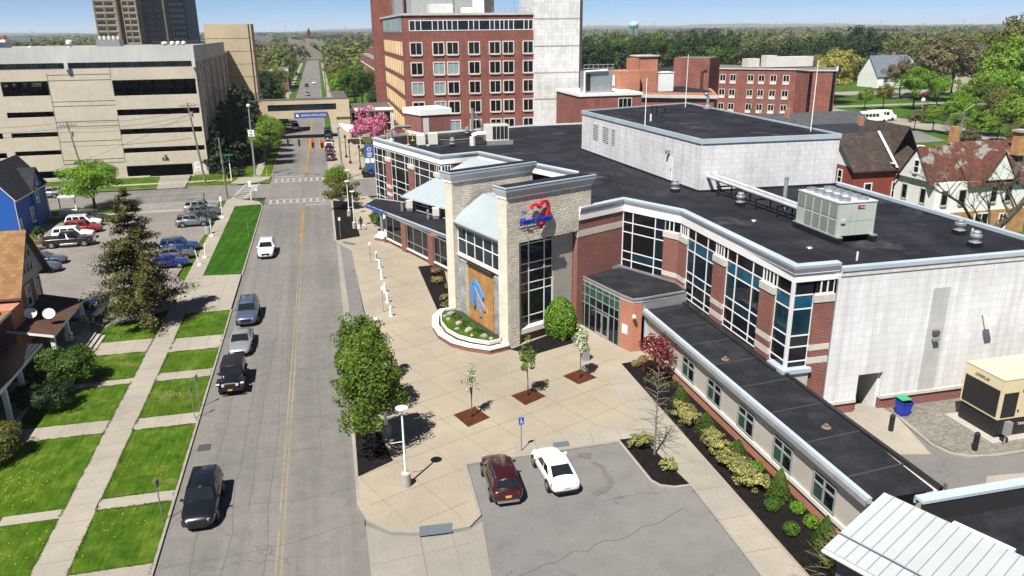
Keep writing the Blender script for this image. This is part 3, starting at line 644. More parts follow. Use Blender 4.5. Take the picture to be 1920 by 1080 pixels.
# blue hand-shaped relief on the rust panel
def ribbon(F, pts, v0, v1, m=0):
    n = len(pts)
    b.add([F(u, v1, z) for u, z in pts]+[F(u, v0, z) for u, z in pts], [list(range(n, 2*n))]+[[i, (i+1) % n, n+(i+1) % n, n+i] for i in range(n)], m)
b = MB()
ribbon(FWt, [(2.45, 3.95), (2.7, 4.35), (3.2, 4.45), (3.8, 4.1), (4.3, 3.6), (4.62, 3.2), (4.6, 3.0), (4.3, 3.05), (3.8, 3.5), (3.2, 3.9), (2.8, 4.0)], -.05, .1)
ribbon(FWt, [(2.3, 3.8), (2.6, 3.85), (2.95, 3.4), (3.1, 2.7), (3.1, 1.9), (2.9, 1.75), (2.5, 2.3), (2.25, 3.0)], -.06, .1)
for k, (ue, ze) in enumerate(((4.85, 1.95), (4.2, 1.25))): ribbon(FWt, [(2.75, 3.85), (2.95, 3.9), (3.55, 3.2-k*.25), (ue-.1, ze+.35), (ue, ze), (ue-.3, ze+.05), (3.35, 2.9-k*.3)], -.04, .1, 1)
b.build('wall_relief', [M('relief_blue', (.07, .25, .62, 1), .45, var=.12), M('relief_grey', (.24, .3, .38, 1), .5)], HB)
# --- entrance vestibule
E0 = (21.1, 62.55); E1 = (22.62, 56.55); FE = Fr(E0, E1)
vest = [E0, E1, (23.15, 55.2), (24.05, 55.2), (28.1, 56.0), (28.6, 58.4), A, (21.2, 62.6)]
b = MB(); b.prism(vest, 4.3, 4.55, 1, 0); b.strip(vest[:5], .14, 4.55, 4.68, 2); b.strip([A, (21.3, 62.7)], .3, 4.55, 4.8, 2); b.strip([(28.4, 56.6), (28.45, 58.4), (25.65, 64.1)], .25, 4.55, 4.7, 2)
b.build('vestibule_roof', [g_roof2, m_bandgrey, m_galv], HB)
b = MB(); b.prism([E1, (23.15, 55.22), (24.0, 55.22), (24.0, 57), (22.9, 57)], -.3, 4.35)
b.build('entrance_pier', m_orange_brick, HB)
b = MB(); F = Fr((24.05, 55.25), (28.3, 56.0)); b.fbox(F, 0, F.L, 0, .1, 3.0, 4.4); b.build('vestibule_side', m_galv, HB)
win_grid(FE, [.05, .85, 1.65, 2.65, 3.65, 4.65, 5.4, 6.1], [.0, 2.35, 3.15, 3.95, 4.32], lambda i, j: m_glass if j == 0 or (j == 1 and i > 1) else m_greenglass, frame=M('green_grey_frame', (.3, .36, .35, 1), .4, metal=.3), fw=.08)
for u in (2.7, 3.68):
    b = MB()
    for a, c, z0, z1 in ((0, .12, .02, 2.2), (.82, .94, .02, 2.2), (.12, .82, .02, .3), (.12, .82, 2.05, 2.2)): b.fbox(FE, u+a, u+c, -.1, -.055, z0, z1)
    d = b.build('door', m_galv, HB)
    b = MB(); b.fbox(FE, u+.86 if u < 3 else u+.02, u+.9 if u < 3 else u+.06, -.17, -.1, .9, 1.3); b.build('handle', m_chrome, d)
b = MB(); F = Fr(E1, (23.15, 55.22)); b.fbox(F, .3, .95, -.02, 0, 1.4, 2.2); tag(b.build('notice_board', m_white, loc=(22.8, 55.9, 1.4)), 'small blank white notice on the orange brick entrance pier', 'sign')
# --- lobby block between fins and north wing
FL = Fr((6.5, 96.4), (13.3, 77.6))
can = [(4.3, 101.2), (12.0, 82.4), (14, 80), (15, 85), (9.9, 100.5), (6.0, 104.5), (4.9, 102)]
b = MB(); b.prism(can, 3.55, 3.95, 1, 0); b.strip(can+can[:1], .16, 3.9, 4.02, 2); b.build('canopy', [g_roof2, m_galv, m_capblue], HB)
b = MB(); b.cyl((6.16, 97.5, .9), (6.16, 97.5, 3.6), .22, .2, 16, 0); b.lathe((6.16, 97.5, 0), [(1.05, -.1), (1.05, .35)], 4, 1); b.lathe((6.16, 97.5, .35), [(1.1, 0), (1.05, .12), (.4, .75)], 4, 2); b.build('canopy_column', [m_grey, m_red_brick, m_sill], HB)
b = MB()
for u in (5.05, 12.0, 18.6): b.fbox(FL, u, u+1.25, -.25, .7, -.2, 3.55, 0)
b.fbox(FL, 0, FL.L, -.05, .4, -.2, .45, 0); b.fbox(FL, 0, FL.L, -.22, .4, .45, .6, 1)
b.fbox(Fr((6.5, 96.4), (3.0, 113)), -.6, 0, 0, .3, -.2, .6, 0)
F = Fr((7.1, 110.5), (6.6, 96.5)); b.fbox(F, 0, F.L, -.1, .3, -.2, .35, 0); b.fbox(F, 0, F.L-5.6, -.15, .3, .35, .85, 1); b.fbox(F, F.L-4.8, F.L, -.15, .3, .35, .85, 1)
b.build('lobby_wall', [m_red_brick, m_sill], HB)
win_grid(FL, [6.3, 8, 10.3, 12.0], [.6, 1.5, 3.5], frame=m_grey); win_grid(FL, [13.25, 14.6, 16.8, 18.6], [.6, 1.5, 3.5], frame=m_grey); win_grid(FL, [.4, 2.4, 5.05], [.6, 1.5, 3.5], frame=m_grey)
EV0 = (9.0, 97.9); EV1 = (15.5, 85.0); FV = Fr(EV0, EV1); FU = Fr((9.35, 98.0), (15.9, 85.2))
win_grid(FU, [.1, .6, 1.1, 2.3, 5, 6.4, 6.85, 7.3, 7.75, 9.2, 11.8, 14.2], [3.95, 4.7, 5.5])
b = MB(); s = .75
b.add([FV(-.1, -.25, 5.4), FV(14.5, -.25, 5.4), FV(14.5, 6.4, 5.55+s*6.4), FV(6.5, 6.4, 5.55+s*6.4)], [[0, 1, 2, 3]])
b.build('metal_roof', m_metalroof, HB)
b = MB(); b.fbox(FV, -.1, 14.5, -.27, -.1, 5.3, 5.5); b.build('gutter', m_bandgrey, HB)
b = MB(); b.prism([(9.6, 97.7), (16, 85.4), (20, 88), (14.5, 95.5)], 3.9, 5.3); b.prism([(13.6, 70.5), (22.5, 74.5), (21, 87), (16, 85)], 0, 9.2); b.build('lobby_core', m_red_brick, HB)
# --- penthouse
PH = [(34.6, 67.4), (49.1, 66.9), (49.9, 102.5), (32.6, 97)]
b = MB(); b.prism(PH, 10.3, 15.2, 0, 0); b.build('penthouse_wall', m_tile_b, HB)
b = MB(); b.sheet(PH, 15.3, 1); b.strip(PH+PH[:1], .2, 15.0, 15.45, 0); b.build('penthouse_roof', [m_capblue, g_roof], HB)
b = MB(); b.strip(PH+PH[:1], .3, 10.4, 10.58); b.build('flashing', m_blackgloss, HB)
FPW = Fr(PH[3], PH[0])
for u, w in ((3.8, 1.5), (6.7, 1.7), (9.4, .8)):
    b = MB(); b.fbox(FPW, u, u+w, -.05, .1, 12.3, 14.2); b.build('louvre', stripes('white_louvre', (.6, .6, .6, 1), (.05, .05, .055, 1), .22, .6, 'v', .5), HB)
b = MB(); u = FPW.L-6.6; b.fbox(FPW, u, u+1.2, -.06, .1, 10.5, 12.9); d = b.build('door', m_white, HB)
b = MB(); b.fbox(FPW, u+1.0, u+1.06, -.12, -.06, 11.6, 11.75); b.build('handle', m_blackgloss, d)
b = MB(); b.fbox(FPW, u+.3, u+.6, -.45, 0, 13.2, 13.6); b.build('door_light', m_grey, HB)
# --- brick stair head on the north roof
SH = [(14.6, 121.0), (19.5, 125.8), (17.5, 130), (12.2, 129)]
b = MB(); b.box(14.6, 19.4, 121.3, 121.5, 10.4, 10.41); 
F = Fr((12.3, 125), (14.6, 121)); pl = [(14.6, 121), (19.4, 122.2), (18, 127.5), (12.6, 126)]
b = MB(); b.prism(pl, 10.4, 13.0, 0); b.prism([(p[0]+(p[0]-16.2)*.06, p[1]+(p[1]-124)*.06) for p in pl], 13.0, 13.9, 1); b.build('stair_head', [m_red_brick, m_fasciawhite], HB)
F = Fr(pl[0], pl[1]); b = MB(); b.fbox(F, .35, 1.25, -.05, .1, 10.45, 12.6); b.build('door', m_offwhite, HB)
# --- annex wing along the walk
AX0, AX1, AY0, AY1 = 24.35, 27.75, 27.4, 55.2
b = MB(); b.box(AX0, 24.7, AY0, AY1-.05, 1.0, 3.45, 0); b.box(AX0-.02, 24.7, AY0, AY1-.05, -.3, .75, 1); b.box(AX0-.12, 24.7, AY0, AY1-.05, .75, 1.0, 2); b.box(27.5, 28.5, AY0, 42.3, -.3, 3.5, 0); b.build('annex_wall', [m_siding, m_orange_brick, m_sill], HB)
b = MB(); b.sheet([(AX0-.1, AY0), (27.9, AY0), (28.55, 41.4), (28.6, 56), (AX0-.1, AY1)], 3.6, 0)
for i in range(7): b.strip([(AX0+.1, 29.5+i*3.6), (28.3, 29.9+i*3.6)], .12, 3.606, 3.606, 1)
b.build('annex_roof', [g_roof2, m_seam], HB)
b = MB(); b.strip([(AX0-.12, AY0), (AX0-.12, AY1)], .26, 3.42, 3.74, 0); b.strip([(AX0-.3, AY0), (AX0-.3, AY1)], .1, 3.3, 3.6, 1); b.strip([(28.3, AY0), (28.4, 41.3)], .25, 3.45, 3.72, 2); b.strip([(28.1, 42), (28.15, 56)], .5, 3.6, 3.72, 2)
b.fbox(WORLD, AX0-.12, AX0+.1, AY1-.3, AY1, 0, 3.6, 0); b.build('gutter', [m_capblue, m_galv, m_blackgloss], HB)
FA = Fr((AX0, 56), (AX0, 20))
for y in (52.2, 48.08, 44.12, 39.93, 35.78, 31.8):
    u = 56-y
    win_grid(FA, [u, u+.95, u+1.9], [1.12, 2.1, 2.62], lambda i, j: m_greenglass if i == 0 and j == 0 else m_glass, frame=M('window_frame_grey', (.33, .36, .35, 1), .45, metal=.2), fw=.12, v=-.03, proud=.06)
# CCTV camera, wall lamp, flood lamp
b = MB(); b.box(39.6, 40.05, 41.25, 41.5, 5.2, 5.5, 0); b.box(39.62, 40.03, 41.15, 41.5, 4.8, 5.05, 1); tag(b.build('wall_light', [M('bronze', (.1, .09, .08, 1), .5), m_galv], loc=(39.8, 41.4, 5)), 'dark bronze wall pack light on the grey stripe of the tile wall', 'wall light')
b = MB(); b.tube([(43.5, 41.5, 6.3), (43.5, 41.1, 6.25), (43.6, 40.8, 6.1)], .05); b.box(43.4, 43.9, 40.6, 41, 5.85, 6.15); tag(b.build('security_camera', m_white, loc=(43.5, 41.4, 6)), 'white floodlight camera on a short arm on the tile wall', 'camera')
b = MB(); b.tube([(23.3, 55.2, 3.3), (23.2, 55.0, 3.25)], .04); b.box(23.05, 23.3, 54.75, 55.0, 3.15, 3.32); tag(b.build('entrance_camera', m_white, loc=(23.2, 55.1, 3.2)), 'tiny white camera high on the orange brick entrance pier', 'camera')
# ------------------------------------------------------------------ large neighbouring buildings
def holes(b, F, u0, u1, z0, z1, hs, t=.4, m=0, v=0.):
    us = sorted({u0, u1, *[h[0] for h in hs], *[h[1] for h in hs]}); zs = sorted({z0, z1, *[h[2] for h in hs], *[h[3] for h in hs]})
    for i in range(len(us)-1):
        run = None
        for j in range(len(zs)):
            uc = (us[i]+us[i+1])/2
            solid = j < len(zs)-1 and not any(h[0] < uc < h[1] and h[2] < (zs[j]+zs[j+1])/2 < h[3] for h in hs)
            if solid and run is None: run = zs[j]
            if not solid and run is not None: b.fbox(F, us[i], us[i+1], v, v+t, run, zs[j], m); run = None
WIN = {}
def wins(F, rects, parent, frame=m_offwhite, glass=m_glass, fw=.12, bars=1, proud=.06, sill=True, v=-.02, name='window', hbar=False, pane=None):
    for k, (u0, u1, z0, z1) in enumerate(rects):
        g = MB(); gm = pane(k) if pane else glass
        g.add([F(u0, v, z0), F(u1, v, z0), F(u1, v, z1), F(u0, v, z1)], [[0, 1, 2, 3]]); w = g.build(name, gm, parent)
        if frame is None: continue
        f = MB()
        f.fbox(F, u0-fw, u0+.02, v-proud, v+.03, z0-fw, z1+fw); f.fbox(F, u1-.02, u1+fw, v-proud, v+.03, z0-fw, z1+fw)
        f.fbox(F, u0+.02, u1-.02, v-proud, v+.03, z1-.02, z1+fw); f.fbox(F, u0+.02, u1-.02, v-proud-(.1 if sill else 0), v+.03, z0-fw*1.5, z0+.02)
        for i in range(bars): u = u0+(u1-u0)*(i+1)/(bars+1); f.fbox(F, u-.05, u+.05, v-proud*.7, v+.02, z0+.02, z1-.02)
        if hbar: f.fbox(F, u0+.02, u1-.02, v-proud*.8, v+.02, (z0+z1)/2-.04, (z0+z1)/2+.04)
        f.build('frame', frame, w)
# --- parking garage
m_garage = M('garage_concrete', lin(204, 194, 176, .82), .9, var=.07, scale=1.2, big=.1, bscale=.15, spots=(.35, lin(172, 164, 150, .8), .68))
m_parapet = M('grey_parapet_concrete', lin(196, 196, 192, .85), .85, var=.1, scale=.9, stretch=(1, 1, .35), spots=(.5, lin(160, 160, 158, .8), .66))
m_garage_in = M('shaded_interior', (.035, .034, .033, 1), .9)  # near-black colour puts the unlit look of the inside into the decks
PG = thing('parking_garage', 'beige concrete parking garage with long dark openings and grey roof parapet', 'parking garage', (-21.9, 156, 0))
FG = Fr((-140, 156), (-21.9, 156)); ux = lambda x: x+140
b = MB()
hs = []
for z0, z1 in ((14.75, 17.5), (11.25, 12.35), (7.85, 8.85), (4.45, 5.4)): hs.append((ux(-36.25), ux(-22.15), z0, z1))
hs.append((ux(-36.25), ux(-24.75), -.1, 2.1))
for k in range(4):
    o = -k*24.5
    for z0, z1 in ((15.15, 17.65), (11.45, 12.4), (7.95, 8.8), (4.7, 5.55), (.5, 1.8)): hs.append((ux(-54.15+o), ux(-46.65+o), z0, z1))
    if k: 
        for z0, z1 in ((14.75, 17.5), (11.25, 12.35), (7.85, 8.85), (4.45, 5.4)): hs.append((ux(-39+o), ux(-31+o), z0, z1))
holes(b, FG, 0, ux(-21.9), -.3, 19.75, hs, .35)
# east side: piers and staggered spandrels
FE2 = Fr((-21.9, 156), (-21.9, 206)); hs2 = []
for i in range(5):
    u0 = 3.5+i*9.2
    for k, z in enumerate((1.2, 4.9, 8.4, 11.8, 15.2, 18.5)): hs2.append((u0, u0+4.6, z+(i % 3)*.45, z+1.5+(i % 3)*.45+(1.3 if k == 4 else 0)))
holes(b, FE2, .35, 50, -.3, 20.2, hs2, .35)
for i in range(6): b.fbox(FE2, 1.2+i*9.2, 2.6+i*9.2, -.5, 0, -.3, 20.4)
for z in (14.0, 13.2, 10.5, 9.6, 6.95, 18.6, 17.65, 2.9, 3.6):
    b.box(-46.6, -36.3, 155.965, 156, z, z+.05, 1)
for x, z0, z1 in ((-46.6, 3, 19), (-36.3, 3, 11), (-36.3, 18, 19.7)): b.box(x, x+.05, 155.965, 156, z0, z1, 1)
b.box(-140, -22.2, 205.6, 206, -.3, 14, 0); b.box(-60, -22.2, 205.6, 206, 14, 18.3, 0); b.box(-140, -22.2, 205.6, 206, 18.3, 20, 0)
for x in range(-138, -61, 4): b.box(x, x+1, 205.6, 206, 14, 18.3, 0)
b.build('wall', [m_garage, m_joint_dark], PG)
b = MB()
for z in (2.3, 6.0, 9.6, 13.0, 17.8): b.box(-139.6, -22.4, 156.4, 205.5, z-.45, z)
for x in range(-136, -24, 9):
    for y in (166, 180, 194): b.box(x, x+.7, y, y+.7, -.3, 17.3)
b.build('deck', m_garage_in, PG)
b = MB(); b.box(-140, -22, 156.2, 205.8, 19.7, 22.4, 1, 2); b.box(-140, -21.75, 155.5, 155.85, 20.65, 23.3, 0); b.box(-22.1, -21.75, 155.85, 206, 20.4, 23.3, 3); b.box(-140, -22.1, 205.5, 206, 20.4, 22.9, 0)
for x in (-22.35, -43.4, -64.5): b.box(x, x+.6, 155.4, 155.85, 19.5, 20.7, 0)
b.build('parapet', [m_parapet, M('window_band', (.07, .075, .085, 1), .4), M('gravel_roof', lin(150, 146, 140, KH), .9, var=.2, scale=.6), m_parapet], PG)
FWb = Fr((-140, 156.2), (-21.9, 156.2))
wins(FWb, [(ux(x), ux(x)+1.5, 19.78, 20.6) for x in (-24.9, -28.3, -33.2, -36.6, -39.9, -43.2-3, -49.5, -52.8, -56.3)], PG, M('band_frame', (.25, .25, .26, 1), .6), m_glassblue, .06, 1, .03, False)
b = MB(); b.box(-36.3, -32.3, 155.4, 155.98, -.3, .15); b.build('exit_kerb', m_garage, PG); b = MB(); b.box(-24.7, -21.9, 155.3, 155.98, -.3, .5); b.build('exit_kerb', m_garage, PG)
text('Exit', (-29.3, 155.93, 2.9), (1, 0, 0), .75, plain('brown_letters', (.1, .07, .05, 1)), 'exit_lettering', PG, depth=.05)
b = MB(); b.box(-29.5, -29.1, 155.5, 156, 3.75, 4.0); b.box(-41.6, -41.2, 155.5, 156, 3.5, 3.75); b.build('wall_light', m_grey, PG)
b = MB(); b.box(-24.5, -22.3, 155.9, 155.97, .6, 2.1); b.build('exit_panel', m_offwhite, PG)
b = MB(); b.box(-26, -15.2, 207, 216, -.3, 27.3, 0)
for z in (7, 11, 15, 18, 21, 24): b.box(-26, -15.19, 206.97, 207, z, z+.06, 1)
b.box(-15.9, -15.6, 206.96, 207, 0, 27.3, 1); b.build('stair_tower', [M('stair_tower_concrete', lin(198, 182, 152, .8), .9, var=.06, scale=1), m_joint_dark], PG)
# garage roof clutter: every piece a thing of its own
def vent(x, y, z, r, h, label, m=m_white, name='roof_vent', cat='vent', grp=None):
    r *= .75; h *= .75; b = MB(); b.lathe((x, y, z), [(r*.6, 0), (r*.6, h*.55), (r, h*.6), (r, h*.85), (r*.5, h)], 10); return tag(b.build(name, m, loc=(x, y, z)), label, cat, grp)
for k, (x, y, r, h) in enumerate(((-27.5, 170, .6, 2.0), (-26.6, 171, .6, 2.0), (-25.7, 172, .6, 2.0))): vent(x, y, 22.4, r, h, 'white capped vents in a row of three by the garage roof corner', grp='three white vents on the garage roof')
vent(-48, 178, 22.4, .8, 2.6, 'tallest white mushroom vent on the garage roof'); vent(-57, 184, 22.4, .5, 1, 'small white vent near the middle of the garage roof'); vent(-66, 175, 22.4, .5, .8, 'low white dome vent on the left of the garage roof')
b = MB(); b.box(-45, -40.5, 186, 190, 22.4, 24.3, 0)
for i in range(5): b.cyl((-44.6+i*.9, 188, 24.3), (-44.6+i*.9, 188, 25.0), .3, .3, 8, 1)
tag(b.build('rooftop_unit', [m_galv, m_offwhite], loc=(-42, 188, 22.4)), 'grey rooftop air handler with five stubby stacks on the garage roof', 'rooftop unit')
b = MB(); b.box(-70, -61, 182, 186, 22.4, 24, 0); b.box(-70.5, -60.5, 181.5, 186.5, 24, 24.5, 1)
for i in range(6): b.cyl((-69+i*1.5, 184, 24.5), (-69+i*1.5, 184, 25.3), .45, .45, 8, 2)
tag(b.build('cooling_unit', [m_galv, m_white, plain('rust_red', (.3, .08, .05, 1), .8)], loc=(-65, 184, 22.4)), 'white cooling unit with rust red fan stacks on the garage roof', 'cooling unit')
b = MB()
for x in np.arange(-36, -26.3, 1.5): b.cyl((x, 198, 22.4), (x, 198, 23.6), .05, n=5)
for z in (23.0, 23.6): b.tube([(-36, 198, z), (-26.3, 198, z)], .05, 5)
tag(b.build('roof_railing', plain('brown_rail', (.1, .05, .04, 1), .6), loc=(-31, 198, 22.4)), 'brown pipe railing on the garage roof by the stair tower', 'railing')
vent(-33, 194, 22.4, .9, 1.6, 'wide white cowl vent in front of the brown railing on the garage roof')
b = MB(); b.box(-74, -69, 168, 170.5, 22.4, 22.9); b.box(-73.5, -69.5, 168.3, 170.2, 22.9, 23.2); tag(b.build('skylight', m_white, loc=(-71, 169, 22.4)), 'low white skylight hatch on the left of the garage roof', 'skylight')
# --- tall apartment tower behind the garage
AT = thing('apartment_tower', 'tall tan and dark slab apartment tower rising behind the garage', 'building', (-108, 500, 0))
m_tan = M('tan_concrete', lin(176, 156, 126, .75), .9, var=.08); m_brown = M('shaded_brown_concrete', lin(112, 104, 92, .8), .9, var=.1); m_slateb = M('shaded_slate_panels', lin(92, 100, 116, .8), .8, var=.1)  # brown and slate carry the shade of the east faces in their colour
b = MB(); b.box(-119.5, -107.2, 500, 530, -.3, 72, 0); b.box(-107.2, -104.8, 504, 530, -.3, 72, 1); b.box(-104.8, -97, 500, 530, -.3, 72, 0); b.box(-97, -84.5, 514, 560, -.3, 72, 1); b.box(-84.5, -74.5, 524, 570, -.3, 70, 2); b.box(-85.4, -84.4, 512, 524, -.3, 71, 1)
b.build('wall', [m_tan, m_brown, m_slateb], AT)
FT = Fr((-119.5, 500), (-97, 500)); rc = []
for k in range(13):
    z = 20.5+k*3.3
    for u in (1.0, 6.2, 13.6+1.2, 18.6): rc.append((u, u+(3.0 if u > 10 else 4.2), z, z+1.6))
wins(FT, rc, AT, None, m_glassblue)
b = MB()
for k in range(14): b.fbox(FT, .4, 11.8, -.25, 0, 19.4+k*3.3, 19.9+k*3.3); b.fbox(FT, 14.9, 22.3, -.25, 0, 19.4+k*3.3, 19.9+k*3.3)
for u in (.2, 5.4, 11.4, 14.8, 18.0, 22): b.fbox(FT, u, u+.4, -.3, 0, -.3, 66)
b.build('balcony_band', m_tan, AT)
FT2 = Fr((-97, 514), (-84.5, 514)); wins(FT2, [(u, u+3.4, 20.5+k*3.3, 22+k*3.3) for k in range(12) for u in (2, 7.5)], AT, None, m_glass)
FT3 = Fr((-84.5, 524), (-74.5, 524)); wins(FT3, [(u, u+.9, 21+k*3.3, 22.4+k*3.3) for k in range(12) for u in (1, 2.6, 4.2, 5.8, 7.4)], AT, None, m_offwhite)
# --- hospital block
HO = thing('hospital_block', 'tall red brick hospital block with rows of paired pale framed windows', 'hospital', (17.7, 170, 0))
m_hbrick = brick('hospital_brick', (.27, .085, .062, 1), (.21, .064, .048, 1), (.26, .17, .14, 1), .6, .22, .02, .5, .85, .22, .05, .35, .2)
m_hbrick2 = brick('old_hospital_brick', (.28, .085, .065, 1), (.2, .06, .05, 1), (.26, .17, .15, 1), .6, .22, .02, .5, .85, .18, .05, .25)
b = MB(); b.box(17.7, 45.7, 170, 228, -.3, 28.4, 0, 1); b.box(15.7, 19.5, 228, 236, -.3, 36, 0); b.box(19.5, 26, 222, 236, 28, 34.5, 0); b.build('wall', [m_hbrick, M('hospital_roof', (.2, .2, .2, 1), .9)], HO)
b = MB(); b.strip([(17.7, 228), (17.7, 170), (45.7, 170)], .5, 28.35, 28.8); b.build('coping', m_parapet, HO)
FH = Fr((17.7, 170), (45.7, 170)); FHW = Fr((17.7, 228), (17.7, 170))
HU = ((1.35, 3.65), (6.1, 8.3), (9.1, 11.4), (13.75, 16.0), (18.3, 20.5), (21.3, 23.5), (25.75, 27.85))
HZ = (20.55, 16.5, 12.45, 8.35, 4.25)
def hp(k):
    return m_palecurt if k in (8, 9, 14, 15, 22, 29, 30) else m_glass
wins(FH, [(u0, u1, z, z+2.35) for z in HZ for u0, u1 in HU], HO, M('pale_stone_frame', (.6, .55, .49, 1), .7, var=.05), m_glass, .2, 1, .12, pane=hp)
b = MB()
g = win_grid(FH, [1.3, 2.5, 3.7, 6.1, 7.3, 8.4, 9.2, 10.3, 11.5, 13.8, 14.9, 16.1, 18.4, 19.4, 20.6, 21.5, 22.5, 23.6, 25.9, 26.9, 27.9], [25.35, 27.35], lambda i, j: m_glass if i in (2, 5, 8, 11, 14, 17) else m_glassblue, .16, -.03, HO, m_white, 'window_band')
for z, mm in ((25.35, m_palecurt), (20.55, None), (16.5, None), (12.45, None), (8.35, None), (4.25, None)):
    b = MB()
    for i in range(9): u = 7+i*5.3; b.fbox(FHW, u, u+4.4, -.06, .05, z, z+2.5, 0); b.fbox(FHW, u+4.4, u+5.3, -.3, .05, z-.3, z+2.6, 0)
    b.build('window_screen', mm or M('beige_sun_screen', lin(226, 200, 160, .85), .7, var=.06), HO)
b = MB(); b.box(19, 21, 200, 206, 28.4, 36, 1); b.box(22, 36.5, 190, 206, 28.4, 38, 0); b.box(36.5, 41.5, 190, 206, 28.4, 38, 2); b.build('penthouse', [M('ribbed_grey_cladding', (.36, .38, .38, 1), .6), m_galv, M('dark_weathered_cladding', (.09, .085, .08, 1), .8, var=.4, scale=2)], HO)
b = MB(); b.box(45.72, 56.0, 169.4, 182, -.3, 60, 0); b.box(56.0, 56.7, 169.6, 182, -.3, 60, 1)
for z in (5, 10.6, 16.2, 21.8, 27.4): b.box(45.75, 56.0, 169.36, 169.4, z, z+.22, 2)
b.build('white_tower', [brick('white_tower_tile', (.74, .74, .72, 1), (.62, .62, .605, 1), (.44, .44, .43, 1), .8, .75, .02, 0, .6, .1, .03, .2, .12), plain('dark_edge', (.05, .05, .05, 1), .8), m_conc], HO)
for k, (x, w, h) in enumerate(((24, 5, 2.2), (31, 2.6, 1.5), (34, 1.8, 4))):
    b = MB(); b.box(x, x+w, 174, 178, 28.4, 28.4+h); b.box(x+.15, x+w-.15, 174.2, 177.8, 28.4+h, 28.5+h); tag(b.build('rooftop_box', m_white, loc=(x, 176, 28.4)), ('widest white equipment box on the hospital roof', 'squat white equipment box in the middle of the hospital roof', 'tall thin white equipment cabinet on the hospital roof')[k], 'rooftop unit')
b = MB(); b.cyl((29.5, 176, 28.4), (29.5, 176, 34), .15); 
for k in range(6): b.box(29.1+.3*(k % 2), 29.5+.3*(k % 2), 175.6, 175.9, 30+k*.6, 30.5+k*.6)
tag(b.build('antenna_mast', m_grey, loc=(29.5, 176, 28.4)), 'antenna mast with stacked panels on the hospital roof', 'antenna')
b = MB()
for x in np.arange(37, 45.6, 1.4): b.cyl((x, 171.5, 28.5), (x, 171.5, 29.8), .05, n=5)
for z in (29.1, 29.8): b.tube([(37, 171.5, z), (45.6, 171.5, z)], .05, 5)
b.tube([(42, 172, 28.5), (42, 172, 33), (43.5, 172, 33), (43.5, 172, 28.5)], .06, 5)
tag(b.build('roof_railing', m_galv, loc=(41, 171.5, 28.5)), 'thin grey railing along the hospital roof edge', 'railing')
OB = thing('old_brick_wing', 'older dark red brick hospital wing beyond the tall block', 'building', (22, 300, 0))
b = MB(); b.box(20.5, 46, 262, 400, -.3, 15, 0, 1); b.box(20.3, 46, 262, 400, 11, 11.6, 2); b.box(24, 46, 266, 395, 15, 18, 0); b.build('wall', [m_hbrick2, MATS['hospital_roof'], m_limestone], OB)
wins(Fr((20.5, 400), (20.5, 262)), [(u, u+1.6, z, z+2) for u in range(6, 132, 9) for z in (4, 8)], OB, None, m_glass)
# connector with glass front at the hospital's foot, white base wall
CN = thing('glass_connector', 'low flat roofed connector with white framed glass joining bridge and hospital', 'building', (8, 204, 0))
b = MB(); b.box(6.7, 17.6, 204, 222, -.3, 6.6, 0, 1); b.box(6.6, 17.65, 203.6, 204, 6.2, 6.9, 2); b.box(17.4, 22.6, 160, 169.9, -.3, 5, 3); b.build('wall', [m_offwhite, M('old_grey_roof', lin(120, 117, 112, KH), .9, var=.3, scale=.3, stretch=(.3, 2, 1)), m_white, m_offwhite], CN)
win_grid(Fr((6.7, 204), (17.6, 204)), [.3, 2.2, 4.2, 4.7, 6.2, 7.7, 8.4, 10.2], [.2, 3, 5.9], None, .2, -.05, CN)
# --- skybridge
SB = thing('skybridge', 'beige concrete pedestrian bridge with dark window strip crossing the street', 'bridge', (-4, 202, 0))
m_beige = M('beige_panel', lin(208, 192, 164, .78), .85, var=.06, scale=.8, spots=(.5, lin(180, 160, 132, .8), .7))
FSB = Fr((-24, 202), (6.6, 202)); b = MB(); holes(b, FSB, 0, 30.6, 5.05, 9.35, [(11, 27.4, 6.9, 8.4)], .3)
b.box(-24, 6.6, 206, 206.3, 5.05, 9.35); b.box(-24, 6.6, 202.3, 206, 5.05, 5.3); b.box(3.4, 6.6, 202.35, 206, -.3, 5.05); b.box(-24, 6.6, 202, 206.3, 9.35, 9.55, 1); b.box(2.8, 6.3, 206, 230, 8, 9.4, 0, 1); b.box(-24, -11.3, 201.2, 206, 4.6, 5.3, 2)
for x in (-21, -14.5): b.box(x, x+.8, 203, 204, -.3, 5.1, 2)
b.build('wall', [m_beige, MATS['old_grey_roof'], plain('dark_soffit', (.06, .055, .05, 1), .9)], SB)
b = MB(); b.add([FSB(11, .2, 6.9), FSB(27.4, .2, 6.9), FSB(27.4, .2, 8.4), FSB(11, .2, 8.4)], [[0, 1, 2, 3]]); w = b.build('window', m_glassblue, SB)
b = MB()
for u in np.arange(12.8, 27, 1.8): b.fbox(FSB, u, u+.08, .1, .19, 6.9, 8.4)
b.build('frame', m_blackgloss, w)
b = MB(); b.box(-6.9, 1.1, 201.6, 202, 5.05, 6.45); b.box(-6.9, 1.1, 201.59, 201.6, 6.38, 6.45)
sg = thing('hospital_sign', 'long blue sign reading MEMORIAL MEDICAL CENTER on the bridge', 'sign', (-2.9, 201.8, 5))
b.build('board', plain('sign_blue', (.055, .095, .3, 1), .45), sg); m_signwhite = plain('sign_white', (.8, .8, .8, 1), .5)
text('MEMORIAL MEDICAL CENTER', (-2.2, 201.56, 5.5), (1, 0, 0), .62, m_signwhite, 'lettering', sg, width=6.0)
b = MB(); F = Fr((-6.9, 201.58), (1.1, 201.58)); b.fbox(F, .5, 1.0, -.04, 0, 5.45, 6.05); b.fbox(F, .62, 1.15, -.05, -.04, 5.4, 5.6); b.build('emblem', m_signwhite, sg)
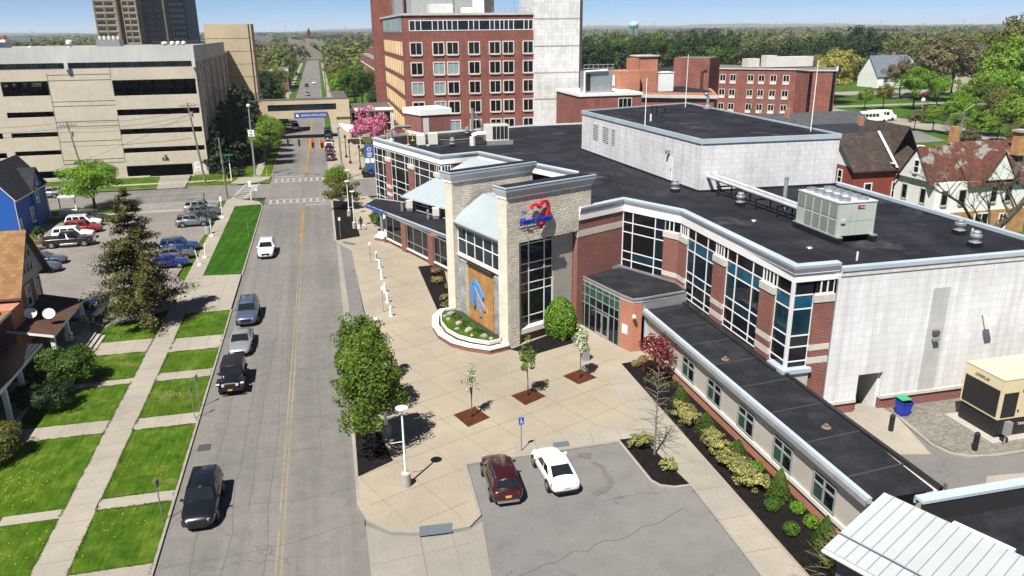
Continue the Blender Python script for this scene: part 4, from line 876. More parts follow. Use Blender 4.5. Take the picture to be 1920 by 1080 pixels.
AW = MB(); AW.add([(3.4, 196.5, 4.1), (7.4, 195.5, 3.6), (8.2, 186, 2.7), (5.2, 186.2, 3.2)], [[0, 1, 2, 3]]); AW.add([(3.4, 196.5, 4.0), (7.4, 195.5, 3.5), (8.2, 186, 2.6), (5.2, 186.2, 3.1)], [[3, 2, 1, 0]])
for p in ((3.6, 196.2, 4), (7.3, 195.3, 3.5), (8.0, 186.3, 2.6), (5.3, 186.4, 3.1)): AW.cyl((p[0], p[1], 0), p, .08, n=6)
tag(AW.build('entrance_awning', m_white, loc=(6, 191, 0)), 'white tent-like awning over the pavement beside the bridge', 'awning')
# --- low brick buildings behind the roof
LB = thing('low_brick_building', 'low red brick building with white roof edge behind the medical building', 'building', (55, 150, 0))
b = MB(); b.box(49.8, 63, 150, 166, -.3, 12.6, 0); b.box(49.6, 63.2, 149.8, 166, 12.6, 13.1, 1); b.build('wall', [m_hbrick, m_white], LB)
wins(Fr((49.8, 150), (63, 150)), [(8.3, 11, 10.2, 12)], LB, m_offwhite, m_glass, .12, 2)
OR = thing('orange_brick_block', 'orange brick block with tall square chimney and flat dark roof', 'building', (64, 160, 0))
b = MB(); b.box(61.5, 66, 158.5, 166, 12, 16.8, 0); b.box(66, 70.6, 160, 166, 12, 16.8, 0); b.box(66.5, 70.8, 160.6, 165, 16.8, 19.6, 0); b.box(66.2, 71, 160.3, 165.3, 19.6, 19.85, 1); b.box(64.6, 66.4, 160.4, 163, 16.8, 19.3, 0)
b.prism([(61.5, 158), (71, 152), (78, 148), (82, 160), (82, 172), (61.5, 172)], -.3, 11.6, 2); b.prism([(60.8, 157.6), (71, 151.3), (78.4, 147.2), (83.5, 160), (83.5, 173), (60.8, 173)], 11.6, 12.2, 1); b.strip([(61.2, 158), (71, 152), (78, 148), (83, 160)], .6, 12.2, 12.7, 0)
b.build('wall', [m_orange_brick, m_parapet, m_hbrick], OR)
wins(Fr((61.5, 166), (61.5, 158.5)), [(3.2, 4.2, 13.8, 15.8)], OR, m_white, m_white, .1, 1)
b = MB(); b.prism([(61.5, 158.5), (71, 152.5), (77.8, 148.8), (82.5, 160), (82.5, 172), (61.5, 172)], 12.2, 12.35, 0); b.build('roof', g_roof, OR)
b = MB(); b.box(70.9, 74.2, 159.5, 163, 12.35, 16.2); b.box(70.8, 74.3, 159.4, 163.1, 16.2, 16.35); tag(b.build('roof_shed', m_white, loc=(72.5, 161, 12.35)), 'white windowless roof shed beside the orange brick chimney', 'roof shed')
b = MB(); b.tube([(77, 152, 12.3), (77, 152, 16.6), (77.5, 152, 17), (78, 152, 16.7)], .35, 8); tag(b.build('flue_pipe', plain('rusty_flue', (.07, .03, .025, 1), .7), loc=(77, 152, 12.3)), 'dark rusty flue pipe with curved top on the low roof', 'flue')
b = MB(); b.box(51.5, 57.2, 151.5, 155, 13.1, 17.2, 0); b.box(51.7, 52.5, 151.45, 151.5, 13.5, 16.8, 1)
for x in np.arange(51, 58, 1): b.cyl((x, 151.2, 17.2), (x, 151.2, 18.6), .06, n=5)
for z in (17.9, 18.6): b.tube([(51, 151.2, z), (57.4, 151.2, z)], .06, 5)
b.tube([(51.2, 151.2, 13.1), (51.2, 151.2, 17.3), (56, 151.2, 17.5)], .2, 8, 2)
tag(b.build('air_handler', [m_galv, m_black, m_white], loc=(54, 153, 13.1)), 'large grey louvred air handler with railing beside the white tower', 'rooftop unit')
BK = thing('rear_brick_wing', 'long low red brick wing with small penthouse behind the air handler', 'building', (80, 205, 0))
b = MB(); b.prism([(58, 225), (88, 205), (97, 216), (68, 240)], -.3, 13, 0, 1); b.prism([(62, 226), (68, 222), (71, 227), (65, 231)], 13, 16.5, 0, 1); b.build('wall', [m_hbrick2, MATS['gravel_roof']], BK)
LBk = thing('long_brick_building', 'three storey red brick building with square windows and flat grey roof', 'building', (102, 198, 0))
p1, p2 = (101.5, 199), (119.5, 183.6); p3, p4 = (119.3, 177.8), (124.9, 174.6); Fm = Fr(p1, p2); F34 = Fr(p3, p4)
b = MB(); b.prism([p1, p2, p3, p4, (136, 190), (116, 222)], -.3, 14.7, 0, 1); b.prism([(89.8, 193.6), (97.6, 188.8), (104.5, 196.4), (97, 203)], -.3, 17.9, 0, 1); b.prism([(77, 207), (91, 197), (97, 203), (84, 216)], -.3, 13.4, 0, 1); b.build('wall', [m_hbrick, MATS['gravel_roof']], LBk)
b = MB(); b.strip([p1, p2, p3, p4, (136, 190)], .5, 14.7, 15.0); b.build('coping', m_parapet, LBk)
wins(Fm, [(u, u+1.4, z+.7, z+2.2) for z in (3.6, 7.3, 11.1) for u in (1.6, 4.3, 7.0, 11.6, 14.4, 17.4, 20.6)], LBk, m_offwhite, m_glass, .1, 1, .05)
for z in (3.6, 7.3, 11.1):
    for u in (1.6, 4.3, 7.0, 11.6, 14.4, 17.4, 20.6): b = MB(); b.fbox(Fm, u-.1, u+1.5, -.12, .05, z-.1, z+.5); b.build('window_unit', m_offwhite, LBk)
b = MB(); b.fbox(F34, .1, .9, -.06, .1, 1, 14.6); b.fbox(F34, 5.6, 6.3, -.06, .1, 1, 14.6); b.build('stair_glazing', m_glass, LBk)
b = MB(); b.box(117, 131, 194, 197, 15, 17.6); b.box(117, 120, 194, 197, 17.6, 18); b.box(112.5, 116, 196, 199, 15, 17.2); tag(b.build('rooftop_ductwork', m_offwhite, loc=(121, 196, 15)), 'long pale ductwork unit on the long brick building roof', 'rooftop unit')
vent(104, 199, 14.7, 1.0, 1.9, 'white cowl vent on the long brick building roof', m_white)
# ------------------------------------------------------------------ houses
def gable_roof(b, x0, x1, y0, y1, ze, zr, axis, ov=.45, t=.16, m=0, mt=None):
    mt = m if mt is None else mt
    if axis == 'x':
        ym = (y0+y1)/2; s = (zr-ze)/(ym-y0); za = ze-s*ov
        for ya, sg in ((y0-ov, 1), (y1+ov, -1)):
            P = [(x0-ov, ya, za), (x1+ov, ya, za), (x1+ov, ym, zr), (x0-ov, ym, zr)]
            if sg < 0: P = P[::-1]
            b.add(P+[(p[0], p[1], p[2]-t) for p in P], [[0, 1, 2, 3]], m); n = len(b.v)
            b.f += [[n-8+i, n-4+i, n-4+(i+1) % 4, n-8+(i+1) % 4] for i in range(4)]+[[n-1, n-2, n-3, n-4]]; b.m += [mt]*5
    else:
        xm = (x0+x1)/2; s = (zr-ze)/(xm-x0); za = ze-s*ov
        for xa, sg in ((x0-ov, -1), (x1+ov, 1)):
            P = [(xa, y0-ov, za), (xm, y0-ov, zr), (xm, y1+ov, zr), (xa, y1+ov, za)]
            if sg < 0: pass
            else: P = P[::-1]
            P = P if sg > 0 else P
            P = [(xa, y0-ov, za), (xa, y1+ov, za), (xm, y1+ov, zr), (xm, y0-ov, zr)]
            if sg < 0: P = P[::-1]
            b.add(P+[(p[0], p[1], p[2]-t) for p in P], [[0, 1, 2, 3]], m); n = len(b.v)
            b.f += [[n-8+i, n-4+i, n-4+(i+1) % 4, n-8+(i+1) % 4] for i in range(4)]+[[n-1, n-2, n-3, n-4]]; b.m += [mt]*5
def gable_wall(b, x0, x1, y0, y1, ze, zr, axis, m=0, end=None):
    if axis == 'x':
        ym = (y0+y1)/2
        
        if end != 1: b.add([(x0, y0, ze), (x0, ym, zr-.2), (x0, y1, ze)], [[0, 1, 2]], m)
        if end != 0: b.add([(x1, y0, ze), (x1, y1, ze), (x1, ym, zr-.2)], [[0, 1, 2]], m)
    else:
        xm = (x0+x1)/2
        
        if end != 1: b.add([(x0, y0, ze), (x1, y0, ze), (xm, y0, zr-.2)], [[0, 1, 2]], m)
        if end != 0: b.add([(x0, y1, ze), (xm, y1, zr-.2), (x1, y1, ze)], [[0, 1, 2]], m)
def shingles(name, c1, c2, k=KH, spot=None, big=.2):
    m = brick(name, lin(*c1, k), lin(*c2, k), lin(*[c*.7 for c in c1], k), .5, .3, .012, .5, .9, big, .15, .5)
    if spot:
        nt = m.node_tree; b = [n for n in nt.nodes if n.type == 'BSDF_PRINCIPLED'][0]; src = b.inputs['Base Color'].links[0].from_socket
        v = coords(nt, 'World'); f = ramp(nt, noise(nt, v, spot[0], 6, .75), [(spot[2], (0, 0, 0, 1)), (spot[2]+.06, (1, 1, 1, 1))])
        nt.links.new(mixc(nt, src, spot[1], f), b.inputs['Base Color'])
    return m
m_dshing = shingles('dark_shingles', (72, 74, 80), (54, 56, 62)); m_tanshing = shingles('tan_shingles', (196, 152, 108), (168, 124, 84)); m_brnshing = shingles('brown_shingles', (122, 88, 68), (106, 76, 58))
m_mossy = shingles('old_brown_shingles', (104, 92, 84), (80, 70, 64), spot=(.8, lin(150, 142, 132, KH), .63)); m_redshing = shingles('patched_red_shingles', (140, 92, 78), (116, 74, 62), spot=(.33, lin(180, 180, 174, KH), .53))
m_greyshing = shingles('grey_shingles', (112, 114, 118), (92, 94, 98)); m_bluerf = shingles('pale_blue_shingles', (150, 162, 176), (130, 142, 158)); m_darkrf = shingles('charcoal_shingles', (66, 70, 78), (52, 56, 62))
m_bluesid = stripes('blue_shingle_siding', (.018, .105, .42, 1), (.008, .05, .22, 1), .28, .88, 'v', .6); m_whitesid = stripes('white_siding', (.8, .8, .78, 1), (.6, .6, .59, 1), .2, .88, 'v', .6); m_greysid = stripes('grey_green_siding', (.42, .46, .44, 1), (.3, .33, .32, 1), .16, .9, 'v', .7)
# blue house
BH = thing('blue_house', 'bright blue shingled house with dark roof at the far end of the left parking lot', 'house', (-40.3, 112, 0))
b = MB(); b.box(-48.5, -40.3, 112, 124.3, -.3, 5.5); gable_wall(b, -46.3, -40.3, 112, 124.3, 5.5, 9.2, 'y'); b.box(-40.35, -40.0, 118.4, 122.6, -.3, 5.2); b.add([(-40, 118.4, 5.2), (-40, 122.6, 5.2), (-40, 120.5, 7.7)], [[0, 1, 2]]); b.box(-50, -46, 104, 112.2, -.3, 4.6); b.build('wall', m_bluesid, BH)
b = MB(); gable_roof(b, -46.0, -40.3, 112, 124.3, 5.5, 9.2, 'y', .45, .18, 0, 1)
P = [(-39.7, 118, 5.0), (-43.2, 120.5, 7.9), (-39.7, 120.5, 7.9)]; b.add([(-39.7, 117.9, 4.95), (-39.7, 120.5, 7.9), (-42.2, 120.5, 7.9), (-40.6, 117.9, 5.4)], [[0, 1, 2, 3]], 0); b.add([(-39.7, 123.1, 4.95), (-40.6, 123.1, 5.4), (-42.2, 120.5, 7.9), (-39.7, 120.5, 7.9)], [[0, 1, 2, 3]], 0)
b.strip([(-39.72, 117.9), (-39.72, 117.95)], .1, 4.9, 5, 1)
for y0, y1 in ((117.8, 120.5), (123.2, 120.5)): b.add([(-39.68, y0, 4.8), (-39.68, y0, 5.1), (-39.68, y1, 8.0), (-39.68, y1, 7.6)], [[0, 1, 2, 3], [3, 2, 1, 0]], 1)
b.build('roof', [m_dshing, m_white], BH)
b = MB(); b.box(-44.6, -43.8, 115.2, 116, 8.5, 10.2); b.build('chimney', m_orange_brick, BH)
FB2 = Fr((-40.3, 112), (-40.3, 124.3)); wins(FB2, [(4.2, 5.4, 3.0, 5.0) if False else (5.2, 6.4, .9, 2.7), (.5, 1.2, .9, 2.1)], BH, m_white, m_palecurt, .14, 0, .05, True, -.03, 'window', True)
wins(Fr((-40.0, 118.4), (-40.0, 122.6)), [(1.0, 1.8, 3.2, 5.0), (1.8, 2.3, 5.6, 6.6)], BH, m_white, m_glass, .14, 0, .05, True, -.02)
b = MB()
for x, y, h in ((-39.0, 124.8, 2.6), (-36.9, 124.8, 2.6)): b.box(x, x+.14, y, y+.14, -.1, h)
b.box(-39.2, -36.6, 124.3, 126.5, 2.6, 2.8); b.box(-39.1, -36.7, 124.4, 126.4, -.1, .7); b.build('porch', m_white, BH)
b = MB()
for y in (112.05, 124.2): b.cyl((-40.2, y, 0), (-40.2, y, 5.3), .06, n=6)
b.build('downpipe', m_white, BH)
# brick house with satellite dishes
RH = thing('brick_house', 'red brick house with tan shingle roof and grey sided gable at the left edge', 'house', (-26, 70, 0))
b = MB(); b.box(-45, -25.7, 66.9, 73.6, -.3, 5.9, 0); b.box(-27.2, -25.0, 64.3, 66.9, -.3, 5.0, 0); b.box(-45, -27.2, 62, 66.9, -.3, 5, 0); b.build('wall', m_orange_brick, RH)
b = MB(); b.add([(-25.3, 66.6, 5.8), (-25.3, 73.9, 5.8), (-25.3, 70.2, 9.9)], [[0, 1, 2]]); b.add([(-25.3, 66.6, 5.8), (-25.7, 66.6, 5.6), (-25.7, 73.9, 5.6), (-25.3, 73.9, 5.8)], [[0, 1, 2, 3]]); b.build('gable', m_greysid, RH)
b = MB(); gable_roof(b, -45, -25.2, 66.7, 73.8, 5.9, 10.1, 'x', .4, .2, 0, 1); b.build('roof', [m_tanshing, M('brown_trim', (.12, .08, .06, 1), .7)], RH)
b = MB(); b.box(-45.2, -24.9, 62, 64.2, 4.9, 5.1, 0, 1); b.box(-45.2, -24.9, 61.9, 62, 4.8, 5.15, 0); b.build('lower_roof', [m_white, m_tanshing], RH)
wins(Fr((-25.28, 66.6), (-25.28, 73.9)), [(2.5, 3.0, 6.5, 8.2), (3.3, 3.8, 6.5, 8.2), (4.1, 4.6, 6.5, 8.2)], RH, M('gable_trim', (.5, .53, .52, 1), .6), m_glass, .07, 0, .03, False, -.02, 'window', True)
wins(Fr((-25.7, 66.9), (-25.7, 73.6)), [(.6, 1.5, 3.6, 5.2), (2.9, 3.8, 3.6, 5.2), (5.2, 6.4, 3.4, 5.3)], RH, m_white, m_glass, .14, 0, .05, True, -.03, 'window', True)
b = MB(); P = [(-25.6, 64.2, 3.5), (-22.2, 63.9, 2.85), (-22.3, 72.9, 2.85), (-25.6, 73.3, 3.5)]
b.add(P, [[0, 1, 2, 3]], 0); b.add([(p[0], p[1], p[2]-.18) for p in P], [[3, 2, 1, 0]], 1)
for i in range(4): p, q = P[i], P[(i+1) % 4]; b.add([(p[0], p[1], p[2]-.22), (q[0], q[1], q[2]-.22), q, p], [[0, 1, 2, 3]], 1)
b.build('porch_roof', [m_brnshing, m_white], RH)
b = MB(); b.box(-25.6, -22.2, 64.2, 72.8, -.3, .85, 0)
for i in range(5): b.box(-22.2, -21.85+i*.36, 67.2, 70.6, -.3, .72-i*.16, 1)
b.build('porch_steps', [M('porch_grey', (.2, .2, .2, 1), .8), m_conc], RH)
for y in (64.4, 68.0, 72.4):
    b = MB(); b.box(-22.65, -22.35, y-.15, y+.15, 1.5, 2.75, 0); b.box(-22.75, -22.25, y-.25, y+.25, .85, 1.55, 0 if y < 70 else 1); b.build('porch_post', [m_white, m_conc], RH)
b = MB()
for y in (66.9, 70.7):
    b = MB(); b.tube([(-22.1, y, 1.75), (-20.5, y, .95)], .035, 5); b.tube([(-22.1, y, 1.0), (-20.5, y, .25)], .025, 5)
    for i in range(9): x = -22.1+i*.2; z = 1.0-i*.094; b.cyl((x, y, z), (x, y, z+.75), .018, n=4)
    b.build('stair_railing', m_blackgloss, RH)
for y, w in ((68.0, 'nearer'), (66.0, 'farther')): pass
for x, y, lb in ((-24.6, 66.9, 'left white satellite dish on the brown porch roof'), (-23.1, 66.4, 'right white satellite dish on the brown porch roof')):
    d = thing('satellite_dish', lb, 'satellite dish', (x, y, 3.1), 'satellite dishes on the porch roof')
    b = MB(); dirv = Vector((.25, -.75, .6)).normalized(); c = Vector((x, y, 3.85)); a = dirv.orthogonal().normalized(); a2 = dirv.cross(a); prof = [(0, 0), (.2, .02), (.38, .08), (.46, .13)]
    vs = [c+dirv*h+(a*math.cos(t)+a2*math.sin(t))*r for r, h in prof for t in [2*math.pi*i/18 for i in range(18)]]
    b.add(vs, [[k*18+i, k*18+(i+1) % 18, (k+1)*18+(i+1) % 18, (k+1)*18+i] for k in range(3) for i in range(18)]); b.build('reflector', m_white, d, smooth=True)
    b = MB(); b.tube([(x, y+.1, 3.1), (x, y+.15, 3.5), tuple(c)], .035, 6); b.tube([tuple(c-a2*.0), tuple(c+dirv*.5+Vector((0, 0, -.25)))], .02, 5); b.build('mast', m_grey, d)
# black roofed porch, bottom left
PHo = thing('porch_house', 'house with ribbed black metal porch roof on white posts at the lower left edge', 'house', (-24, 58, 0))
b = MB(); P = [(-28, 50, 3.7), (-22.2, 50, 3.2), (-22.2, 61.3, 3.2), (-28, 61.3, 3.7)]
b.add(P, [[0, 1, 2, 3]], 0)
for i in range(4): p, q = P[i], P[(i+1) % 4]; b.add([(p[0], p[1], p[2]-.22), (q[0], q[1], q[2]-.22), q, p], [[0, 1, 2, 3]], 1)
b.add([(p[0], p[1], p[2]-.2) for p in P], [[3, 2, 1, 0]], 1); b.build('porch_roof', [stripes('black_ribbed_metal', lin(46, 48, 60, KH), lin(120, 124, 132, KH), .3, .85, 'u', .4, .5, .2), m_white], PHo)
for y in (54.3, 57.3, 60.6):
    b = MB(); b.box(-22.75, -22.45, y-.15, y+.15, .3, 3.05); b.build('porch_post', m_white, PHo)
b = MB(); b.box(-30, -22.3, 50, 61.2, -.3, .3, 0); b.box(-40, -25.2, 46, 61, .3, 6, 1); b.build('wall', [m_conc, M('teal_grey_siding', (.1, .15, .15, 1), .8)], PHo)
b = MB()
for z in (.45, 1.15): b.box(-22.62, -22.56, 54.4, 60.5, z, z+.06)
for y in np.arange(54.5, 60.5, .16): b.box(-22.61, -22.57, y, y+.05, .5, 1.16)
b.build('porch_railing', m_wood, PHo)
b = MB(); gable_roof(b, -42, -25, 45, 61.2, 6, 9.5, 'x', .4, .2); b.build('roof', m_dshing, PHo)
# --- right hand houses
def simple_house(name, label, x0, x1, y0, y1, ze, zr, axis, wm, rm, gm=None, winr=None, chim=None):
    h = thing(name, label, 'house', ((x0+x1)/2, (y0+y1)/2, 0)); b = MB(); b.box(x0, x1, y0, y1, -.3, ze); b.build('wall', wm, h)
    for e_ in (0, 1): b = MB(); gable_wall(b, x0-.03, x1+.03, y0-.03, y1+.03, ze, zr, axis, 0, e_); b.build('gable', gm or wm, h)
    b = MB(); gable_roof(b, x0, x1, y0, y1, ze, zr, axis); b.build('roof', rm, h)
    if chim: b = MB(); b.box(chim[0], chim[0]+.9, chim[1], chim[1]+.9, zr-1.5, zr+1.2); b.build('chimney', m_orange_brick, h)
    for F, rc in (winr or []): wins(F, rc, h, m_white, m_glass, .12, 0, .05, True, -.03, 'window', True)
    return h
RB = simple_house('red_brick_house', 'dark red brick house with mossy brown roof and white gable behind the flat roof', 67.6, 77.5, 88.4, 97, 7.6, 11.6, 'x', brick('deep_red_brick', (.27, .045, .03, 1), (.2, .035, .025, 1), (.24, .1, .08, 1), .32, .11, .014), m_mossy, m_whitesid,
     [(Fr((67.6, 88.4), (77.5, 88.4)), [(1.9, 2.9, 3.2, 5.4), (6.2, 7.2, 3.2, 5.4)]), (Fr((67.6, 97), (67.6, 88.4)), [(5.4, 6.2, 5.0, 6.9), (2.6, 3.4, 5.0, 6.9), (5.2, 6.2, 1, 3)])])
b = MB(); b.cyl((67.5, 89.4, 3.6), (67.2, 89.2, 3.75), .35, .38, 14); tag(b.build('satellite_dish', m_white, loc=(67.5, 89.3, 3.6)), 'round white dish on the red brick house wall', 'satellite dish')
b = MB(); gable_roof(b, 74, 78.5, 90, 98, 8.5, 12.6, 'y'); b.build('rear_roof', m_mossy, RB)
b = MB(); b.box(73.3, 73.6, 87.9, 90.4, 7.9, 8.0); b.add([(73.5, 87.8, 7.5), (73.9, 87.8, 7.5), (73.9, 92.4, 11.75), (73.5, 92.4, 11.75)], [[0, 1, 2, 3]]); b.build('roof_flashing', m_white, RB)
WH = thing('white_house', 'white sided house with patched red roof, two gables and orange stone ground floor', 'house', (80, 82, 0))
m_ostone = brick('orange_stone', (.5, .28, .1, 1), (.36, .19, .08, 1), (.3, .2, .12, 1), .5, .3, .03, .4, .9, .3, .3, .6)
b = MB(); b.box(73, 87.5, 79.8, 87, 3.0, 6.8, 0); b.box(73.4, 87.2, 79.6, 86.6, -.3, 3.0, 1); b.build('wall', [m_whitesid, m_ostone], WH)
for a in ((72.6, 78, 80.4, 86.2, 6.9, 10.7, 'x'), (79.6, 84.4, 79.4, 84, 6.9, 10.4, 'y')): b = MB(); gable_wall(b, *a, 0, 0); b.build('gable', m_whitesid, WH)
b = MB(); gable_roof(b, 72.8, 78, 80.4, 86.2, 6.9, 10.9, 'x', .4); gable_roof(b, 78, 87.6, 79.9, 87.5, 6.9, 11.2, 'x', .5); gable_roof(b, 79.6, 84.4, 79.6, 84, 6.9, 10.5, 'y', .4); b.build('roof', [m_redshing, m_offwhite], WH)
wins(Fr((72.6, 86.2), (72.6, 80.4)), [(2.7, 3.5, 7.7, 9.2)], WH, m_white, m_glass, .1, 0, .05, True, -.03, 'window', True)
wins(Fr((73, 79.8), (87.5, 79.8)), [(1, 1.9, 4, 5.8), (3.6, 4.6, 4, 5.8), (8.4, 9.3, 4, 5.8), (10.6, 11.5, 4, 5.8)], WH, m_greysid, m_glass, .1, 0, .05)
wins(Fr((73, 87), (73, 79.8)), [(1.5, 2.4, 4, 5.8), (4.8, 5.7, 4, 5.8)], WH, m_greysid, m_glass, .1, 0, .05)
wins(Fr((73.4, 79.6), (87.2, 79.6)), [(2, 3.4, .6, 2.4), (6, 8, .3, 2.6), (9.8, 10.8, .6, 2.4)], WH, m_white, m_glass, .12, 1, .05)
b = MB(); b.box(85.6, 86.7, 81, 82.2, 9.5, 12.4, 0); b.box(85.4, 86.9, 80.8, 82.4, 12.4, 12.7, 1); b.build('chimney', [m_ostone, m_conc], WH); b = MB(); b.box(80.4, 81.3, 86.3, 87.2, 10.2, 12.7, 0); b.build('chimney', m_ostone, WH)
b = MB(); b.box(70.5, 74.2, 76.2, 80, 2.9, 3.15, 0, 1); b.box(70.8, 71.1, 76.5, 76.8, 0, 2.9, 0); b.box(73.6, 73.9, 76.5, 76.8, 0, 2.9, 0); b.build('porch', [m_offwhite, M('pale_felt', lin(196, 190, 176, KH), .9, var=.25, scale=2)], WH)
simple_house('charcoal_roof_house', 'house with long plain charcoal roof and brick chimney behind the red brick house', 91, 106, 125, 139, 4.5, 7.6, 'x', m_offwhite, m_darkrf, chim=(100, 131))
simple_house('grey_roof_house', 'low house with wide grey roof and stone chimney in front of the parked bus', 97, 124, 158, 170, 3.5, 6.2, 'x', m_offwhite, m_greyshing, chim=(104, 162))
simple_house('blue_roof_house', 'far white house with steep pale blue roof and dormers among trees', 232, 250, 296, 309, 5, 13, 'x', m_whitesid, m_bluerf, chim=(243, 302), winr=[(Fr((232, 296), (250, 296)), [(3, 5, 2, 4), (8, 10, 2, 4), (14, 16, 2, 4)])])
simple_house('black_roof_house', 'far house with small white gable and black roof beside the blue roofed house', 252, 266, 312, 324, 7, 13, 'y', m_whitesid, m_darkrf, winr=[(Fr((252, 312), (266, 312)), [(4, 6, 6, 8.5), (8, 10, 6, 8.5)])])
far_h = [(102, 300, 12, 9, 4.5, 8.5, 'y', m_greysid, m_greyshing, 'far grey gabled cottage left of the yellow green tree'), (114, 302, 16, 10, 4.5, 8.5, 'x', m_offwhite, m_bluerf, 'far cottage with long pale grey roof left of the yellow green tree'),
         (132, 310, 14, 10, 5, 9.5, 'x', m_darkrf, m_darkrf, 'far dark house with low black roof behind the brick chimney'), (150, 305, 12, 10, 5, 9.5, 'y', m_whitesid, m_darkrf, 'far white gable peeking above the tall brick block'),
         (175, 300, 16, 12, 5, 10.5, 'y', m_greysid, m_bluerf, 'far house with steep grey roof behind the bright green tree'), (93, 285, 8, 8, 4, 10, 'y', m_whitesid, m_darkrf, 'far white pointed gable just right of the white tower')]
for x, y, w_, d_, ze, zr, ax, wm, rm, lb in far_h: simple_house('far_house', lb, x, x+w_, y, y+d_, ze, zr, ax, wm, rm, winr=[(Fr((x, y), (x+w_, y)), [(w_*.3, w_*.3+1.4, 1.5, 3.4), (w_*.6, w_*.6+1.4, 1.5, 3.4)])])
# pale stone building among trees at the far right
sh = thing('pale_stone_house', 'pale stone house half hidden behind tan trees at the right edge', 'house', (270, 262, 0))
b = MB(); b.box(255, 300, 262, 280, -.3, 12); b.build('wall', brick('pale_rubble', (.55, .5, .38, 1), (.45, .41, .32, 1), (.35, .32, .27, 1), 1.2, .6, .04), sh); b = MB(); gable_roof(b, 255, 300, 262, 280, 12, 18, 'x'); b.build('roof', m_mossy, sh)
wins(Fr((255, 262), (300, 262)), [(u, u+2.4, 5, 8.4) for u in (5, 13, 22, 31)], sh, m_white, m_glass, .2, 1)
# building at the lower right: white standing seam roof over black membrane
LR = thing('corner_building', 'building with white standing seam shed roof and black membrane at the lower right corner', 'building', (24, 22, 0))
a_, b_, c_, d_ = Vector((24.35, 26.7, 4.5)), Vector((19.7, 24.5, 3.9)), Vector((23.4, 16, 3.9)), Vector((28.1, 18.2, 4.5))
m_whiteseam = M('white_roof_panel', (.44, .47, .485, 1), .45, .35, .1, var=.05, scale=.8)
b = MB(); b.add([b_, c_, d_, a_], [[0, 1, 2, 3]], 0); b.add([b_-Vector((0, 0, .22)), c_-Vector((0, 0, .22)), c_, b_], [[0, 1, 2, 3]], 0); b.add([a_, b_, b_-Vector((0, 0, .22)), a_-Vector((0, 0, .22))], [[0, 1, 2, 3], [3, 2, 1, 0]], 0)
b.build('metal_roof', m_whiteseam, LR)
b = MB(); e1 = (c_-b_); 
for i in range(1, 19):
    p = b_+e1*i/19; q = a_+(d_-a_)*i/19; b.tube([p+Vector((0, 0, .015)), q+Vector((0, 0, .015))], .022, 4)
b.build('roof_seam', M('dark_grey_seam', (.2, .24, .26, 1), .5), LR)  # seams are a darker grey than the roof panels
b = MB(); p = b_+(a_-b_)*.22; q = c_+(d_-c_)*.22; b.tube([p+Vector((0, 0, .12)), q+Vector((0, 0, .12))], .035, 5); b.build('snow_guard', m_grey, LR)
b = MB(); nrm = (b_-a_).normalized(); b.tube([b_+nrm*.12-Vector((0, 0, .1)), c_+nrm*.12-Vector((0, 0, .1))], .09, 6); b.build('gutter', m_white, LR)
b = MB(); b.prism([(20.3, 24.3), (23.9, 16), (30, 16), (40, 23), (40, 24.4), (26, 25), (24.4, 26.3)], -.3, 3.6, 0); b.build('wall', M('dark_wall', (.1, .1, .11, 1), .8), LR)
b = MB(); b.sheet([(24.55, 26), (28.2, 18.1), (60, 18), (60, 25.2), (25, 25.2)], 3.7, 0); b.strip([(26.2, 21.5), (60, 24.3)], .12, 3.706, 3.706, 1); b.strip([(36, 18), (33, 25)], .1, 3.711, 3.711, 1); b.build('membrane', [g_roof2, m_seam], LR)
b = MB(); b.box(25.15, 60, 25.15, 25.25, 3.2, 4.75, 1); b.box(25.1, 60, 25.1, 25.65, 4.75, 4.9, 0); b.box(25.1, 60, 25.6, 25.68, 4.5, 4.8, 2); b.build('parapet', [m_capblue, plain('black_membrane_upstand', (.02, .02, .022, 1), .7), m_bandgrey], LR)
b = MB(); p = a_+(d_-a_)*.33; q = a_+(d_-a_)*.6; dd = (q-p).normalized(); F = Fr((p.x, p.y), (q.x, q.y)); b.fbox(F, 0, F.L, .02, .3, 4.25, 4.5); b.build('vent_hood', m_white, LR)
# far landmarks
WT = thing('water_tower', 'pale turquoise water tower on the horizon', 'water tower', (607, 1500, 0))
m_turq = M('turquoise_paint', (.3, .55, .5, 1), .6, var=.06)
b = MB(); b.lathe((607, 1500, 22), [(2, 0), (8.5, 3.5), (10.2, 8), (9, 12.5), (4, 15), (.5, 15.5)], 20); b.build('tank', m_turq, WT, smooth=True)
b = MB()
for i in range(8): t = i*math.pi/4; b.cyl((607+8*math.cos(t), 1500+8*math.sin(t), -1), (607+7.5*math.cos(t), 1500+7.5*math.sin(t), 26), .8, .7, 6)
b.cyl((607, 1500, -1), (607, 1500, 24), 2, 1.8, 10); b.build('leg', M('turquoise_steel', (.25, .42, .42, 1), .6), WT)
AU = thing('stepped_arena', 'far concrete grandstand with stepped sloping roof at the end of the street', 'building', (-10, 800, 0))
m_sand = M('sand_concrete', lin(170, 162, 148, .6), .9, var=.12, scale=.2)
b = MB()
for y0 in (800, 812):
    o = (y0-800)*1.3; b.add([(-26+o, y0, -.3), (-26+o, y0, 19), (-14+o, y0, 17), (10+o, y0, 2), (10+o, y0, -.3)], [[4, 3, 2, 1, 0]], 0); b.add([(-26+o, y0, 19), (-26+o, y0+10, 19), (-14+o, y0+10, 17), (-14+o, y0, 17)], [[0, 3, 2, 1]], 0); b.add([(-14+o, y0, 17), (-14+o, y0+10, 17), (10+o, y0+10, 2), (10+o, y0, 2)], [[0, 3, 2, 1]], 1)
b.box(-60, -26, 805, 840, -.3, 15, 2); b.build('wall', [m_sand, stripes('dark_seating_slope', (.16, .16, .155, 1), (.05, .05, .05, 1), 3.2, .6, 'v', .9), M('brown_block', lin(150, 116, 92, .6), .9)], AU)
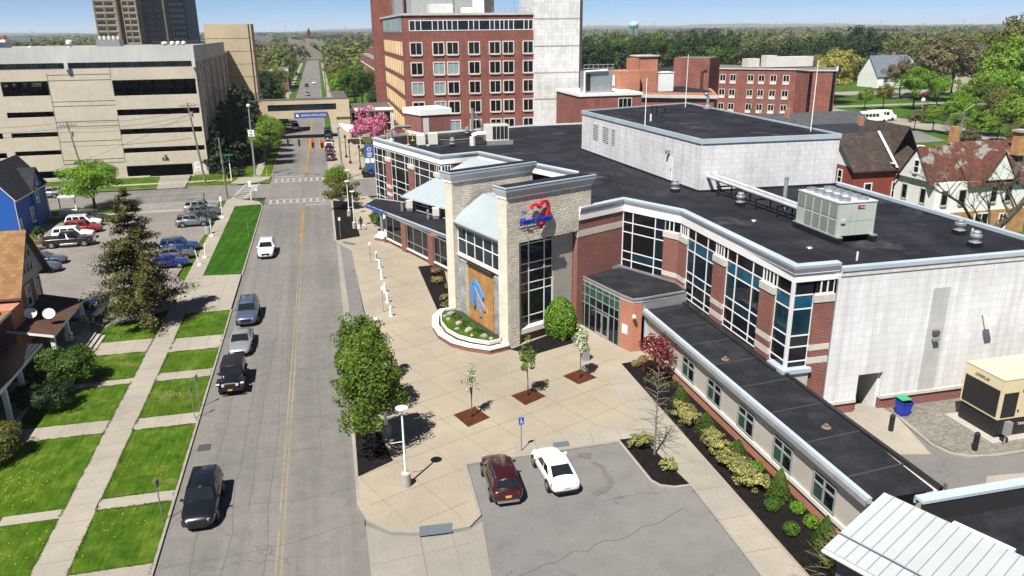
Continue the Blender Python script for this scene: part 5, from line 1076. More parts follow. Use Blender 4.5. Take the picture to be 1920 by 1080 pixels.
ch = thing('church_tower', 'tiny dark brick church tower on the skyline', 'church', (-8, 1000, 0)); b = MB(); b.box(-10, -6, 998, 1002, -1, 23, 0); b.add([(-10.5, 997.5, 23), (-5.5, 997.5, 23), (-5.5, 1002.5, 23), (-10.5, 1002.5, 23), (-8, 1000, 30)], [[0, 1, 4], [1, 2, 4], [2, 3, 4], [3, 0, 4]], 1); b.build('wall', [M('dark_church_brick', (.12, .05, .04, 1), .9), m_darkrf], ch)
for x, y, w_, d_, h, m, lb in ((14, 500, 22, 20, 8, m_white, 'far white flat roofed shop right of the street'), (-60, 380, 46, 30, 9, m_hbrick, 'low bright red brick hall left of the far street'), (-95, 420, 40, 14, 7, m_white, 'far white sided building behind the stair tower')):
    o = thing('far_building', lb, 'building', (x, y, 0)); b = MB(); b.box(x, x+w_, y, y+d_, -.3, h, 0, 1); b.box(x-.4, x+w_+.4, y-.4, y, h-.8, h+.3, 2); b.build('wall', [m, MATS['gravel_roof'], m_offwhite], o)
    wins(Fr((x, y), (x+w_, y)), [(u, u+2.5, 2, 4.5) for u in np.arange(3, w_-4, 6)], o, None, m_glass)

# tiny houses scattered through the far woods
q = random.Random(77); FH_ = []
for k in range(3):
    b = MB(); b.box(-7, 7, -5, 5, 0, 6); w_ = b.build('wall', (m_white, m_greysid, m_offwhite)[k], uv=False); b = MB(); gable_roof(b, -7, 7, -5, 5, 6, 10.5, 'xy'[k % 2] if k != 1 else 'x'); r_ = b.build('roof', (m_bluerf, m_darkrf, m_redshing)[k], uv=False)
    FH_.append((w_.data, r_.data)); bpy.data.objects.remove(w_); bpy.data.objects.remove(r_)
for i in range(60):
    y = 400*math.exp(q.random()*1.5); x = q.uniform(-.5, .85)*y
    if -20 < x < 16 or (x > 70 and y < 420): continue
    t = thing('far_house', 'tiny far house showing a pale wall and roof among the distant woods', 'house', (x, y, 0), 'tiny far houses in the woods'); s = 1+y/1500
    for nm, me in zip(('wall', 'roof'), FH_[i % 3]): o = bpy.data.objects.new(nm, me); COL.objects.link(o); o.parent = t; o.scale = (s, s, s)
# ------------------------------------------------------------------ vehicles
m_tyre = plain('tyre', (.015, .015, .016, 1), .8, .2); m_rim = plain('alloy', (.5, .5, .52, 1), .3, metal=.8); m_rimdark = plain('dark_alloy', (.06, .06, .065, 1), .35, metal=.6)
m_cglass = plain('car_glass', (.01, .014, .016, 1), .04, .6); m_lampw = plain('headlamp', (.5, .51, .53, 1), .12, .6); m_lampr = plain('tail_lamp', (.35, .012, .015, 1), .2, .6)
m_plate = plain('orange_plate', (.7, .3, .05, 1), .5); m_trim = plain('black_trim', (.012, .012, .013, 1), .5); m_amber = plain('amber', (.7, .3, .03, 1), .3)
def paint(name, col, metal=.0): return plain('paint_'+name, col, .28, .5, metal, 1.)
PA = dict(black=paint('black', (.006, .0065, .009, 1)), white=paint('white', (.78, .78, .77, 1)), silver=paint('silver', (.36, .36, .37, 1), .5), grey=paint('grey', (.15, .155, .165, 1), .5), dgrey=paint('dark_grey', (.05, .052, .056, 1), .4),
          navy=paint('navy', (.008, .018, .06, 1), .2), blue=paint('blue', (.012, .03, .2, 1), .2), mblue=paint('mid_blue', (.02, .06, .18, 1), .3), red=paint('red', (.28, .008, .02, 1), .2), maroon=paint('maroon', (.045, .008, .01, 1), .3), slate=paint('slate_blue', (.09, .12, .19, 1), .4), pewter=paint('pewter', (.22, .23, .25, 1), .5))
KINDS = dict(
    suv=dict(L=4.65, W=1.88, H=1.68, hood=1.02, belt=1.08, cowl=.95, rf=.35, rr=-1.95, rb=-2.22, nose=.82, tail=1.05, wb=1.36, r=.36),
    bigsuv=dict(L=4.95, W=1.95, H=1.74, hood=1.08, belt=1.13, cowl=1.0, rf=.4, rr=-2.1, rb=-2.38, nose=.9, tail=1.1, wb=1.45, r=.38),
    sedan=dict(L=4.8, W=1.84, H=1.45, hood=.9, belt=.94, cowl=1.05, rf=.3, rr=-1.05, rb=-1.8, nose=.72, tail=.96, wb=1.4, r=.33),
    coupe=dict(L=4.75, W=1.87, H=1.39, hood=.86, belt=.92, cowl=1.1, rf=.25, rr=-.85, rb=-1.9, nose=.7, tail=.97, wb=1.41, r=.34),
    wagon=dict(L=4.7, W=1.84, H=1.52, hood=.94, belt=.98, cowl=1.0, rf=.3, rr=-1.75, rb=-2.15, nose=.76, tail=.98, wb=1.37, r=.34),
    jeep=dict(L=4.25, W=1.86, H=1.84, hood=1.14, belt=1.16, cowl=.62, rf=.35, rr=-1.85, rb=-1.98, nose=1.05, tail=1.14, wb=1.25, r=.41),
    pickup=dict(L=5.85, W=2.0, H=1.88, hood=1.16, belt=1.2, cowl=1.25, rf=.65, rr=-.85, rb=-1.05, nose=1.05, tail=1.2, wb=1.85, r=.41))
def car(label, x, y, face, kind='suv', col='grey', group='cars', z=-.02, name='parked_car', cat='car', rim=None, plate=True, rails=True, dark=False, simple=False):
    """face: heading in degrees, 0 = along the street away from the camera, -90 = to the right"""
    k = KINDS[kind]; L, W = k['L'], k['W']; hw = W/2; t = thing(name, label, cat, (x, y, z), group, R(face+90) if face else R(90))
    body = PA[col]; X0, X1 = -L/2, L/2; box = kind in ('jeep', 'pickup'); zb = .24 if not box else .36
    # lower body: lofted sections
    if kind == 'jeep': st = [(X0+.1, .8, .5, 1.1), (X0+.14, .84, .42, k['tail']), (-1.0, .84, .4, k['tail']), (k['cowl'], .82, .4, k['hood']), (1.0, .74, .42, k['hood']), (X1-.2, .66, .45, k['nose']), (X1-.12, .62, .5, .95)]
    else: st = [(X0, .74, .46, k['tail']-.28), (X0+.05, .85, .36, k['tail']-.07), (X0+.2, .93, .28, k['tail']), (k['rb']+.25, .975, zb, k['tail']+.02), (0, 1., zb-.02, k['belt']), (k['cowl'], .99, zb-.02, k['hood']+.05), (X1-.9, .975, zb, (k['hood']*2+k['nose'])/3+.03), (X1-.35, .92, .26, k['nose']+.05), (X1-.1, .82, .28, k['nose']-.07), (X1, .62, .36, k['nose']-.25)]
    rings = []
    for sx, f, z0, zt in st:
        h = hw*f; zm = z0+(zt-z0)*.5
        half = [(0, z0), (h*.8, z0), (h*.95, z0+.08), (h, zm), (h*.99, zm+(zt-zm)*.55), (h*.93, zt-.05), (h*.7, zt+.01), (h*.35, zt+.035), (0, zt+.045)]
        rings.append([(sx, -yy, zz) for yy, zz in half]+[(sx, yy, zz) for yy, zz in half[-2:0:-1]])
    b = MB(); n = len(rings[0]); b.add([p for r_ in rings for p in r_], [[a*n+i, a*n+(i+1) % n, (a+1)*n+(i+1) % n, (a+1)*n+i][::-1] for a in range(len(rings)-1) for i in range(n)]+[list(range(n)), list(range((len(rings)-1)*n, len(rings)*n))[::-1]])
    o = b.build('body', body, t, smooth=True, uv=False); md = o.modifiers.new('s', 'SUBSURF'); md.levels = 1; md.render_levels = 1 if not simple else 1
    # cabin
    zB, zR = k['belt']-.06, k['H']; wl, wu = hw*.945, hw*(.76 if not box else .84); cw, rf, rr, rb = k['cowl'], k['rf'], k['rr'], k['rb']
    lo = [(rb, -wl*.96), (cw, -wl), (cw, wl), (rb, wl*.96)]; hi = [(rr, -wu*.95), (rf, -wu), (rf, wu), (rr, wu*.95)]
    bm = bmesh.new(); vl = [bm.verts.new((p[0], p[1], zB)) for p in lo]; vm = [bm.verts.new((p[0], p[1], zR-.05)) for p in hi]
    for i in range(4): bm.faces.new((vl[i], vl[(i+1) % 4], vm[(i+1) % 4], vm[i]))
    vt = [bm.verts.new((p[0]*.93+(rr+rf)/2*.07, p[1]*.9, zR)) for p in hi]
    for i in range(4): bm.faces.new((vm[i], vm[(i+1) % 4], vt[(i+1) % 4], vt[i]))
    bm.faces.new(vt)
    bmesh.ops.bevel(bm, geom=[e for e in bm.edges if all(v.co.z > zB+.1 for v in e.verts) or (abs(e.verts[0].co.z-e.verts[1].co.z) > .2)], offset=.05, segments=2, affect='EDGES')
    me = bpy.data.meshes.new('cabin'); bm.to_mesh(me); bm.free(); me.polygons.foreach_set('use_smooth', [True]*len(me.polygons)); me.materials.append(m_trim if kind == 'jeep' else body); o = bpy.data.objects.new('cabin', me); COL.objects.link(o); o.parent = t
    # glazing just proud of the cabin faces
    def pane(nm, q, a0, a1, b0, b1, out, m=m_cglass):
        P = [Vector(p) for p in q]; f = lambda u, v: (P[0]*(1-u)+P[1]*u)*(1-v)+(P[3]*(1-u)+P[2]*u)*v
        g = MB(); g.add([f(a0, b0)+Vector(out)*.014, f(a1, b0)+Vector(out)*.014, f(a1, b1)+Vector(out)*.014, f(a0, b1)+Vector(out)*.014], [[0, 1, 2, 3]]); ob = g.build(nm, m, t, uv=False); return ob
    zt = zR-.05; l3 = [(p[0], p[1], zB) for p in lo]; h3 = [(p[0], p[1], zt) for p in hi]
    nf = Vector((zt-zB, 0, cw-rf)).normalized(); nb = Vector((-(zt-zB), 0, rr-rb)).normalized()
    pane('windshield', (l3[1], l3[2], h3[2], h3[1]), .07, .93, .12, .93, nf); pane('rear_window', (l3[3], l3[0], h3[0], h3[3]), .1, .9, .28 if kind not in ('sedan', 'coupe') else .06, .92, nb)
    ns = Vector((0, -(zt-zB), -(wl-wu)*-1)).normalized()
    cuts = ((.1, .47), (.5, .9)) if kind in ('sedan', 'coupe', 'pickup') else ((.05, .3), (.33, .62), (.65, .92))
    for a0, a1 in cuts:
        pane('side_window', (l3[0], l3[1], h3[1], h3[0]), a0, a1, .2, .9, (0, -1, .25)); pane('side_window', (l3[2], l3[3], h3[3], h3[2]), 1-a1, 1-a0, .2, .9, (0, 1, .25))
    # wheels, arches
    r = k['r']; wb = k['wb']
    for sx in (wb, -wb):
        for sy in (-1, 1):
            a = MB(); yo = sy*(hw*(.985 if kind != 'jeep' else .93)); a.cyl((sx, sy*(hw-.3), r), (sx, yo+sy*.012, r), r+.065, n=18); a.build('wheel_arch', m_trim, t, uv=False)
            q = MB(); q.cyl((sx, sy*(hw-.25), r), (sx, yo+sy*.022, r), r, n=20); wl_ = q.build('wheel', m_tyre, t, uv=False)
            q = MB(); q.cyl((sx, yo, r), (sx, yo+sy*.034, r), r*.66, r*.6, n=16, m=0); q.cyl((sx, yo+sy*.03, r), (sx, yo+sy*.045, r), r*.16, n=8, m=0)
            for i in range(5):
                t0 = i*math.pi*2/5; q.cyl((sx+r*.38*math.cos(t0), yo+sy*.03, r+r*.38*math.sin(t0)), (sx+r*.38*math.cos(t0), yo+sy*.038, r+r*.38*math.sin(t0)), r*.11, n=6, m=1)
            q.build('rim', [rim or m_rim, m_trim], wl_, uv=False)
    # lamps, grille, plates, mirrors
    nz = k['nose']; tl = k['tail']
    def bx(nm, x0, x1, y0, y1, z0, z1, m, par=None): q = MB(); q.box(x0, x1, y0, y1, z0, z1); return q.build(nm, m, par or t, uv=False)
    if kind == 'jeep':
        for sy in (-1, 1):
            bx('headlight', X1-.16, X1-.08, sy*.5-.1, sy*.5+.1, .82, 1.0, m_lampw); bx('fender', wb-.5, X1-.1, sy*.86-.14, sy*.86+.14, .88, .97, m_trim); bx('fender', -wb-.48, -wb+.48, sy*.86-.12, sy*.86+.12, .88, .97, m_trim); bx('tail_light', X0+.05, X0+.1, sy*.72-.08, sy*.72+.08, .85, 1.1, m_lampr)
            bx('fender_lamp', X1-.3, X1-.08, sy*.86-.13, sy*.86+.13, .97, 1.02, m_lampw)
        bx('grille', X1-.14, X1-.07, -.38, .38, .66, 1.0, m_blackgloss); bx('bumper', X1-.12, X1+.02, -.84, .84, .48, .66, m_trim); bx('plate', X1+.02, X1+.035, -.16, .16, .52, .64, m_plate); bx('hood_trim', X1-.16, X1-.1, -.4, .4, 1.0, 1.05, m_grey)
        s = MB(); s.cyl((X0+.02, .1, .95), (X0-.22, .1, .95), .38, n=16); s.build('spare_wheel', m_tyre, t, uv=False)
    else:
        for sy in (-1, 1):
            q = MB(); F = Fr((X1-.02, sy*hw*.52), (X1-.48, sy*hw*.93)) if sy > 0 else Fr((X1-.48, sy*hw*.93), (X1-.02, sy*hw*.52)); q.fbox(F, .05, F.L-.05, -.035, .12, nz-.24, nz-.09); q.build('headlight', m_lampw, t, uv=False)
            q = MB(); F = Fr((X0+.34, sy*hw*.945), (X0+.02, sy*hw*.6)) if sy > 0 else Fr((X0+.02, sy*hw*.6), (X0+.34, sy*hw*.945)); q.fbox(F, .02, F.L-.02, -.035, .14, tl-.34, tl-.12); q.build('tail_light', m_lampr, t, uv=False)
        bx('grille', X1-.04, X1+.02, -hw*.46, hw*.46, nz-.36, nz-.13, m_blackgloss); bx('bumper', X1-.1, X1+.015, -hw*.56, hw*.56, .3, .38, m_trim); bx('bumper', X0-.015, X0+.1, -hw*.66, hw*.66, .3, .42, m_rim if col == 'maroon' else m_trim)
        if plate: bx('plate', X0-.03, X0-.014, -.17, .17, .62, .76, m_plate if plate is True else m_white); bx('plate', X1+.016, X1+.03, -.17, .17, .42, .54, m_plate if plate is True else m_white)
    for sy in (-1, 1):
        q = MB(); q.box(cw-.34, cw-.24, sy*(hw+.03)-.08, sy*(hw+.03)+.08, k['belt']-.04, k['belt']+.08); q.build('mirror', m_trim if kind == 'jeep' else body, t, uv=False)
    if rails and kind in ('suv', 'bigsuv', 'wagon'):
        for sy in (-1, 1):
            q = MB(); q.tube([(rr+.15, sy*wu*.86, zR-.01), (rr+.25, sy*wu*.86, zR+.04), (rf-.25, sy*wu*.86, zR+.04), (rf-.1, sy*wu*.86, zR-.01)], .025, 5); q.build('roof_rail', m_trim if col != 'maroon' else m_chrome, t, uv=False)
    if kind == 'pickup':
        bx('bed', X0+.22, rb-.08, -hw*.82, hw*.82, k['tail'], k['tail']+.05, m_trim)
        for sy in (-1, 1): bx('side_step', -.95, 1.05, sy*(hw+.02)-.08, sy*(hw+.02)+.08, .34, .42, m_chrome)
        bx('chrome_grille', X1-.02, X1+.04, -.7, .7, .62, .98, m_chrome)
    return t
# heading: 0 drives away, 180 faces the camera, 90 faces left, -90 faces right
G1 = 'cars parked at the left kerb'; G2 = 'cars in the left parking lot, nose to the grass strip'; G3 = 'cars in the left parking lot, nose to the aisle'; G4 = 'cars parked in front of the entrance'; G5 = 'cars parked along the far right kerb'
car('black SUV with bright grille teeth parked at the left kerb, nearest the camera', -8.4, 40.75, 180, 'suv', 'black', G1, RZ+.01, plate=False)
car('black open fendered jeep with flat soft top and orange plate at the left kerb', -8.35, 57.3, 180, 'jeep', 'black', G1, RZ+.01, rim=m_rimdark)
car('silver grey sedan at the left kerb behind the black jeep', -8.4, 64.95, 180, 'sedan', 'silver', G1, RZ+.01, plate=False)
car('blue grey SUV with glossy bonnet at the left kerb, farthest of the parked row', -8.4, 72.2, 180, 'bigsuv', 'slate', G1, RZ+.01, plate=False)
car('white SUV driving towards the camera in the left lane', -8.0, 94.8, 180, 'bigsuv', 'white', None, RZ+.01, 'moving_car', plate='w', rails=False)
car('dark maroon SUV with silver roof rails parked beside the white coupe', 8.4, 38.85, -1.5, 'suv', 'maroon', G4, RZ+.02)
car('white coupe with red tail lights parked beside the maroon SUV', 11.75, 39.0, 1.5, 'coupe', 'white', G4, RZ+.02, plate='w', rails=False)
Y0 = -.01
car('black crew cab pickup truck with chrome grille in the left parking lot', -32.55, 105.3, -88, 'pickup', 'black', G3, Y0, 'pickup_truck', 'pickup truck', plate=False)
car('white SUV half hidden right behind the black pickup truck', -33.0, 108.9, -88, 'bigsuv', 'white', G3, Y0, plate=False, rails=False)
car('dark red SUV between two white cars in the left parking lot', -32.8, 112.5, -88, 'suv', 'red', G3, Y0, plate=False, rails=False)
car('white SUV with blue tinted rear between the red and the dark grey SUV', -33.6, 116.2, -88, 'suv', 'white', G3, Y0, plate=False)
car('dark grey SUV farthest in the lot, beside the green tree', -33.4, 119.0, -88, 'suv', 'dgrey', G3, Y0, plate=False)
car('blue grey sedan poking out behind the grey gable, farther of two', -33.1, 97.1, -88, 'sedan', 'slate', G3, Y0, plate=False)
car('steel blue hatchback poking out behind the grey gable, nearer of two', -32.7, 93.7, -88, 'suv', 'slate', G3, Y0, plate=False, rim=m_rimdark)
car('pale grey SUV with bright wheels broadside in the middle of the lot', -18.75, 112.4, -86, 'suv', 'pewter', G2, Y0, plate=False)
car('black sedan hidden behind the pale grey SUV in the lot', -18.3, 115.2, -86, 'sedan', 'dgrey', G2, Y0, plate=False)
car('grey hatchback second from the cross street in the lot', -18.2, 118.6, -86, 'wagon', 'grey', G2, Y0, plate=False)
car('silver SUV nearest the cross street in the lot', -18.9, 121.7, -86, 'bigsuv', 'silver', G2, Y0, plate=False)
car('deep blue SUV beside the spruce in the lot', -18.5, 99.0, -86, 'suv', 'mblue', G2, Y0, plate=False)
car('grey sedan between two blue cars beside the spruce', -18.6, 95.4, -86, 'sedan', 'grey', G2, Y0, plate=False)
car('bright blue sedan partly behind the spruce', -18.8, 91.9, -86, 'sedan', 'blue', G2, Y0, plate=False)
car('navy minivan parked beside the brick house porch', -22.9, 75.8, 168, 'bigsuv', 'navy', None, Y0, plate=False, rails=False)
car('silver SUV driving on the cross street by the blue house', -45.5, 140.4, 92, 'bigsuv', 'silver', None, RZ+.01, 'moving_car', plate=False)
far = [(1.3, 166.3, 'suv', 'dgrey', 'nearest dark grey SUV of the far kerb row beyond the crossing'), (1.2, 172, 'wagon', 'red', 'red car in the far kerb row'), (1.2, 177.5, 'suv', 'black', 'black SUV behind the red car in the far kerb row'), (1.2, 184, 'sedan', 'white', 'white car in the middle of the far kerb row'), (1.2, 189.5, 'sedan', 'silver', 'silver car behind the white one in the far kerb row'),
       (1.3, 195.5, 'suv', 'black', 'black car just this side of the bridge shadow in the far kerb row'), (1.3, 207, 'suv', 'slate', 'blue grey car under the bridge in the far kerb row'), (1.3, 213, 'suv', 'dgrey', 'dark car under the bridge, farthest in the far kerb row')]
for x, y, kd, cl, lb in far: car(lb, x-.45, y, 0, kd, cl, G5, RZ+.01, simple=True)
car('dark pickup with pale canopy driving under the bridge', -7.6, 223, 180, 'pickup', 'black', None, RZ+.01, 'moving_truck', 'pickup truck', plate=False)
for x, y, kd, cl, lb in ((-5.5, 345, 'sedan', 'silver', 'silver car far along the street'), (-6.5, 400, 'sedan', 'black', 'small dark car far along the street'), (-3, 420, 'sedan', 'white', 'small white car far along the street'), (-11, 470, 'suv', 'dgrey', 'dark car at the far end of the street'), (-14, 520, 'suv', 'white', 'white car at the far end of the street'), (-18, 480, 'sedan', 'silver', 'silver car at the far junction')): car(lb, x, y, 180, kd, cl, 'distant cars along the street', RZ+.01, simple=True)
for i, (x, y, cl, lb) in enumerate(((203, 250, 'silver', 'grey SUV leftmost of the park row'), (211, 252, 'white', 'white car second in the park row'), (219, 252, 'red', 'red car in the park row'), (246, 256, 'white', 'white car behind the park trees'), (256, 258, 'white', 'white car right of the park trees'), (270, 262, 'silver', 'silver car rightmost of the park row'))): car(lb, x, y, 80, 'suv', cl, 'cars parked along the park', -.15, simple=True)
car('white sedan roof showing beside the charcoal roof', 122, 140, 60, 'sedan', 'white', None, -.15, simple=True)
def bus(x, y, L, lb):
    t = thing('shuttle_bus', lb, 'bus', (x, y, -.1), 'shuttle buses', R(-4)); b = MB(); b.box(0, L-1.6, -1.15, 1.15, .5, 2.9); b.box(L-1.6, L, -1.05, 1.05, .5, 1.5); b.add([(L-1.6, -1.05, 1.5), (L-.5, -1.05, 1.5), (L-1.5, -1.05, 2.5), (L-1.5, 1.05, 2.5), (L-.5, 1.05, 1.5), (L-1.6, 1.05, 1.5)], [[0, 1, 2], [5, 3, 4], [1, 4, 3, 2]]); b.build('body', m_white, t, uv=False)
    for i in range(5): b = MB(); b.box(.5+i*1.05, 1.35+i*1.05, -1.17, 1.17, 1.6, 2.4); b.build('window', m_glass, t, uv=False)
    b = MB(); b.add([(L-.52, -.9, 1.6), (L-.52, .9, 1.6), (L-1.42, .9, 2.5), (L-1.42, -.9, 2.5)], [[0, 1, 2, 3]]); b.build('windshield', m_glass, t, uv=False)
    for xx in (1.4, L-1.2):
        for sy in (-1, 1): b = MB(); b.cyl((xx, sy*.9, .4), (xx, sy*1.18, .4), .42, n=12); b.build('wheel', m_tyre, t, uv=False)
bus(143.5, 189, 8.5, 'white shuttle bus with dark side windows beyond the grey roof'); bus(149, 191.8, 8, 'white shuttle van half hidden behind the shuttle bus')
# ------------------------------------------------------------------ vegetation
lf = dict(
    maple=leafmat('leaf_maple', (.05, .095, .01, 1), (.17, .25, .035, 1), .5, .9), fresh=leafmat('leaf_fresh', (.06, .12, .01, 1), (.2, .3, .04, 1), .4, .6), mid=leafmat('leaf_mid', (.022, .055, .008, 1), (.085, .15, .022, 1), .35, .5),
    dark=leafmat('leaf_dark', (.008, .022, .008, 1), (.035, .065, .018, 1), .25, .5), spruce=leafmat('needle_olive', (.016, .02, .006, 1), (.1, .095, .022, 1), .2, 1.6, (.16, .14, .035, 1)), fir=leafmat('needle_green', (.006, .018, .01, 1), (.03, .055, .02, 1), .15, .8),
    yellow=leafmat('leaf_yellow', (.2, .2, .04, 1), (.42, .4, .1, 1), .4, .5), tan=leafmat('leaf_tan', (.075, .07, .035, 1), (.17, .15, .075, 1), .3, .5), olive=leafmat('leaf_olive', (.05, .06, .012, 1), (.17, .17, .04, 1), .35, .4),
    pink=leafmat('blossom_pink', (.22, .05, .1, 1), (.62, .22, .34, 1), .3, 1.2), white=leafmat('blossom_white', (.09, .13, .04, 1), (.46, .48, .36, 1), .3, 3), redl=leafmat('leaf_red', (.06, .008, .012, 1), (.22, .03, .035, 1), .35, 1.5), purple=leafmat('leaf_purple', (.02, .008, .01, 1), (.075, .028, .03, 1), .3, .8),
    hedge=leafmat('leaf_hedge', (.03, .08, .006, 1), (.14, .26, .02, 1), .3, 2.2), box=leafmat('leaf_box', (.02, .055, .008, 1), (.07, .13, .015, 1), .25, 3), varieg=leafmat('leaf_variegated', (.07, .08, .02, 1), (.4, .38, .14, 1), .3, 3), buff=leafmat('dry_grass_leaf', (.12, .1, .035, 1), (.28, .23, .09, 1), .3, 3),
    pear=leafmat('leaf_pear', (.05, .09, .012, 1), (.17, .23, .05, 1), .35, 2, (.5, .5, .38, 1)), thuja=leafmat('leaf_thuja', (.02, .05, .006, 1), (.065, .1, .014, 1), .25, 2), lime=leafmat('leaf_lime', (.06, .13, .008, 1), (.18, .32, .025, 1), .4, 1.2), far=leafmat('far_canopy', (.04, .06, .025, 1), (.14, .165, .06, 1), .3, .02))
def leaves_mesh(name, C, S, mat, flat=.0, out=None):
    """quads of size S at centres C, tumbled at random (out: directions they lean towards)"""
    C = np.asarray(C, float); n = len(C); S = np.broadcast_to(S, n)
    nr = rng.normal(size=(n, 3)); 
    if out is not None: nr = nr*.65+out*1.0
    nr[:, 2] += flat; nr /= np.linalg.norm(nr, axis=1)[:, None]
    t = np.cross(nr, rng.normal(size=(n, 3))); t /= np.linalg.norm(t, axis=1)[:, None]; b = np.cross(nr, t)
    s = (S*rng.uniform(.6, 1.25, n))[:, None]; V = np.empty((n, 4, 3)); w = rng.uniform(.55, 1, n)[:, None]
    V[:, 0] = C-t*s; V[:, 1] = C-b*s*w; V[:, 2] = C+t*s; V[:, 3] = C+b*s*w
    me = bpy.data.meshes.new(name); me.vertices.add(4*n); me.loops.add(4*n); me.polygons.add(n)
    me.vertices.foreach_set('co', V.reshape(-1)); me.loops.foreach_set('vertex_index', np.arange(4*n, dtype=np.int32))
    me.polygons.foreach_set('loop_start', np.arange(0, 4*n, 4, dtype=np.int32)); me.materials.append(mat); me.update(); me.validate(); return me
def crown_pts(n, rx, ry, z0, z1, clumps=40, seed=None, shape='round', core=.35, cs=.3):
    r = np.random.default_rng(seed if seed is not None else int(rng.integers(1e9)))
    d = r.normal(size=(clumps, 3)); d /= np.linalg.norm(d, axis=1)[:, None]; d[:, 2] = np.where(d[:, 2] < -.55, -d[:, 2]*.6, d[:, 2])
    rad = r.uniform(core, 1, clumps)**.6*r.uniform(.78, 1.08, clumps)
    zc, rz = (z0+z1)/2, (z1-z0)/2
    cc = d*rad[:, None]
    if shape == 'cone': h = (cc[:, 2]+1)/2; k = np.clip(1.25-h*1.05, .12, 1); cc[:, 0] *= k; cc[:, 1] *= k
    if shape == 'egg': h = (cc[:, 2]+1)/2; k = np.clip(1.12-h*.6, .2, 1.1); cc[:, 0] *= k; cc[:, 1] *= k
    idx = r.integers(0, clumps, n); sz = r.uniform(.6, 1.25, clumps)*cs
    p = r.normal(size=(n, 3)); p /= np.linalg.norm(p, axis=1)[:, None]; p *= (r.uniform(.25, 1, n)**.5)[:, None]; p[:, 2] *= .75
    q = cc[idx]+p*sz[idx][:, None]
    out = q.copy()+p*.5; out /= np.linalg.norm(out, axis=1)[:, None]+1e-6
    return np.stack([q[:, 0]*rx, q[:, 1]*ry, zc+q[:, 2]*rz], 1), out, np.stack([cc[:, 0]*rx, cc[:, 1]*ry, zc+cc[:, 2]*rz], 1)
def limbs(h, r, targets, base=.35, lean=0, n=7):
    b = MB(); top = h*.8
    tr = [(0, 0, -.15), (lean*.3, 0, h*.3), (lean*.7, .02*h, h*.55), (lean, 0, top)]
    for i in range(3): b.cyl(tr[i], tr[i+1], r*(1-.25*i), r*(1-.25*(i+1)), n)
    for t in targets:
        z = random.uniform(h*base, h*.65); p0 = Vector((lean*z/h, 0, z)); p1 = Vector(t); m = p0.lerp(p1, .5)+Vector((0, 0, .06*h))
        b.cyl(p0, m, r*.45, r*.28, 5); b.cyl(m, p1, r*.28, r*.08, 5)
    return b
PROTO = {}
def tree_proto(key, h, rx, z0, mat, n=1400, leaf=.3, clumps=40, shape='round', trunk=.18, bark=None, core=.35, cs=.3, nl=7, flat=.3, seed=None, lean=0):
    C, out, cc = crown_pts(n, rx, rx, z0, h, clumps, seed, shape, core, cs)
    me = leaves_mesh('crown', C, leaf, lf[mat] if isinstance(mat, str) else mat, flat, out)
    tb = limbs(h, trunk, cc[np.argsort(-rng.random(len(cc)))[:nl]], max(.12, z0/h*.9), lean); PROTO[key] = (me, tb, bark or m_bark)
PT = {}
def plant(key, label, x, y, z=0, s=1., rz=None, group=None, name='tree', cat='tree', sz=None):
    me, tb, bk = PROTO[key]
    t = thing(name, label, cat, (x, y, z), group); rz = random.uniform(0, 6.28) if rz is None else rz
    if key not in PT: o = tb.build('trunk', bk, None, loc=(0, 0, 0), uv=False, smooth=True); PT[key] = o.data; bpy.data.objects.remove(o)
    for nm, m in (('crown', me), ('trunk', PT[key])):
        o = bpy.data.objects.new(nm, m); COL.objects.link(o); o.parent = t; o.scale = (s, s, sz or s); o.rotation_euler = (0, 0, rz)
    return t
# prototypes
tree_proto('maple', 7.6, 2.75, 1.0, 'maple', 15000, .095, 80, 'egg', .11, cs=.27, core=.25)
tree_proto('maple2', 6.0, 2.35, .9, 'maple', 12000, .095, 70, 'egg', .1, cs=.28, core=.25)
tree_proto('pear', 4.4, .85, 1.4, 'pear', 1300, .085, 34, 'egg', .05, cs=.3, core=.2)
tree_proto('pearw', 4.5, .85, 1.5, 'white', 1100, .085, 34, 'egg', .05, cs=.32, core=.2)
tree_proto('pearthin', 4.3, .7, 1.4, 'white', 560, .07, 40, 'egg', .05, cs=.26, core=.1, nl=16)
for i, (k, m) in enumerate((('r_fresh', 'fresh'), ('r_mid', 'mid'), ('r_dark', 'dark'), ('r_yellow', 'yellow'), ('r_tan', 'tan'), ('r_olive', 'olive'), ('r_lime', 'lime'), ('r_purple', 'purple'))): tree_proto(k, 14, 5.8, 2.6, m, 9000, .23, 80, 'round', .32, cs=.25, core=.3, seed=40+i)
tree_proto('pink', 7.5, 3.5, .6, 'pink', 7000, .16, 60, 'round', .22, cs=.27, core=.3)
tree_proto('lotgreen', 7, 4.2, .9, 'lime', 10000, .13, 70, 'round', .2, cs=.27, core=.3)
tree_proto('round_small', 4.6, 2.4, .3, 'olive', 5000, .11, 44, 'round', .12, cs=.32)
tree_proto('red', 4.0, 1.7, 1.0, 'redl', 800, .11, 40, 'round', .05, cs=.28, core=.2, nl=18)
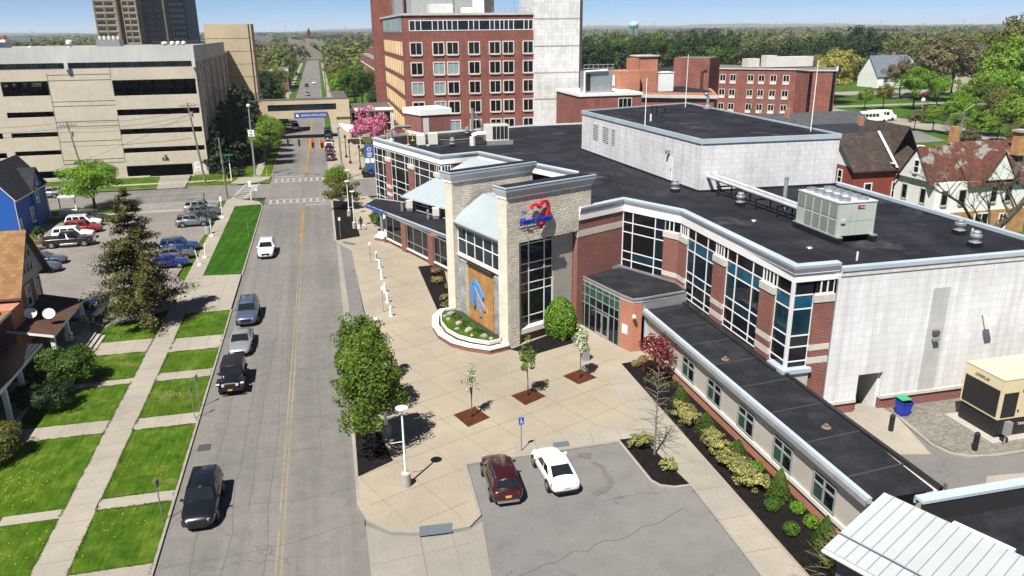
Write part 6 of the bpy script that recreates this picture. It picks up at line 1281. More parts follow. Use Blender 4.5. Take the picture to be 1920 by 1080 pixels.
# olive spruce in the foreground: whorled, ragged branches with gaps
def spruce(label, x, y, h, rb, mat, n, leaf, seed=5, group=None, ragged=.35, z=0., droop=.25, name='spruce_tree'):
    r = np.random.default_rng(seed); t = thing(name, label, 'tree', (x, y, z), group); C = []; O = []; b = MB(); b.cyl((0, 0, -.1), (0, 0, h*.97), .2*h/12, .02, 8)
    lev = int(h*2.0)
    for i in range(lev):
        f = (i+.5)/lev; zz = h*(.1+.88*f); R0 = rb*(1-f)**.8*1.02+.12
        m = int(5+5*(1-f))
        for j in range(m):
            a = r.uniform(0, 2*math.pi); ln = R0*r.uniform(1-ragged*1.5, 1+ragged*.45)
            if ln < .15: continue
            d = np.array([math.cos(a), math.sin(a), r.uniform(-.1, .28)]); e = d*ln; e[2] -= droop*ln*.6
            b.cyl((0, 0, zz), (e[0], e[1], zz+e[2]), .03+.02*(1-f), .01, 4, caps=False)
            k = max(10, int(n*ln/(rb*lev*m)*2.6)); u = r.uniform(.25, 1.06, k); cl = np.round(u*4.5)/4.5+r.normal(0, .045, k)
            p = np.stack([d[0]*ln*cl, d[1]*ln*cl, zz+e[2]*cl*cl], 1)+r.normal(0, 1, (k, 3))*np.array([.2, .2, .13])*(.45+ln*.3)
            C.append(p); o = np.tile(np.array([d[0]*.5, d[1]*.5, .7]), (k, 1)); O.append(o)
    C = np.concatenate(C); O = np.concatenate(O); me = leaves_mesh('crown', C, leaf, lf[mat], .2, O); o = bpy.data.objects.new('crown', me); COL.objects.link(o); o.parent = t
    org = ORG[t.name]; ORG[t.name] = Vector((0, 0, 0)); b.build('trunk', m_bark, t, uv=False); ORG[t.name] = org; return t
spruce('tall olive brown spruce with ragged branches on the lawn beside the left parking lot', -17.7, 73.3, 12.9, 4.0, 'spruce', 30000, .1, 5)
plant('maple', 'bright green leafy maple in the mulch bed, nearest the big street lamp', 1.45, 44.6, s=.98, sz=.95); plant('maple2', 'bright green maple behind the first one in the same mulch bed', 1.35, 49.8, s=1.05); plant('maple2', 'third bright green maple, farthest in the mulch bed', 1.3, 54.2, s=.98)
plant('pearthin', 'thin young tree with sparse white blossom in the nearest red mulch square', 8.29, 47.39, name='young_tree'); plant('pear', 'young green pear tree in the middle red mulch square', 12.88, 49.58, name='young_tree'); plant('pearw', 'white blossoming young tree in the red mulch square nearest the entrance', 17.56, 51.56, name='young_tree')
plant('lotgreen', 'broad light green tree at the far end of the left parking lot', -35.2, 128.3, s=1.12)
plant('pink', 'pink blossoming crab apple beyond the north corner of the building', 10.2, 176, s=1.25)
plant('round_small', 'olive budding tree in the mulch bed at the street corner', 1.7, 117.5, s=1.15); plant('r_lime', 'light green tree behind the olive one at the street corner', 1.4, 127, s=.36, rz=1)
plant('r_mid', 'dense mid green tree right of the far street by the old brick wing', 10.5, 262, s=.98, sz=1.1); plant('r_mid', 'second dense green tree right of the far street, farther away', 14, 285, s=.95); plant('r_dark', 'dark tree against the old brick wing behind the connector', 17, 240, s=.75)
# dark conifers beside the garage and street trees there
for i, (x, y, h, rb) in enumerate(((-19, 163, 13, 3.6), (-17.5, 171, 16, 4.2), (-16.5, 180, 15, 4.2), (-19, 188, 15, 4), (-16, 192, 13, 4), (-20.5, 158, 9, 2.8), (-14, 240, 14, 4.5), (-18, 252, 15, 5), (-24, 268, 15, 5))):
    spruce(('dark pine nearest the cross street beside the garage', 'tallest dark pine beside the garage', 'third dark pine beside the garage wall', 'fourth dark pine beside the garage wall', 'dark pine farthest along the garage wall', 'small dark pine at the garage corner', 'dark pine beyond the bridge, nearest the street', 'dark pine beyond the bridge, middle', 'dark pine beyond the bridge, farthest back')[i], x, y, h, rb, 'fir', 6500, .27, 60+i, 'dark pines along the garage', .3, name='pine_tree')
for i, (x, y, s) in enumerate(((-11.9, 164, .62), (-12.2, 172, .62), (-12.3, 181, .6), (-11.6, 190, .5))): plant('r_fresh', ('yellow green street tree nearest the crossing, left side', 'second yellow green street tree left of the road', 'third yellow green street tree left of the road', 'yellow green street tree nearest the bridge, left side')[i], x, y, s=s, group='yellow green street trees')
for i, (x, y, s, k) in enumerate(((-12, 232, .5, 'r_fresh'), (-15, 262, .8, 'r_mid'), (-18, 300, .9, 'r_dark'), (-22, 330, .95, 'r_olive'), (-30, 350, 1, 'r_dark'), (-16, 372, .7, 'r_fresh'), (9, 330, .8, 'r_yellow'), (14, 352, .8, 'pearw2' if False else 'r_fresh'), (-26, 400, 1, 'r_olive'), (12, 400, .8, 'r_mid'), (26, 430, .9, 'r_lime'), (-36, 440, 1, 'r_fresh'))): plant(k, 'street side tree number %s beyond the bridge, %s crown' % (('one', 'two', 'three', 'four', 'five', 'six', 'seven', 'eight', 'nine', 'ten', 'eleven', 'twelve')[i], k[2:]) if False else ('small light tree just past the bridge on the left', 'mid green tree past the bridge on the left', 'dark tree left of the far street', 'olive tree left of the far street', 'dark tree behind the olive one, left of the far street', 'light green tree by the far lawns on the left', 'yellow tree right of the far street', 'light green tree right of the far street', 'olive tree near the far red hall', 'mid green tree near the far white shop', 'lime tree behind the far white shop', 'fresh green tree left of the far red hall')[i], x, y, s=s, group='trees along the far street')
# right hand side park and gardens
park = [('r_yellow', 171, 240, 1.4, 'golden yellow tree beside the long brick building'), ('r_yellow', 186, 262, 1.1, 'smaller golden tree behind the long brick building'), ('r_lime', 183, 215, 1.0, 'bright lime green tree in the middle of the park'), ('r_lime', 197, 221, .72, 'smaller lime green tree right of the bright one in the park'), ('r_fresh', 169, 220, .5, 'light green tree by the parked bus'), ('r_olive', 175, 219, .58, 'olive tree left of the bright lime tree'),
        ('r_tan', 209, 236, 1.6, 'big tan brown tree in the park, tallest of the tan ones'), ('r_tan', 222, 234, 1.25, 'second tan tree right of the biggest tan tree'), ('r_tan', 232, 254, 1.3, 'tan tree in front of the pale stone house'), ('r_tan', 206, 250, 1.05, 'tan tree behind the lime green tree'), ('r_olive', 222, 218, 2.0, 'tallest pale olive tree at the right edge'), ('r_fresh', 211, 209, 1.55, 'tall light tree at the far right edge'), ('r_fresh', 184, 188, .98, 'wide pale green tree right of the bright lime tree'), ('r_fresh', 192, 194, .9, 'pale green tree behind the wide one'),
        ('r_lime', 149, 160, .72, 'yellow green tree above the white house chimney'), ('r_lime', 154, 160, .62, 'yellow green tree right of the one above the chimney'), ('r_fresh', 148, 166, .5, 'small yellow green tree left of the one above the chimney'), ('r_fresh', 150, 145, .8, 'green tree at the right edge above the grey lamp'), ('r_olive', 156, 154, .85, 'olive tree behind the green edge tree'), ('r_olive', 134, 127, .55, 'pale olive tree at the right edge below the lamp'), ('r_tan', 146, 170, .4, 'twiggy tan tree beside the parked sedan'), ('r_mid', 167, 170, .9, 'mid green tree in the right garden belt'), ('r_fresh', 171, 178, .95, 'light green tree in the right garden belt'), ('r_olive', 160, 182, .4, 'small olive tree right of the white globe lamp'), ('r_lime', 178, 176, 1.0, 'lime tree at the right edge of the garden belt'),
        ('r_tan', 126, 131, .42, 'twiggy tan tree behind the mossy roof'), ('r_fresh', 140, 143, .55, 'light tree behind the stone chimney'),
        ('r_dark', 190, 300, 1.45, 'tall dark tree left of the blue roofed house'), ('r_dark', 214, 318, 1.51, 'tall dark tree behind the blue roofed house'), ('r_dark', 232, 326, 1.68, 'tallest dark tree behind the black roofed house'), ('r_dark', 256, 340, 1.80, 'dark tree right of the black roofed house'), ('r_dark', 174, 296, 1.39, 'dark tree behind the golden tree'), ('r_mid', 163, 310, 1.39, 'green tree behind the tall brick block'), ('r_lime', 149, 290, 0.95, 'bright green tree behind the ductwork roof'), ('r_purple', 163, 288, 0.75, 'purple leaved tree beside the bright green one'),
        ('r_dark', 104, 330, 1.57, 'dark tree mass leftmost beside the white tower'), ('r_dark', 118, 336, 1.68, 'second dark tree beside the white tower'), ('r_mid', 130, 340, 1.62, 'green tree behind the pale grey cottages'), ('r_dark', 142, 345, 1.51, 'dark tree behind the cottages'), ('r_mid', 154, 350, 1.68, 'green tree behind the orange chimney'), ('r_dark', 168, 350, 1.74, 'dark tree behind the tall brick block, right'), ('r_dark', 182, 345, 1.74, 'dark tree over the rooftop ductwork'), ('r_tan', 186, 275, 1.10, 'tan tree behind the long brick building'), ('r_tan', 178, 255, 0.90, 'tan tree between golden and lime trees'), ('r_olive', 100, 238, 0.75, 'olive yellow tree behind the orange brick chimney'), ('r_olive', 92, 243, 0.60, 'small olive tree beside the rear brick wing'), ('r_olive', 92, 180, 0.55, 'budding tree against the tall brick block'),
        ('r_dark', 253, 292, 0.95, 'dark shrub tree by the black roofed house'), ('r_mid', 290, 330, 1.51, 'mid green tree right of the dark trees'), ('r_olive', 305, 320, 1.40, 'olive tree above the pale stone house'), ('r_fresh', 330, 340, 1.40, 'light green tree far right on the ridge'), ('r_lime', 275, 245, 1.00, 'lime tree in front of the pale stone house')]
for k, x, y, s, lb in park: plant(k, lb, x, y, -.2, s*random.uniform(.95, 1.05), group='trees of the park and gardens')
spruce('dark pointed spruce behind the grey cottages', 126, 322, 18, 4.5, 'fir', 2500, .5, 90, name='spruce_tree'); spruce('small dark spruce beside the white tower', 88, 318, 14, 3.5, 'fir', 1800, .5, 91, name='spruce_tree')
for k, x, y, s, lb in (('r_fresh', -70, 330, 1, 'light green tree behind the garage, leftmost'), ('r_lime', -92, 345, 1.1, 'lime tree behind the garage roof'), ('r_tan', -108, 360, 1.1, 'rusty tan tree behind the garage roof'), ('r_fresh', -130, 360, 1.2, 'light green tree at the far left behind the garage'), ('r_fresh', -50, 222, .9, 'green tree seen through the garage top opening'), ('r_olive', -58, 226, .9, 'olive tree seen through the garage top opening'), ('r_lime', -40, 330, 1, 'lime green tree between tower and stair block'), ('r_purple', -42, 300, .9, 'reddish tree behind the garage railing'), ('r_yellow', -59, 150, .55, 'pale budding tree at the left edge before the garage')): plant(k, lb, x, y, s=s, group='trees behind the garage')
# bare trees built from forking twigs
def bare_tree(label, x, y, h, spread, r0, seed, mat, depth=4, up=.5, z=0, first=.3, name='bare_tree', kids=(3, 4)):
    q = random.Random(seed); b = MB()
    def grow(p, d, ln, r, k):
        e = p+d*ln*.55; d2 = (d+Vector((q.uniform(-.22, .22), q.uniform(-.22, .22), q.uniform(-.02, .12)))).normalized(); e2 = e+d2*ln*.45
        nn = 7 if k > 2 else 4
        b.cyl(p, e, r, r*.8, nn, caps=False); b.cyl(e, e2, r*.8, r*.6, nn, caps=False)
        if k == 0: return
        for i in range(q.randint(*kids)):
            a = q.uniform(0, 6.28); s = Vector((math.cos(a), math.sin(a), 0)); nd = (d2*up+s*spread+Vector((0, 0, q.uniform(-.05, .25)))).normalized()
            grow(e.lerp(e2, q.uniform(0, 1)), nd, ln*q.uniform(.5, .78), max(.006, r*q.uniform(.35, .6)), k-1)
    grow(Vector((x, y, z-.2)), Vector((0, 0, 1)), h*first*2, r0, depth)
    o = b.build(name, mat, loc=(x, y, z), uv=False); return tag(o, label, 'tree')
def pin_tree(label, x, y, h, rad, r0, seed, mat, z=0, n=46):
    """bare young tree: one straight leader with level side branches"""
    q = random.Random(seed); b = MB(); b.cyl((x, y, z-.1), (x, y, z+h), r0, .012, 7)
    for i in range(n):
        f = i/n; zz = z+h*(.22+.75*f); a = i*2.4+q.uniform(-.4, .4); ln = rad*(1-f*.75)*q.uniform(.7, 1.1); d = Vector((math.cos(a), math.sin(a), .15+.4*f)); p = Vector((x, y, zz)); m = p+d*ln*.6; e = m+(d+Vector((0, 0, -.15)))*ln*.4
        b.cyl(p, m, .022, .014, 4, caps=False); b.cyl(m, e, .014, .006, 3, caps=False)
        for k in range(5):
            s = p.lerp(e, q.uniform(.35, .95)); t = s+Vector((q.uniform(-1, 1), q.uniform(-1, 1), q.uniform(-.2, .5)))*ln*.28; b.cyl(s, t, .008, .004, 3, caps=False)
    return tag(b.build('bare_tree', mat, loc=(x, y, z), uv=False), label, 'tree')
pin_tree('slender leafless tree in the black mulch island beside the parking bay', 18.5, 39.61, 6.0, 2.0, .075, 3, m_barkgrey)
pin_tree('small bare budding tree at the lower end of the annex flower bed', 21.6, 26.0, 3.2, 1.9, .05, 4, M('budding_twig', (.2, .17, .08, 1), .9), n=40)
plant('red', 'red leaved maple against the annex wall', 22.75, 49.6, s=1.0, name='red_maple')
bare_tree('big bare spreading tree in front of the white house, beyond the flat roof', 62.3, 60.5, 18, .85, .5, 21, M('dark_mossy_bark', (.075, .065, .04, 1), .95, var=.4, scale=2), 5, .85, -.1, .2)
bare_tree('leafless grey tree in front of the long brick building', 101, 172, 11, .8, .2, 13, m_barkgrey, 5, .6); bare_tree('leafless tree behind the white house by the street lamp', 121, 128, 9, .8, .2, 14, m_barkgrey, 5, .6)
bare_tree('bare small tree at the foot of the white wall beside the pink tree', 16, 165, 5, .7, .08, 15, m_barkgrey, 4, .6)
# shrubs
def shrub(label, x, y, rx, ry, h, mat, n=900, leaf=.07, group=None, clumps=40, shape='round', z=0, cs=.32, name='shrub', core=.55, cat='shrub', seed=None):
    C, out, cc = crown_pts(n, rx, ry, .02, h, clumps, seed, shape, core, cs); me = leaves_mesh(name, C, leaf, lf[mat], .2, out)
    o = bpy.data.objects.new(name, me); COL.objects.link(o); o.location = (x, y, z); return tag(o, label, cat, group)
def solid_shrub(label, x, y, r, h, mat, n, leaf, shape='egg', group=None, name='shrub'):
    """clipped dense plant: leaves over a whole closed outline"""
    u = rng.random(n); a = rng.random(n)*2*math.pi; zz = u**.9
    prof = {'cone': lambda t: np.clip((1-t)**.75*1.05, 0, 1)*np.clip(t*9+.55, 0, 1), 'egg': lambda t: np.clip(np.sin(np.pi*np.clip(.18+t*.82, 0, 1))**.6, 0, 1), 'ball': lambda t: np.sqrt(np.clip(1-(2*t-1)**2, 0, 1))*.98+.02}[shape](zz)
    rr_ = r*prof*(1+.05*np.sin(a*5+zz*9)+.05*np.sin(a*11))*rng.uniform(.86, 1.03, n)
    C = np.stack([rr_*np.cos(a), rr_*np.sin(a), zz*h], 1); out = np.stack([np.cos(a), np.sin(a), zz*1.2-.2], 1)
    o = bpy.data.objects.new(name, leaves_mesh(name, C, leaf, lf[mat], .1, out)); COL.objects.link(o); o.location = (x, y, .01); return tag(o, label, 'shrub', group)
solid_shrub('big round clipped bright green bush beside the tall fin window', 18.55, 60.0, 1.42, 3.6, 'hedge', 5200, .1, 'egg', name='round_bush')
for i, (x, y, h) in enumerate(((22.9, 45.3, 1.6), (22.9, 41.4, 1.5), (23.1, 37.6, 1.5), (23.3, 33.3, 2.0), (23.2, 28.9, 1.9))): solid_shrub(('clipped cone shrub nearest the red maple', 'second clipped cone shrub along the annex', 'middle clipped cone shrub along the annex', 'large clipped cone shrub, fourth along the annex', 'clipped cone shrub beside the white metal roof')[i], x, y, .72, h, 'thuja', 3000, .05, 'cone', 'clipped cone shrubs along the annex', 'cone_shrub')
for i, (x, y, r, m) in enumerate(((23.2, 52.8, .38, 'buff'), (22.4, 52.3, .34, 'buff'), (23.6, 36.2, .42, 'hedge'), (23.75, 38.8, .35, 'hedge'), (23.6, 31.9, .4, 'hedge'), (23.6, 30.6, .42, 'hedge'), (22.4, 32.5, .42, 'box'), (22.2, 30.3, .42, 'box'), (22.6, 27.6, .45, 'box'), (23.3, 34.9, .36, 'hedge'))): solid_shrub(('small buff ball shrub at the top of the annex bed', 'smaller buff ball shrub at the tip of the annex bed', 'lime ball behind the middle cone', 'small lime ball by the wall above the middle cone', 'bright lime ball right of the large cone', 'second bright lime ball right of the large cone', 'dark green ball below the large cone', 'dark green ball near the small budding tree', 'olive ball nearest the white metal roof', 'lime ball tucked behind the variegated shrubs')[i], x, y, r, r*1.7, m, 900, .045, 'ball', 'ball shrubs in the annex bed', 'ball_shrub')
for i, (x, y, r) in enumerate(((22.3, 43.8, .8), (22.3, 42.5, .75), (22.6, 40, .7), (22.3, 39.3, .75), (22.4, 38.4, .75), (22.3, 37.2, .7), (22.5, 36.4, .8), (22.3, 35.2, .85), (22.6, 34.4, .75))): shrub(('first variegated shrub in the annex row, nearest the red maple', 'second variegated shrub in the annex row', 'third variegated shrub in the annex row', 'fourth variegated shrub in the annex row', 'fifth variegated shrub in the annex row', 'sixth variegated shrub in the annex row', 'seventh variegated shrub in the annex row', 'eighth variegated shrub in the annex row', 'last variegated shrub in the annex row, nearest the large cone')[i], x, y, r, r, 1.15, 'varieg', 1500, .055, 'variegated shrubs along the annex', 34, name='variegated_shrub')
for i, (x, y) in enumerate(((22.9, 50.6), (22.4, 48.3), (22.9, 47.0))): shrub(('leggy dark shrub under the red maple, upper', 'leggy dark shrub under the red maple, middle', 'leggy dark shrub under the red maple, lower')[i], x, y, .9, .9, 1.5, 'olive' if i else 'redl', 260, .06, 'leggy shrubs below the red maple', 40, core=.3)
shrub('variegated shrub around the bare tree in the mulch island', 18.0, 40.6, .85, .7, .9, 'varieg', 1500, .06, name='variegated_shrub'); shrub('small round variegated shrub alone in the mulch island', 18.6, 37.8, .55, .55, .75, 'varieg', 1000, .055, name='variegated_shrub')
for i, (x, y, r) in enumerate(((10.6, 81, .62), (10.3, 77.8, .7), (11.3, 75.2, .55), (10.15, 71.6, .55), (10.0, 69.4, .5))): shrub(('northernmost tuft of buff grass beside the stone fin', 'wide tuft of buff grass, second in the bed by the fin', 'third tuft of buff grass in the bed by the fin', 'fourth tuft of buff grass at the fin base', 'tuft of buff grass nearest the planter')[i], x, y, r, r, .8, 'buff', 1000, .06, 'ornamental grass tufts beside the fin', 30, name='grass_tuft', cat='plant')
# left gardens
shrub('big spreading green yew beside the porch steps', -20.9, 60.2, 2.3, 2.6, 3.3, 'mid', 16000, .08, None, 70, cs=.3, name='yew_bush'); shrub('lower dark yew in front of the black porch', -21.2, 56.4, 1.9, 1.9, 2.0, 'dark', 7500, .08, None, 40, name='yew_bush')
shrub('yellow green juniper with feathery tips at the left edge', -21.9, 49.6, 1.6, 2.0, 2.6, 'olive', 9000, .07, None, 56, cs=.34, name='juniper_bush', core=.4)
shrub('dry beige shrub at the corner of the blue house', -36.6, 104.5, 1.5, 1.5, 1.6, 'buff', 1100, .1, None, 40, core=.2); shrub('green climber beside the dry shrub', -36.5, 107.2, .9, .9, 2.2, 'mid', 900, .1)
shrub('round dark green shrub against the glazed north wing', 5.9, 106, .8, 2.2, 1.9, 'box', 1600, .1); shrub('clipped green hedge under the pink tree', 9.3, 163, 2.2, 3.5, 3.2, 'mid', 2600, .17); shrub('low green hedge beside the blue pylon sign', 7.4, 147.5, 1.2, 1.4, 1.2, 'mid', 1200, .12)
shrub('dark hedge below the pines at the crossing', -17.5, 152, 2.6, 2, 1.6, 'dark', 1800, .16)
# distant woods: one mass of canopy to the horizon
def woods():
    Cs = []; Ss = []; Os = []; Ts = []; r = np.random.default_rng(99); k = 0
    pal = np.array([(.9, 1.15, .55), (1.15, 1.25, .6), (.6, .8, .55), (1.2, 1.05, .7), (1.15, .95, .75), (.42, .55, .45), (1.35, 1.2, .6), (1.0, .9, .72)])
    while k < 9000:
        y = 325*math.exp(r.random()*2.95); x = r.uniform(-.62, .98)*y
        if (x > -17 and x < 9 and y < 790) or (y < 420 and -130 < x < 96) or (x > 70 and y < 372 and x < 330): continue
        if math.sin(x*.011+1)+math.sin(y*.013+x*.004) > 1.15 and y < 1500: continue
        k += 1; m = 150 if y < 650 else 70 if y < 1200 else 30 if y < 2500 else 14; h = r.uniform(9, 17)*(1+.12*math.sin(x*.02)); w = r.uniform(4, 7.2)*(1+y/3000)
        d = r.normal(size=(m, 3)); d /= np.linalg.norm(d, axis=1)[:, None]; d[:, 2] = np.where(d[:, 2] < -.3, -d[:, 2], d[:, 2]); n = d.copy()
        d *= (1+.22*np.sin(d[:, :1]*6+k)*np.cos(d[:, 2:]*5+k*1.7))*r.uniform(.82, 1.05, m)[:, None]
        Cs.append(np.stack([x+d[:, 0]*w, y+d[:, 1]*w, h*.52+d[:, 2]*h*.48], 1)); Ss.append(np.full(m, w*2.1/math.sqrt(m)*(1 if y < 1200 else 1.25))); Os.append(n*2.2)
        reg = math.sin(x*.006)+math.sin(y*.004+2); c = pal[int((r.random()*5+max(0, reg)*2)) % 8]; Ts.append(np.tile(c*r.uniform(.8, 1.15), (m, 1)))
    me = leaves_mesh('distant_woods', np.concatenate(Cs), np.concatenate(Ss), woodmat, .0, np.concatenate(Os)); T = np.concatenate(Ts)
    at = me.attributes.new('tint', 'FLOAT_COLOR', 'FACE'); at.data.foreach_set('color', np.concatenate([T, np.ones((len(T), 1))], 1).astype(np.float32).reshape(-1)); return me
woodmat = leafmat('woods_canopy', (.04, .055, .02, 1), (.13, .145, .055, 1), .25, .03, None, True)
o = bpy.data.objects.new('distant_woods', woods()); COL.objects.link(o); o['kind'] = 'stuff'
# low wooded hills on the horizon
def hills():
    b = MB(); n = 160
    for j, (yy, hh, sd) in enumerate(((6800, 40, 1), (9500, 75, 2))):
        q = random.Random(sd); ph = [q.uniform(0, 6.28) for _ in range(5)]
        P = []
        for i in range(n+1):
            a = -.75+1.75*i/n; x = a*yy; h = hh*(.55+.2*math.sin(a*5+ph[0])+.14*math.sin(a*13+ph[1])+.06*math.sin(a*37+ph[2])+.04*math.sin(a*90+ph[3])); P.append((x, h))
        for i in range(n):
            (x0, h0), (x1, h1) = P[i], P[i+1]
            b.add([(x0, yy-900, -2), (x1, yy-900, -2), (x1, yy, h1), (x0, yy, h0), (x1, yy+1500, -2), (x0, yy+1500, -2)], [[0, 1, 2, 3], [3, 2, 4, 5]])
    return b
struct('hills', hills(), groundmat('wooded_hills', (lin(72, 84, 58, KH), lin(96, 104, 76, KH), lin(120, 118, 92, KH)), (.01, .004, .001), bmp=0))

fr = []
for px, py in [(x, y) for x in (-16.13, -14.28, -10.3) for y in np.arange(16, 74, .012)]+[(x, y) for y in (53.43, 51.45, 60.45, 59.36, 68.95, 65.85) for x in np.arange(-21, -16.2, .012)]+[(x, y) for y in (53.15, 51.35, 60.85, 59.25, 68.35, 65.15, 43.05, 41.85, 36.25) for x in np.arange(-14.3, -10.3, .012)]:
    if math.sin(px*3+py*1.3)+math.sin(px*7.1+py*4.7) > -.5 and not (px > -10.5 and random.random() < .6): fr.append((px+random.gauss(0, .05), py+random.gauss(0, .05), random.uniform(0, .03)))
o = bpy.data.objects.new('grass_fringe', leaves_mesh('grass_fringe', fr, .032, leafmat('grass_blades', (.035, .075, .008, 1), (.085, .13, .02, 1), .4, 3), 1.6)); COL.objects.link(o); o['kind'] = 'stuff'
for i in range(30):
    y = 300+i*13.5; sd_ = (-1) ** i; x = (-16-random.uniform(0, 9)) if sd_ < 0 else 6+random.uniform(0, 9)
    plant(random.choice(('r_fresh', 'r_mid', 'r_olive', 'r_lime')), 'one of the small far street trees lining the road beyond the bridge', x, y, s=random.uniform(.5, .8), group='small far street trees')
for x, y in ((20, 365), (25, 372)): plant('pearw', 'white blossoming tree beside the far white shop', x, y, s=2.4, group='white blossoming far trees')
b = MB(); b.box(-14050, 14050, -350, 14050, -1.6, 95); o = b.build('haze', nodes('haze')[0], kind='stuff', uv=False)
nt = o.data.materials[0].node_tree; nt.nodes.clear(); ou = nt.nodes.new('ShaderNodeOutputMaterial'); pv = nt.nodes.new('ShaderNodeVolumePrincipled'); pv.inputs['Density'].default_value = .00009; pv.inputs['Color'].default_value = (.8, .88, 1, 1); nt.links.new(pv.outputs[0], ou.inputs['Volume'])
# ------------------------------------------------------------------ street furniture, roof plant, small things
m_lampwhite = plain('lamp_white', (.8, .8, .8, 1), .4); m_signface = plain('sign_face', (.75, .75, .74, 1), .5); m_signback = M('sign_back', (.3, .33, .32, 1), .5, metal=.5); m_dkgreen = plain('sign_green', (.01, .14, .07, 1), .5); m_blue = plain('sign_blue2', (.02, .06, .32, 1), .5)
LAMP_L = ['nearest white disc street lamp on a round concrete drum by the maple', 'second white disc street lamp rising through the maple', 'third white disc street lamp behind the maples', 'white disc street lamp nearer of two by the canopy', 'white disc street lamp farther of two by the canopy']
def disc_lamp(x, y, lb, h=5.1, drum=True):
    t = thing('street_lamp', lb, 'street lamp', (x, y, 0), 'white disc street lamps')
    b = MB(); b.cyl((x, y, 0), (x, y, .85), .29, .29, 20); b.build('base', m_conc, t)
    b = MB(); b.cyl((x, y, .8), (x, y, .9), .17, .15, 12); b.cyl((x, y, .88), (x, y, h-.25), .07, .055, 10); b.cyl((x-.75, y-.05, 2.95), (x, y, 2.95), .022, n=5); b.build('pole', m_lampwhite, t)
    b = MB(); b.lathe((x, y, h-.35), [(.06, 0), (.1, .12), (.34, .3), (.36, .36), (.1, .4)], 20); b.build('lamp_head', m_lampwhite, t, smooth=False)
for (x, y), lb in zip(((2.95, 40.0), (2.37, 46.2), (2.52, 54.85), (2.91, 104.6), (2.5, 112.3)), LAMP_L): disc_lamp(x, y, lb)
disc_lamp(3.0, 121.5, 'white disc street lamp farthest, in the corner mulch bed')
BO = [(4.69, 88.39), (4.79, 84.83), (4.71, 80.77), (4.68, 76.16), (4.65, 72.9), (4.63, 68.93)]
for (x, y), lb in zip(BO, ('farthest white bollard by the entrance bay', 'second farthest white bollard by the entrance bay', 'third white bollard from the canopy end', 'fourth white bollard from the canopy end', 'second nearest white bollard by the entrance bay', 'nearest white bollard by the entrance bay')):
    b = MB(); b.lathe((x, y, 0), [(.2, 0), (.2, .05), (.12, .07), (.12, .95), (.1, 1.0), (.03, 1.04)], 14); tag(b.build('bollard', m_lampwhite, loc=(x, y, 0)), lb, 'bollard', 'white bollards along the entrance bay')
def sign(name, lb, x, y, h, w, hh, face=m_signface, pole=m_signback, rz=0, txt=None, tcol=None, lean=0, group=None, both=False):
    t = thing(name, lb, 'sign', (x, y, 0), group); d = Vector((math.cos(rz), math.sin(rz), 0)); F = Fr((x-d.x*w/2, y-d.y*w/2), (x+d.x*w/2, y+d.y*w/2))
    b = MB(); b.cyl((x, y, -.1), (x, y, h-.05), .035, n=6); b.build('post', pole, t)
    b = MB(); b.fbox(F, 0, w, -.06, -.035, h-hh, h); p = b.build('plate', [face], t)
    if txt:
        for s, zz, sz in txt: text(s, (x+d.y*.066, y-d.x*.066, zz), d, sz, tcol or m_trim, 'lettering', t, depth=.006)
    return t
sign('parking_sign', 'blue accessible parking sign on a thin post beside the white coupe', 10.5, 42.15, 2.4, .34, .5, m_blue)
s = [o for o in bpy.data.objects if o.name.startswith('parking_sign')][0]; b = MB(); F = Fr((10.33, 42.085), (10.67, 42.085))
b.fbox(F, .13, .18, -.01, 0, 2.08, 2.24); b.fbox(F, .13, .24, -.01, 0, 2.06, 2.1); b.fbox(F, .13, .18, -.01, 0, 2.27, 2.32); b.fbox(F, .22, .26, -.01, 0, 1.98, 2.09)
for i in range(8): a = .6+i*.5; b.fbox(F, .15+.07*math.cos(a), .175+.07*math.cos(a), -.01, 0, 2.02+.06*math.sin(a), 2.04+.06*math.sin(a))
b.build('wheelchair_symbol', m_signface, s)
for x, y, h, lb in ((3.95, 87.46, 2.5, 'small white sign on a post beside the farthest bollards'), (4.04, 70.28, 2.65, 'small white sign on a post beside the nearest bollards'), (.9, 99.6, 2.8, 'small white sign on a post in the mulch bed at the bay')): sign('post_sign', lb, x, y, h, .28, .45, group='small white signs along the bay', rz=.15)
for x, y, h, lb, rz in ((-10.45, 52.18, 2.4, 'grey parking sign seen edge on, nearer of two beside the jeep', 1.2), (-10.35, 53.9, 2.5, 'grey parking sign seen edge on, farther of two beside the jeep', 1.2), (-10.45, 39.9, 2.6, 'grey parking sign seen edge on beside the black SUV', 1.2), (-10.8, 104, 2.4, 'grey parking sign on the mown verge', 1.3)): sign('parking_sign', lb, x, y, h, .3, .45, m_signback, m_signback, rz, group='grey kerb signs seen from behind')
def oneway(x, y, h, lb, pole=None, w=.75): sign('one_way_sign', lb, x, y, h, w, .95, m_signface, m_signback, .02, [('ONE', h-.32, .26), ('WAY', h-.58, .26), ('\u2190', h-.9, .3)] if False else [('ONE', h-.32, .28), ('WAY', h-.6, .28)])
oneway(-11.2, 123.7, 3.2, 'white one way sign on the near left corner of the crossing'); 
def arrow(x, y, z, d=-1, par=None): b = MB(); b.add([(x-.25*d*-1, y, z-.04), (x+.08*d, y, z-.04), (x+.08*d, y, z-.13), (x+.28*d, y, z), (x+.08*d, y, z+.13), (x+.08*d, y, z+.04), (x-.25*d*-1, y, z+.04)], [[0, 1, 2, 3, 4, 5, 6], [6, 5, 4, 3, 2, 1, 0]]); return b.build('arrow', m_trim, par)
ow = [o for o in bpy.data.objects if o.name.startswith('one_way_sign')]; arrow(-11.2, 123.63, 2.42, -1, ow[0])
